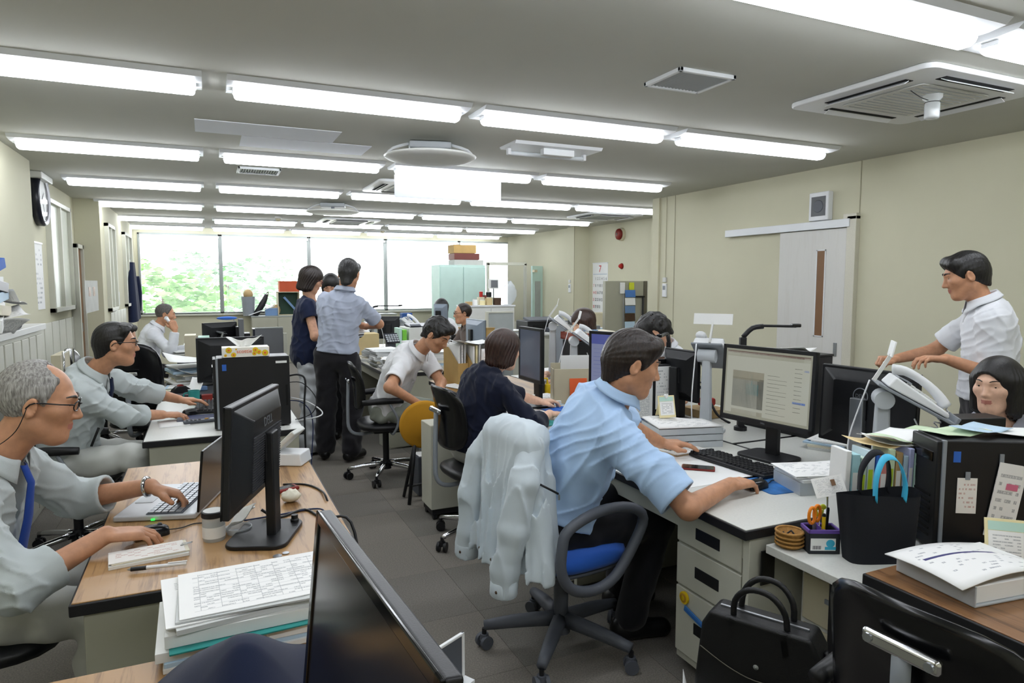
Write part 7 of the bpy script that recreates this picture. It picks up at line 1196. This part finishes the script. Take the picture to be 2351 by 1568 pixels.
# 6 person in striped top between them
J = person('person in black and white striped top between the standing pair', (1.13, 6.66, .88), math.radians(-110), (1.115, 6.64, 1.345), (1.09, 6.60, 1.49), (-.3, -.85, -.45), dict(L=arm((1.15, 6.4, 1.05), (.6, .2, -.6)), R=arm((1.0, 6.42, 1.06), (-.5, .2, -.8))), dict(L=dict(a=(1.14, 6.66, .085)), R=dict(a=(.97, 6.70, .085))), dict(mat='stripes', sleeve=1.3, inf=.014, fold=.005, hem=-.08, sr=.062), dict(mat='trousers_black'), hair=('bob', 'hair_black', dict(len=.13)), h=.0075, s=.92, shoulders=.15)
# 7 young man bending over
hd = PY(1004, 768, 4.62); nk = PY(957, 806, 4.80); J = person('young man in white polo shirt bending forward from his chair', (1.24, 5.06, .56), math.radians(-38), nk, hd, (.50, -.62, -.62), dict(L=arm(PY(1003, 915, 4.56), (.6, .5, -.1), hd=(.4, -.5, -.6), pose='grip', pn=(-.8, .0, -.3)), R=arm(PY(958, 925, 4.56), (-.6, -.5, -.1), hd=(.5, -.2, -.7), pose='grip', pn=(.5, .5, 0))), dict(L=dict(a=(1.62, 5.2, .085), pole=(.3, 0, 1)), R=dict(a=(1.52, 4.92, .085), pole=(.3, 0, 1))),
    dict(mat='polo_white', name='polo_shirt', collar=True, sleeve=.74, inf=.012, sr=.064, sf=1.08, fold=.006, hem=-.10, seed=11), dict(mat='trousers_sage', leg=(.09, .07, .06), fold=.006), hair=('spiky', 'hair_black', dict(t=-.002)), skin='skin_tan', h=.0046, s=1.0, hunch=.05)
# 8 woman in navy from behind
hd = PY(1158, 803, 3.62); wr = PZ(1262, 950, .745); J = person('woman in navy knit top seen from behind at her desk', (1.40, 3.64, .555), math.radians(12), (hd.x - .095, 3.63, hd.z - .135), hd, (.95, .12, -.22), dict(L=arm((1.95, 3.85, .75), (-.2, .6, -.7), hd=(1, -.2, 0)), R=arm(wr, (-.3, -.8, -.5), hd=(.95, .25, -.1), pose='relax')), seat_legs(1.82, 3.75, 3.5), dict(mat='navy_knit', name='knit_top', sleeve=1.40, inf=.018, sr=.066, sf=1.0, fold=.006, hem=-.02, flare=.02, neck=.066, seed=13), dict(mat='trousers_white', leg=(.10, .07, .06)), hair=('bob', 'hair_brown', dict(len=.12)), skin='skin_pale', h=.0046, s=.97, shoulders=.155, girth=1.05)
# 9 man in blue shirt
hd = PD(1452, 836, 2.60); nk = PD(1408, 925, 2.64); wr = PZ(1678, 1112, .75); J = person('man in light blue short-sleeved shirt working at the centre right', (1.30, 2.40, .555), math.radians(-6), nk, hd, (.92, -.34, -.28), dict(L=arm((1.95, 2.55, .755), (-.2, .6, -.7), hd=(1, -.3, -.05), pose='flat'), R=arm(wr, (-.3, -.7, -.5), hd=(.97, .18, -.05), pose='mouse', k=1.13)), dict(L=dict(a=(1.72, 2.56, .085), pole=(.3, 0, 1)), R=dict(a=(1.60, 2.30, .085), pole=(.3, 0, 1), toe=(1, -.25, 0))),
    dict(mat='shirt_blue', collar=True, sleeve=.86, inf=.016, sr=.072, sf=1.12, fold=.008, wl=.11, hem=.055, seed=15, lift=.052, cr=.072), dict(mat='trousers_black', leg=(.092, .072, .064), waist=.10), hair=('short', 'hair_darkbrown', dict(nape=-.012, line=(.082, .062), t=.001)), skin='skin_tan', h=.0042, s=1.05, hunch=.035, sock='sock_white', girth=1.06)
# 10 man standing at right
hd = PX(2216, 633, 3.60); J = person('man in white short-sleeved shirt standing by the right wall', (hd.x + .12, hd.y - .07, .89), math.radians(132), (hd.x + .085, hd.y - .06, hd.z - .150), hd, (-.66, .70, -.30), dict(L=arm(PX(2172, 824, 3.42), (.6, -.5, -.8), hd=(-.85, .5, .05), pose='relax'), R=arm((3.5, 2.50, 1.10), (.7, .5, -.6), hd=(-.8, .5, 0), pose='grip')), dict(L=dict(a=(3.68, 2.02, .085), toe=(-.7, .7, 0)), R=dict(a=(3.82, 2.16, .085), toe=(-.7, .7, 0))), dict(mat='shirt_white', collar=True, sleeve=.78, inf=.014, sr=.066, sf=1.1, fold=.006, hem=.03, open=.09, seed=17), dict(mat='trousers_charcoal'), hair=('short', 'hair_black', dict(t=-.002, line=(.084, .070))), skin='skin_tan', h=.0046, s=1.0)
# 11 smiling woman
hd = PD(2288, 886, 2.92); J = person('smiling woman with black bob and grey cardigan at lower right', (hd.x + .16, hd.y - .02, .56), math.radians(190), (hd.x + .06, hd.y - .0, hd.z - .155), hd, (-.99, -.10, -.06), dict(L=arm((hd.x - .32, hd.y - .12, .76), (.2, -.6, -.8)), R=arm((hd.x - .32, hd.y + .2, .76), (.2, .6, -.8))), seat_legs(hd.x - .3, hd.y - .1, hd.y + .14, toe=(-1, 0, 0)), dict(mat='cardigan', name='cardigan', sleeve=1.8, inf=.014, fold=.005, hem=-.05, open=.15, neck=.07, seed=19), dict(mat='trousers_black'), hair=('bob', 'hair_black', dict(len=.15, open=.112, part=.012, ow=.080)), skin='skin_pale', h=.0042, s=.97, hs=1.03)
chair_steel('black chair of the smiling woman', (hd.x + .16, hd.y - .02, 0), math.pi, arms=False)
# 12-15 people further back
hd = PD(1062, 720, 7.9); J = person('balding man with glasses in brown shirt far behind', (hd.x + .14, hd.y, .56), math.radians(185), (hd.x + .08, hd.y, hd.z - .15), hd, (-.97, .12, -.05), dict(L=arm((hd.x - .25, hd.y - .15, .78), (.2, -.6, -.8)), R=arm((hd.x - .25, hd.y + .18, .78), (.2, .6, -.8))), seat_legs(hd.x - .3, hd.y - .1, hd.y + .1, toe=(-1, 0, 0)), dict(mat='shirt_brown', collar=True, sleeve=.8, inf=.012, fold=.005), dict(mat='trousers_black'), hair=('buzz', 'hair_darkbrown', dict(line=(.05, .095), t=.004)), skin='skin_tan', h=.0075, glasses='glasses_black')
hd = PD(1014, 706, 9.0); J = person('woman behind the far monitor, only dark hair showing', (hd.x, hd.y + .1, .56), math.radians(-95), (hd.x, hd.y + .05, hd.z - .15), hd, (-.1, -.9, -.3), dict(L=arm((hd.x + .2, hd.y - .25, .76), (.6, .2, -.8)), R=arm((hd.x - .2, hd.y - .25, .76), (-.6, .2, -.8))), seat_legs(hd.x - .1, hd.y - .3, hd.y - .3, toe=(0, -1, 0)), dict(mat='shirt_white', sleeve=.6, inf=.012), dict(mat='trousers_black'), hair=('bob', 'hair_black'), h=.009, face=False, s=.95)
hd = PD(1338, 742, 5.5); J = person('brown-haired woman behind the second telephone stand', (hd.x + .16, hd.y, .56), math.radians(190), (hd.x + .07, hd.y, hd.z - .15), hd, (-.95, -.05, -.35), dict(L=arm((hd.x - .25, hd.y - .15, .76), (.2, -.6, -.8)), R=arm((hd.x - .25, hd.y + .18, .76), (.2, .6, -.8))), seat_legs(hd.x - .3, hd.y - .1, hd.y + .1, toe=(-1, 0, 0)), dict(mat='navy', name='blouse', sleeve=.6, inf=.012), dict(mat='trousers_black'), hair=('bob', 'hair_brown', dict(len=.11)), skin='skin_pale', h=.0065, s=.95)
hd = PD(1503, 762, 4.7); J = person('black-haired man bowed behind the blue shirt man', (hd.x + .18, hd.y, .56), math.radians(185), (hd.x + .10, hd.y, hd.z - .125), hd, (-.62, .45, -.64), dict(L=arm((hd.x - .2, hd.y - .18, .78), (.2, -.6, -.8)), R=arm((hd.x - .2, hd.y + .18, .78), (.2, .6, -.8))), seat_legs(hd.x - .2, hd.y - .1, hd.y + .1, toe=(-1, 0, 0)), dict(mat='shirt_white', collar=True, sleeve=.7, inf=.012), dict(mat='trousers_black'), hair=('spiky', 'hair_black', dict(t=.004)), h=.006)
# ================================================================== MIDDLE AND FAR CLUTTER
desk('cluttered desk piled with papers behind the bending man', 1.45, 2.35, 5.95, 7.45, top='laminate_cream', ped='lo'); desk('far desk holding the white printer', 1.45, 2.45, 7.5, 8.9, top='laminate_cream'); desk('far opposite desk of the balding man', 2.47, 2.75, 7.05, 8.9, top='laminate_cream', front=1)
chair_steel('small dark chair beside the paper piles', (1.12, 6.85, 0), .2, arms=False); chair_steel('dark chair under the balding man', (2.98, 7.45, 0), math.pi, arms=False); chair_steel('dark chair of the woman behind the far monitor', (3.0, 8.75, 0), -1.6, arms=False)
for i, (x, y, n, hm, lb) in enumerate(((1.62, 6.12, 8, .026, 'tallest paper pile at the front of the cluttered desk'), (1.98, 6.14, 9, .026, 'second paper pile beside the tallest one'), (1.62, 6.52, 9, .028, 'paper pile behind the tallest one'), (2.02, 6.55, 8, .028, 'paper pile below the white printer'), (1.66, 6.95, 9, .03, 'paper pile near the far kraft box'), (2.10, 7.0, 9, .03, 'low paper pile at the cluttered desk corner'))): mess(lb, (x, y, .70), .1 * (i - 2), n, .34, .27, 100 + i, ('page_text', 'paper', 'page_grey')[i % 3], hm)
for i, (x, y, z, lb) in enumerate(((1.50, 6.1, .30, 'cream topped box beside the dark chair'), (1.75, 5.95, .0, 'grey document crate on the floor by the paper desk'))): boxobj('document_crate', lb, 'box', (x + .1, y, 0), (.3, .24, .55 if i == 0 else .35), 'steel_light' if i == 0 else 'mid_grey_plastic', .1, lid='c_paleyellow' if i == 0 else 'paper')
t = thing('printer', 'white laser printer in the far middle', 'printer', (2.30, 7.75, .70), .05); b = MB(); b.box((0, 0, .15), (.38, .36, .30)); b.build('body', 'offwhite', t, bevel=.012); b = MB(); b.box((0, -.03, .31), (.32, .22, .03), rotm(.12, 0, 0)); b.build('output_tray', 'navy_metal', t, bevel=.006); b = MB(); b.box((0, -.182, .09), (.32, .006, .06)); b.build('cassette', 'light_grey_plastic', t, bevel=.002); b = MB(); b.box((.08, -.181, .22), (.03, .003, .012)); b.build('badge', 'ink', t); b = MB(); b.box((-.1, -.16, .325), (.12, .05, .012), rotm(.3, 0, 0)); b.build('control_panel', 'grey_plastic', t)
boxobj('green_file', 'bright green standing file left of the white printer', 'file', (2.06, 7.62, .70), (.05, .2, .28), 'c_green3'); boxobj('file_case', 'pale standing file case left of the white printer', 'file', (2.01, 7.62, .70), (.04, .2, .30), 'c_mint'); boxobj('kraft_box', 'kraft carton behind the paper piles', 'box', (1.66, 7.75, .70), (.26, .24, .24), 'kraft_pale')
t = thing('calculator', 'grey calculator propped on the paper pile', 'calculator', (1.84, 7.25, .70), .2); b = MB(); b.box((0, 0, .21), (.16, .02, .13), rotm(-.7, 0, 0)); b.build('body', 'navy_metal', t, bevel=.004); b = MB(); b.box((0, .03, .09), (.10, .06, .18)); b.build('stand', 'grey_plastic', t, bevel=.004)
for r in range(4):
    for c in range(5): b = MB(); b.box(np.array([0, 0, .21]) + rotm(-.7, 0, 0) @ np.array([-.06 + .03 * c, -.012, .035 - .026 * r]), (.022, .006, .016), rotm(-.7, 0, 0)); b.build('key', 'light_grey_plastic', t)
phone_arm('far telephone on stand left of the blue box', (1.85, 8.15, .70), -2.6, .30, card=False); phone_arm('far telephone on stand beside the white printer', (2.25, 8.3, .70), -.6, .30, card=False); phone_arm('farthest telephone stand before the window wall', (1.55, 8.6, .70), 2.6, .34, card=False)
monitor('small dark monitor back between the far telephones', (1.95, 8.35, 1.10), (2.20, 8.25, 1.10), .28, (.3, 1, 0), logo=False); monitor('pale monitor in front of the far woman', PD(997, 697, 8.3), PD(1027, 699, 8.2), .26, (0, 1, 0), logo=False, backm='c_dusty_grey'); monitor('grey monitor in front of the balding man', PD(1072, 728, 7.0), PD(1113, 738, 6.6), .30, (1, .6, 0), logo=False, backm='c_dusty_grey', zdesk=.70, scr='screen_dim2')
boxobj('blue_carton', 'blue carton standing on the far desk', 'box', (2.42, 8.75, .98), (.14, .12, .14), 'c_navy3'); boxobj('riser_box', 'grey riser box under the blue carton', 'box', (2.38, 8.75, .70), (.2, .24, .27), 'mid_grey_plastic'); boxobj('red_box', 'small red box near the standing man\'s hand', 'box', (1.48, 7.55, .70), (.07, .06, .07), 'c_red')
arm_lamp('thin far arm lamp reaching across the windows', (1.95, 8.8, .70), .2, .35, .45)
boxobj('carton_box', 'brown cardboard box behind the balding man', 'box', (3.25, 8.3, .70), (.4, .3, .22), 'kraft', lid='kraft'); boxobj('side_table', 'low grey table carrying the cardboard box', 'table', (3.25, 8.3, 0), (.55, .5, .69), 'steel_light')
# green lockers, glass door, shelf of jars at the far right
t = thing('locker', 'pale green steel locker row near the far windows', 'locker', (4.03, 12.2, 0)); b = MB(); b.span((0, 0, 0), (.94, .5, 1.86)); b.build('body', 'locker_green', t, bevel=.006)
for q in range(2): b = MB(); b.span((.02 + q * .465, -.015, .06), (.47 + q * .465, 0, 1.82)); d_ = b.build('door', 'locker_green', t, bevel=.004); b = MB(); b.span((.42 + q * .465, -.03, .9), (.445 + q * .465, -.014, 1.0)); b.build('handle', 'silver', d_)
for i, (x, z, w_, h_, m_, lb) in enumerate(((4.66, 1.86, .60, .10, 'c_grey_felt2', 'grey flat box lowest on the green locker'), (4.62, 1.963, .52, .12, 'c_dark_red2', 'maroon box in the middle on the green locker'), (4.58, 2.087, .46, .16, 'kraft', 'brown box highest on the green locker'))): boxobj('storage_box', lb, 'box', (x, 12.45, z), (w_, .35, h_), m_)
t = thing('partition_door', 'glazed white door frame beside the green locker', 'door', (4.99, 12.15, 0)); b = MB()
for a, c in (((0, 0, 0), (.05, .05, 1.9)), ((.80, 0, 0), (.85, .05, 1.9)), ((0, 0, 1.86), (.85, .05, 1.92)), ((0, 0, .0), (.85, .05, .75))): b.span(a, c)
b.build('frame', 'steel_light', t, bevel=.004); b = MB(); b.box((.425, .025, 1.3), (.75, .006, 1.1)); b.build('pane', 'glass', t); b = MB(); b.box((.30, .02, .76), (.04, .06, .04)); b.build('handle', 'silver', t)
t = thing('green_door_leaf', 'narrow pale green door leaf with grey panel', 'door', (6.02 - .02, 12.0, 0), .35); b = MB(); b.span((-.14, 0, .0), (.16, .04, 1.85)); b.build('leaf', 'locker_green', t, bevel=.004); b = MB(); b.span((-.07, -.006, .75), (.09, .0, 1.55)); b.build('inset_panel', 'c_dusty_grey2', t); b = MB(); b.box((-.1, -.03, 1.75), (.08, .06, .05)); b.build('door_closer', 'c_beige', t)
t = thing('white_cabinet', 'white cabinet in front of the green locker', 'cabinet', (3.78, 10.1, 0)); b = MB(); b.span((0, 0, 0), (.85, .42, 1.13)); b.build('body', 'offwhite', t, bevel=.005); b = MB(); b.span((-.01, -.02, 1.13), (.86, .43, 1.155)); b.build('top', 'white_plastic', t)
for q in range(2): b = MB(); b.span((.01 + .42 * q, -.014, .04), (.42 + .42 * q, 0, 1.1)); d_ = b.build('door', 'offwhite', t, bevel=.003); b = MB(); b.cyl((.36 + .14 * q, -.03, .6), (.36 + .14 * q, -.012, .6), .012, n=10); b.build('knob', 'silver', d_)
g = random.Random(9)
for i, (x, h_, r, m_, lb, rd) in enumerate(((3.86, .06, .05, 'c_tan', 'tan snack packet on the white cabinet', 0), (3.98, .10, .04, 'paper', 'white cup on the white cabinet', 1), (4.10, .09, .045, 'c_paleyellow', 'cream jar on the white cabinet', 1), (4.22, .11, .05, 'kraft_pale', 'orange labelled box on the white cabinet', 0), (4.36, .12, .055, 'brown_dark', 'dark brown box on the white cabinet', 0), (4.14, .10, .03, 'c_red', 'red canister on the upper white cabinet row', 1), (4.27, .09, .05, 'black_plastic', 'black tin on the upper white cabinet row', 1), (4.24, .16, .06, 'c_dark_red2', 'maroon box behind the black tin', 0))):
    y = 10.2 + .02 * (i % 2) + (.14 if i > 4 else 0); z = 1.155 + (.13 if i in (5, 6) else 0)
    if i in (5, 6): boxobj('riser', 'cream riser below the %s' % ('red canister' if i == 5 else 'black tin'), 'box', (x, y, 1.155), (.11, .09, .128), 'c_beige')
    if rd:
        t = thing('canister', lb, 'canister', (x, y, z)); b = MB(); b.lathe([(r, 0), (r, h_ * .85), (r * .8, h_ * .88)], n=16); b.build('can', m_, t, S30); b = MB(); b.lathe([(r * .85, h_ * .85), (r * .85, h_), (0, h_)], n=16); b.build('cap', 'offwhite', t, S30)
    else: boxobj('packet', lb, 'box', (x, y, z), (r * 2, .09, h_), m_)
t = thing('mini_clock', 'small clock box on top of the stacked snacks', 'clock', (4.38, 10.4, 1.50)); b = MB(); b.box((0, 0, 0), (.16, .08, .16)); b.build('case', 'offwhite', t, bevel=.01); b = MB(); b.box((0, -.042, 0), (.12, .003, .12)); b.build('dial', 'grey_felt', t); b = MB(); b.box((0, 0, -.2), (.02, .02, .3)); b.build('post', 'silver', t)
b = MB(); b.ball((0, 0, .18), (.15, .08, .2), 14); o = b.build('plastic_bag', 'clear_box', None, 3.2, loc=(4.58, 10.25, 1.155)); tag(o, 'clear plastic bag hanging at the white cabinet end', 'bag')
for v in o.data.vertices: v.co *= 1 + .1 * math.sin(v.co.x * 60 + v.co.z * 50)
# machines along the recess
t = thing('long_counter', 'white counter with office machines along the recessed wall', 'counter', (3.75, 8.4, 0)); b = MB(); b.span((0, 0, .0), (2.3, .7, .78)); b.build('body', 'steel_light', t, bevel=.004); b = MB(); b.span((-.02, -.02, .78), (2.32, .72, .81)); b.build('top', 'offwhite', t, bevel=.003)
def machine(label, x, y, w_, d_, h_, m_, z=.81):
    t = thing('office_machine', label, 'printer', (x, y, z)); b = MB(); b.box((0, 0, h_ / 2), (w_, d_, h_)); b.build('body', m_, t, bevel=.01); b = MB(); b.box((0, -d_ * .1, h_ + .015), (w_ * .8, d_ * .6, .03), rotm(.15, 0, 0)); b.build('tray', 'grey_plastic', t, bevel=.004); b = MB(); b.box((0, -d_ / 2 - .002, h_ * .5), (w_ * .7, .004, h_ * .3)); b.build('slot', 'dark_slot', t)
machine('black flat machine on the far white counter', 4.45, 8.85, .55, .4, .16, 'black_plastic'); machine('grey machine with open tray on the counter', 5.0, 8.7, .45, .4, .10, 'mid_grey_plastic'); machine('dark grey scanner on the counter front', 4.65, 8.55, .38, .2, .07, 'grey_plastic')
boxobj('cream_box', 'cream box at the counter\'s far end', 'box', (5.5, 8.9, .81), (.35, .3, .25), 'c_beige'); mess('paper stack at the counter left end', (3.95, 8.6, .81), .2, 4, .3, .25, 130, 'page_text', .02); mess('paper stack at the counter right end', (5.3, 8.6, .81), .2, 3, .3, .22, 131, 'page_sparse', .02)
a = PY(1120, 722, 8.2); t = thing('low_partition', 'pale grey low partition before the glazed door', 'partition', (a.x, 8.2, 0)); b = MB(); b.span((0, -.02, 0), (.36, .02, 1.12)); b.build('panel', 'c_dusty_grey2', t, bevel=.004); b = MB(); b.span((-.03, -.025, 0), (0, .025, 1.14)); b.build('post', 'steel_light', t); b = MB(); b.span((0, -.025, 1.12), (.36, .025, 1.14)); b.build('top_rail', 'steel_light', t)
phone_arm('telephone stand with a white card before the counter', (2.62, 4.95, .70), -.5, .46, tilt=.62); 
t = thing('red_tray', 'reddish wooden tray on the dark box', 'tray', (2.84, 4.72, 1.06), -.1); b = MB()
for a, c in (((-.2, -.14, 0), (.2, .14, .01)), ((-.2, -.14, 0), (-.19, .14, .06)), ((.19, -.14, 0), (.2, .14, .06)), ((-.2, -.14, 0), (.2, -.13, .06)), ((-.2, .13, 0), (.2, .14, .06))): b.span(a, c)
b.build('tray_box', 'wood_red', t, bevel=.003); b = MB(); b.box((0, 0, .055), (.34, .24, .03)); b.build('papers', 'paper_cream', t); b = MB(); b.box((-.02, -.05, .075), (.10, .08, .014)); b.build('blue_card', 'c_dusty_blue', t)
boxobj('dark_box', 'dark computer box under the red tray', 'computer', (2.84, 4.72, .70), (.36, .26, .355), 'black_plastic')
# beige locker with pamphlet rack
a, c = PY(1390, 645, 7.2), PY(1478, 650, 7.2); t = thing('beige_locker', 'beige steel cabinet side with a leaflet rack on it', 'cabinet', (a.x, 7.2, 0)); w_ = c.x - a.x; b = MB(); b.span((0, 0, 0), (w_, .06, a.z)); b.build('body', 'steel_beige', t, bevel=.005); b = MB(); b.span((w_, -.01, 0), (w_ + .05, .06, a.z)); b.build('front_edge', 'c_stitch', t, bevel=.003); b = MB(); b.span((w_ + .05, -.005, .0), (w_ + .062, .06, a.z)); b.build('pale_trim', 'offwhite', t); b = MB(); b.box((w_ - .08, -.02, a.z - .2), (.16, .02, .02)); b.build('arm', 'edge_black', t); b = MB(); b.box((w_ - .02, -.02, a.z - .42), (.02, .02, .45)); b.build('bar', 'edge_grey', t)
t2 = thing('leaflet_rack', 'wire leaflet rack full of blue and white leaflets', 'rack', (a.x + w_ * .60, 7.17, a.z - .62)); b = MB(); b.tube([(-.09, 0, 0), (-.09, .01, .5), (.09, .01, .5), (.09, 0, 0)], .004, 5); b.build('wire_frame', 'silver', t2)
for q in range(5): b = MB(); b.box((0, -.01, .06 + .10 * q), (.15, .006, .092), rotm(-.12, 0, 0)); b.build('leaflet', ('c_pale_blue', 'brown_dark', 'c_dusty_blue', 'paper', 'c_dusty_blue3')[q], t2)
for q, (x, m_, lb) in enumerate(((.42, 'paper', 'white magnetic clip on the beige cabinet'), (.66, 'c_lime2', 'yellow green magnetic clip on the beige cabinet'))): boxobj('magnet_clip', lb, 'clip', (a.x + w_ * x, 7.185, a.z - .16), (.07, .02, .14), m_)
boxobj('slanted_files', 'row of black files slanting left of the beige cabinet', 'files', (a.x - .22, 7.4, .98), (.30, .2, .12), 'black_plastic', .05, .01); boxobj('file_cabinet', 'grey open cabinet below the slanting black files', 'cabinet', (a.x - .25, 7.45, 0), (.46, .35, .975), 'mid_grey_plastic', lid='steel_light')
# loose papers on opposite desks
for i, (x, y, lb) in enumerate(((2.75, 3.9, 'papers behind the arm lamp on the opposite desk'), (2.7, 5.2, 'papers near the red tray on the opposite desk'), (2.85, 2.35, 'papers beside the wide black box'))): mess(lb, (x, y, .70), .2 * i, 4, .3, .22, 140 + i, 'page_text', .02)
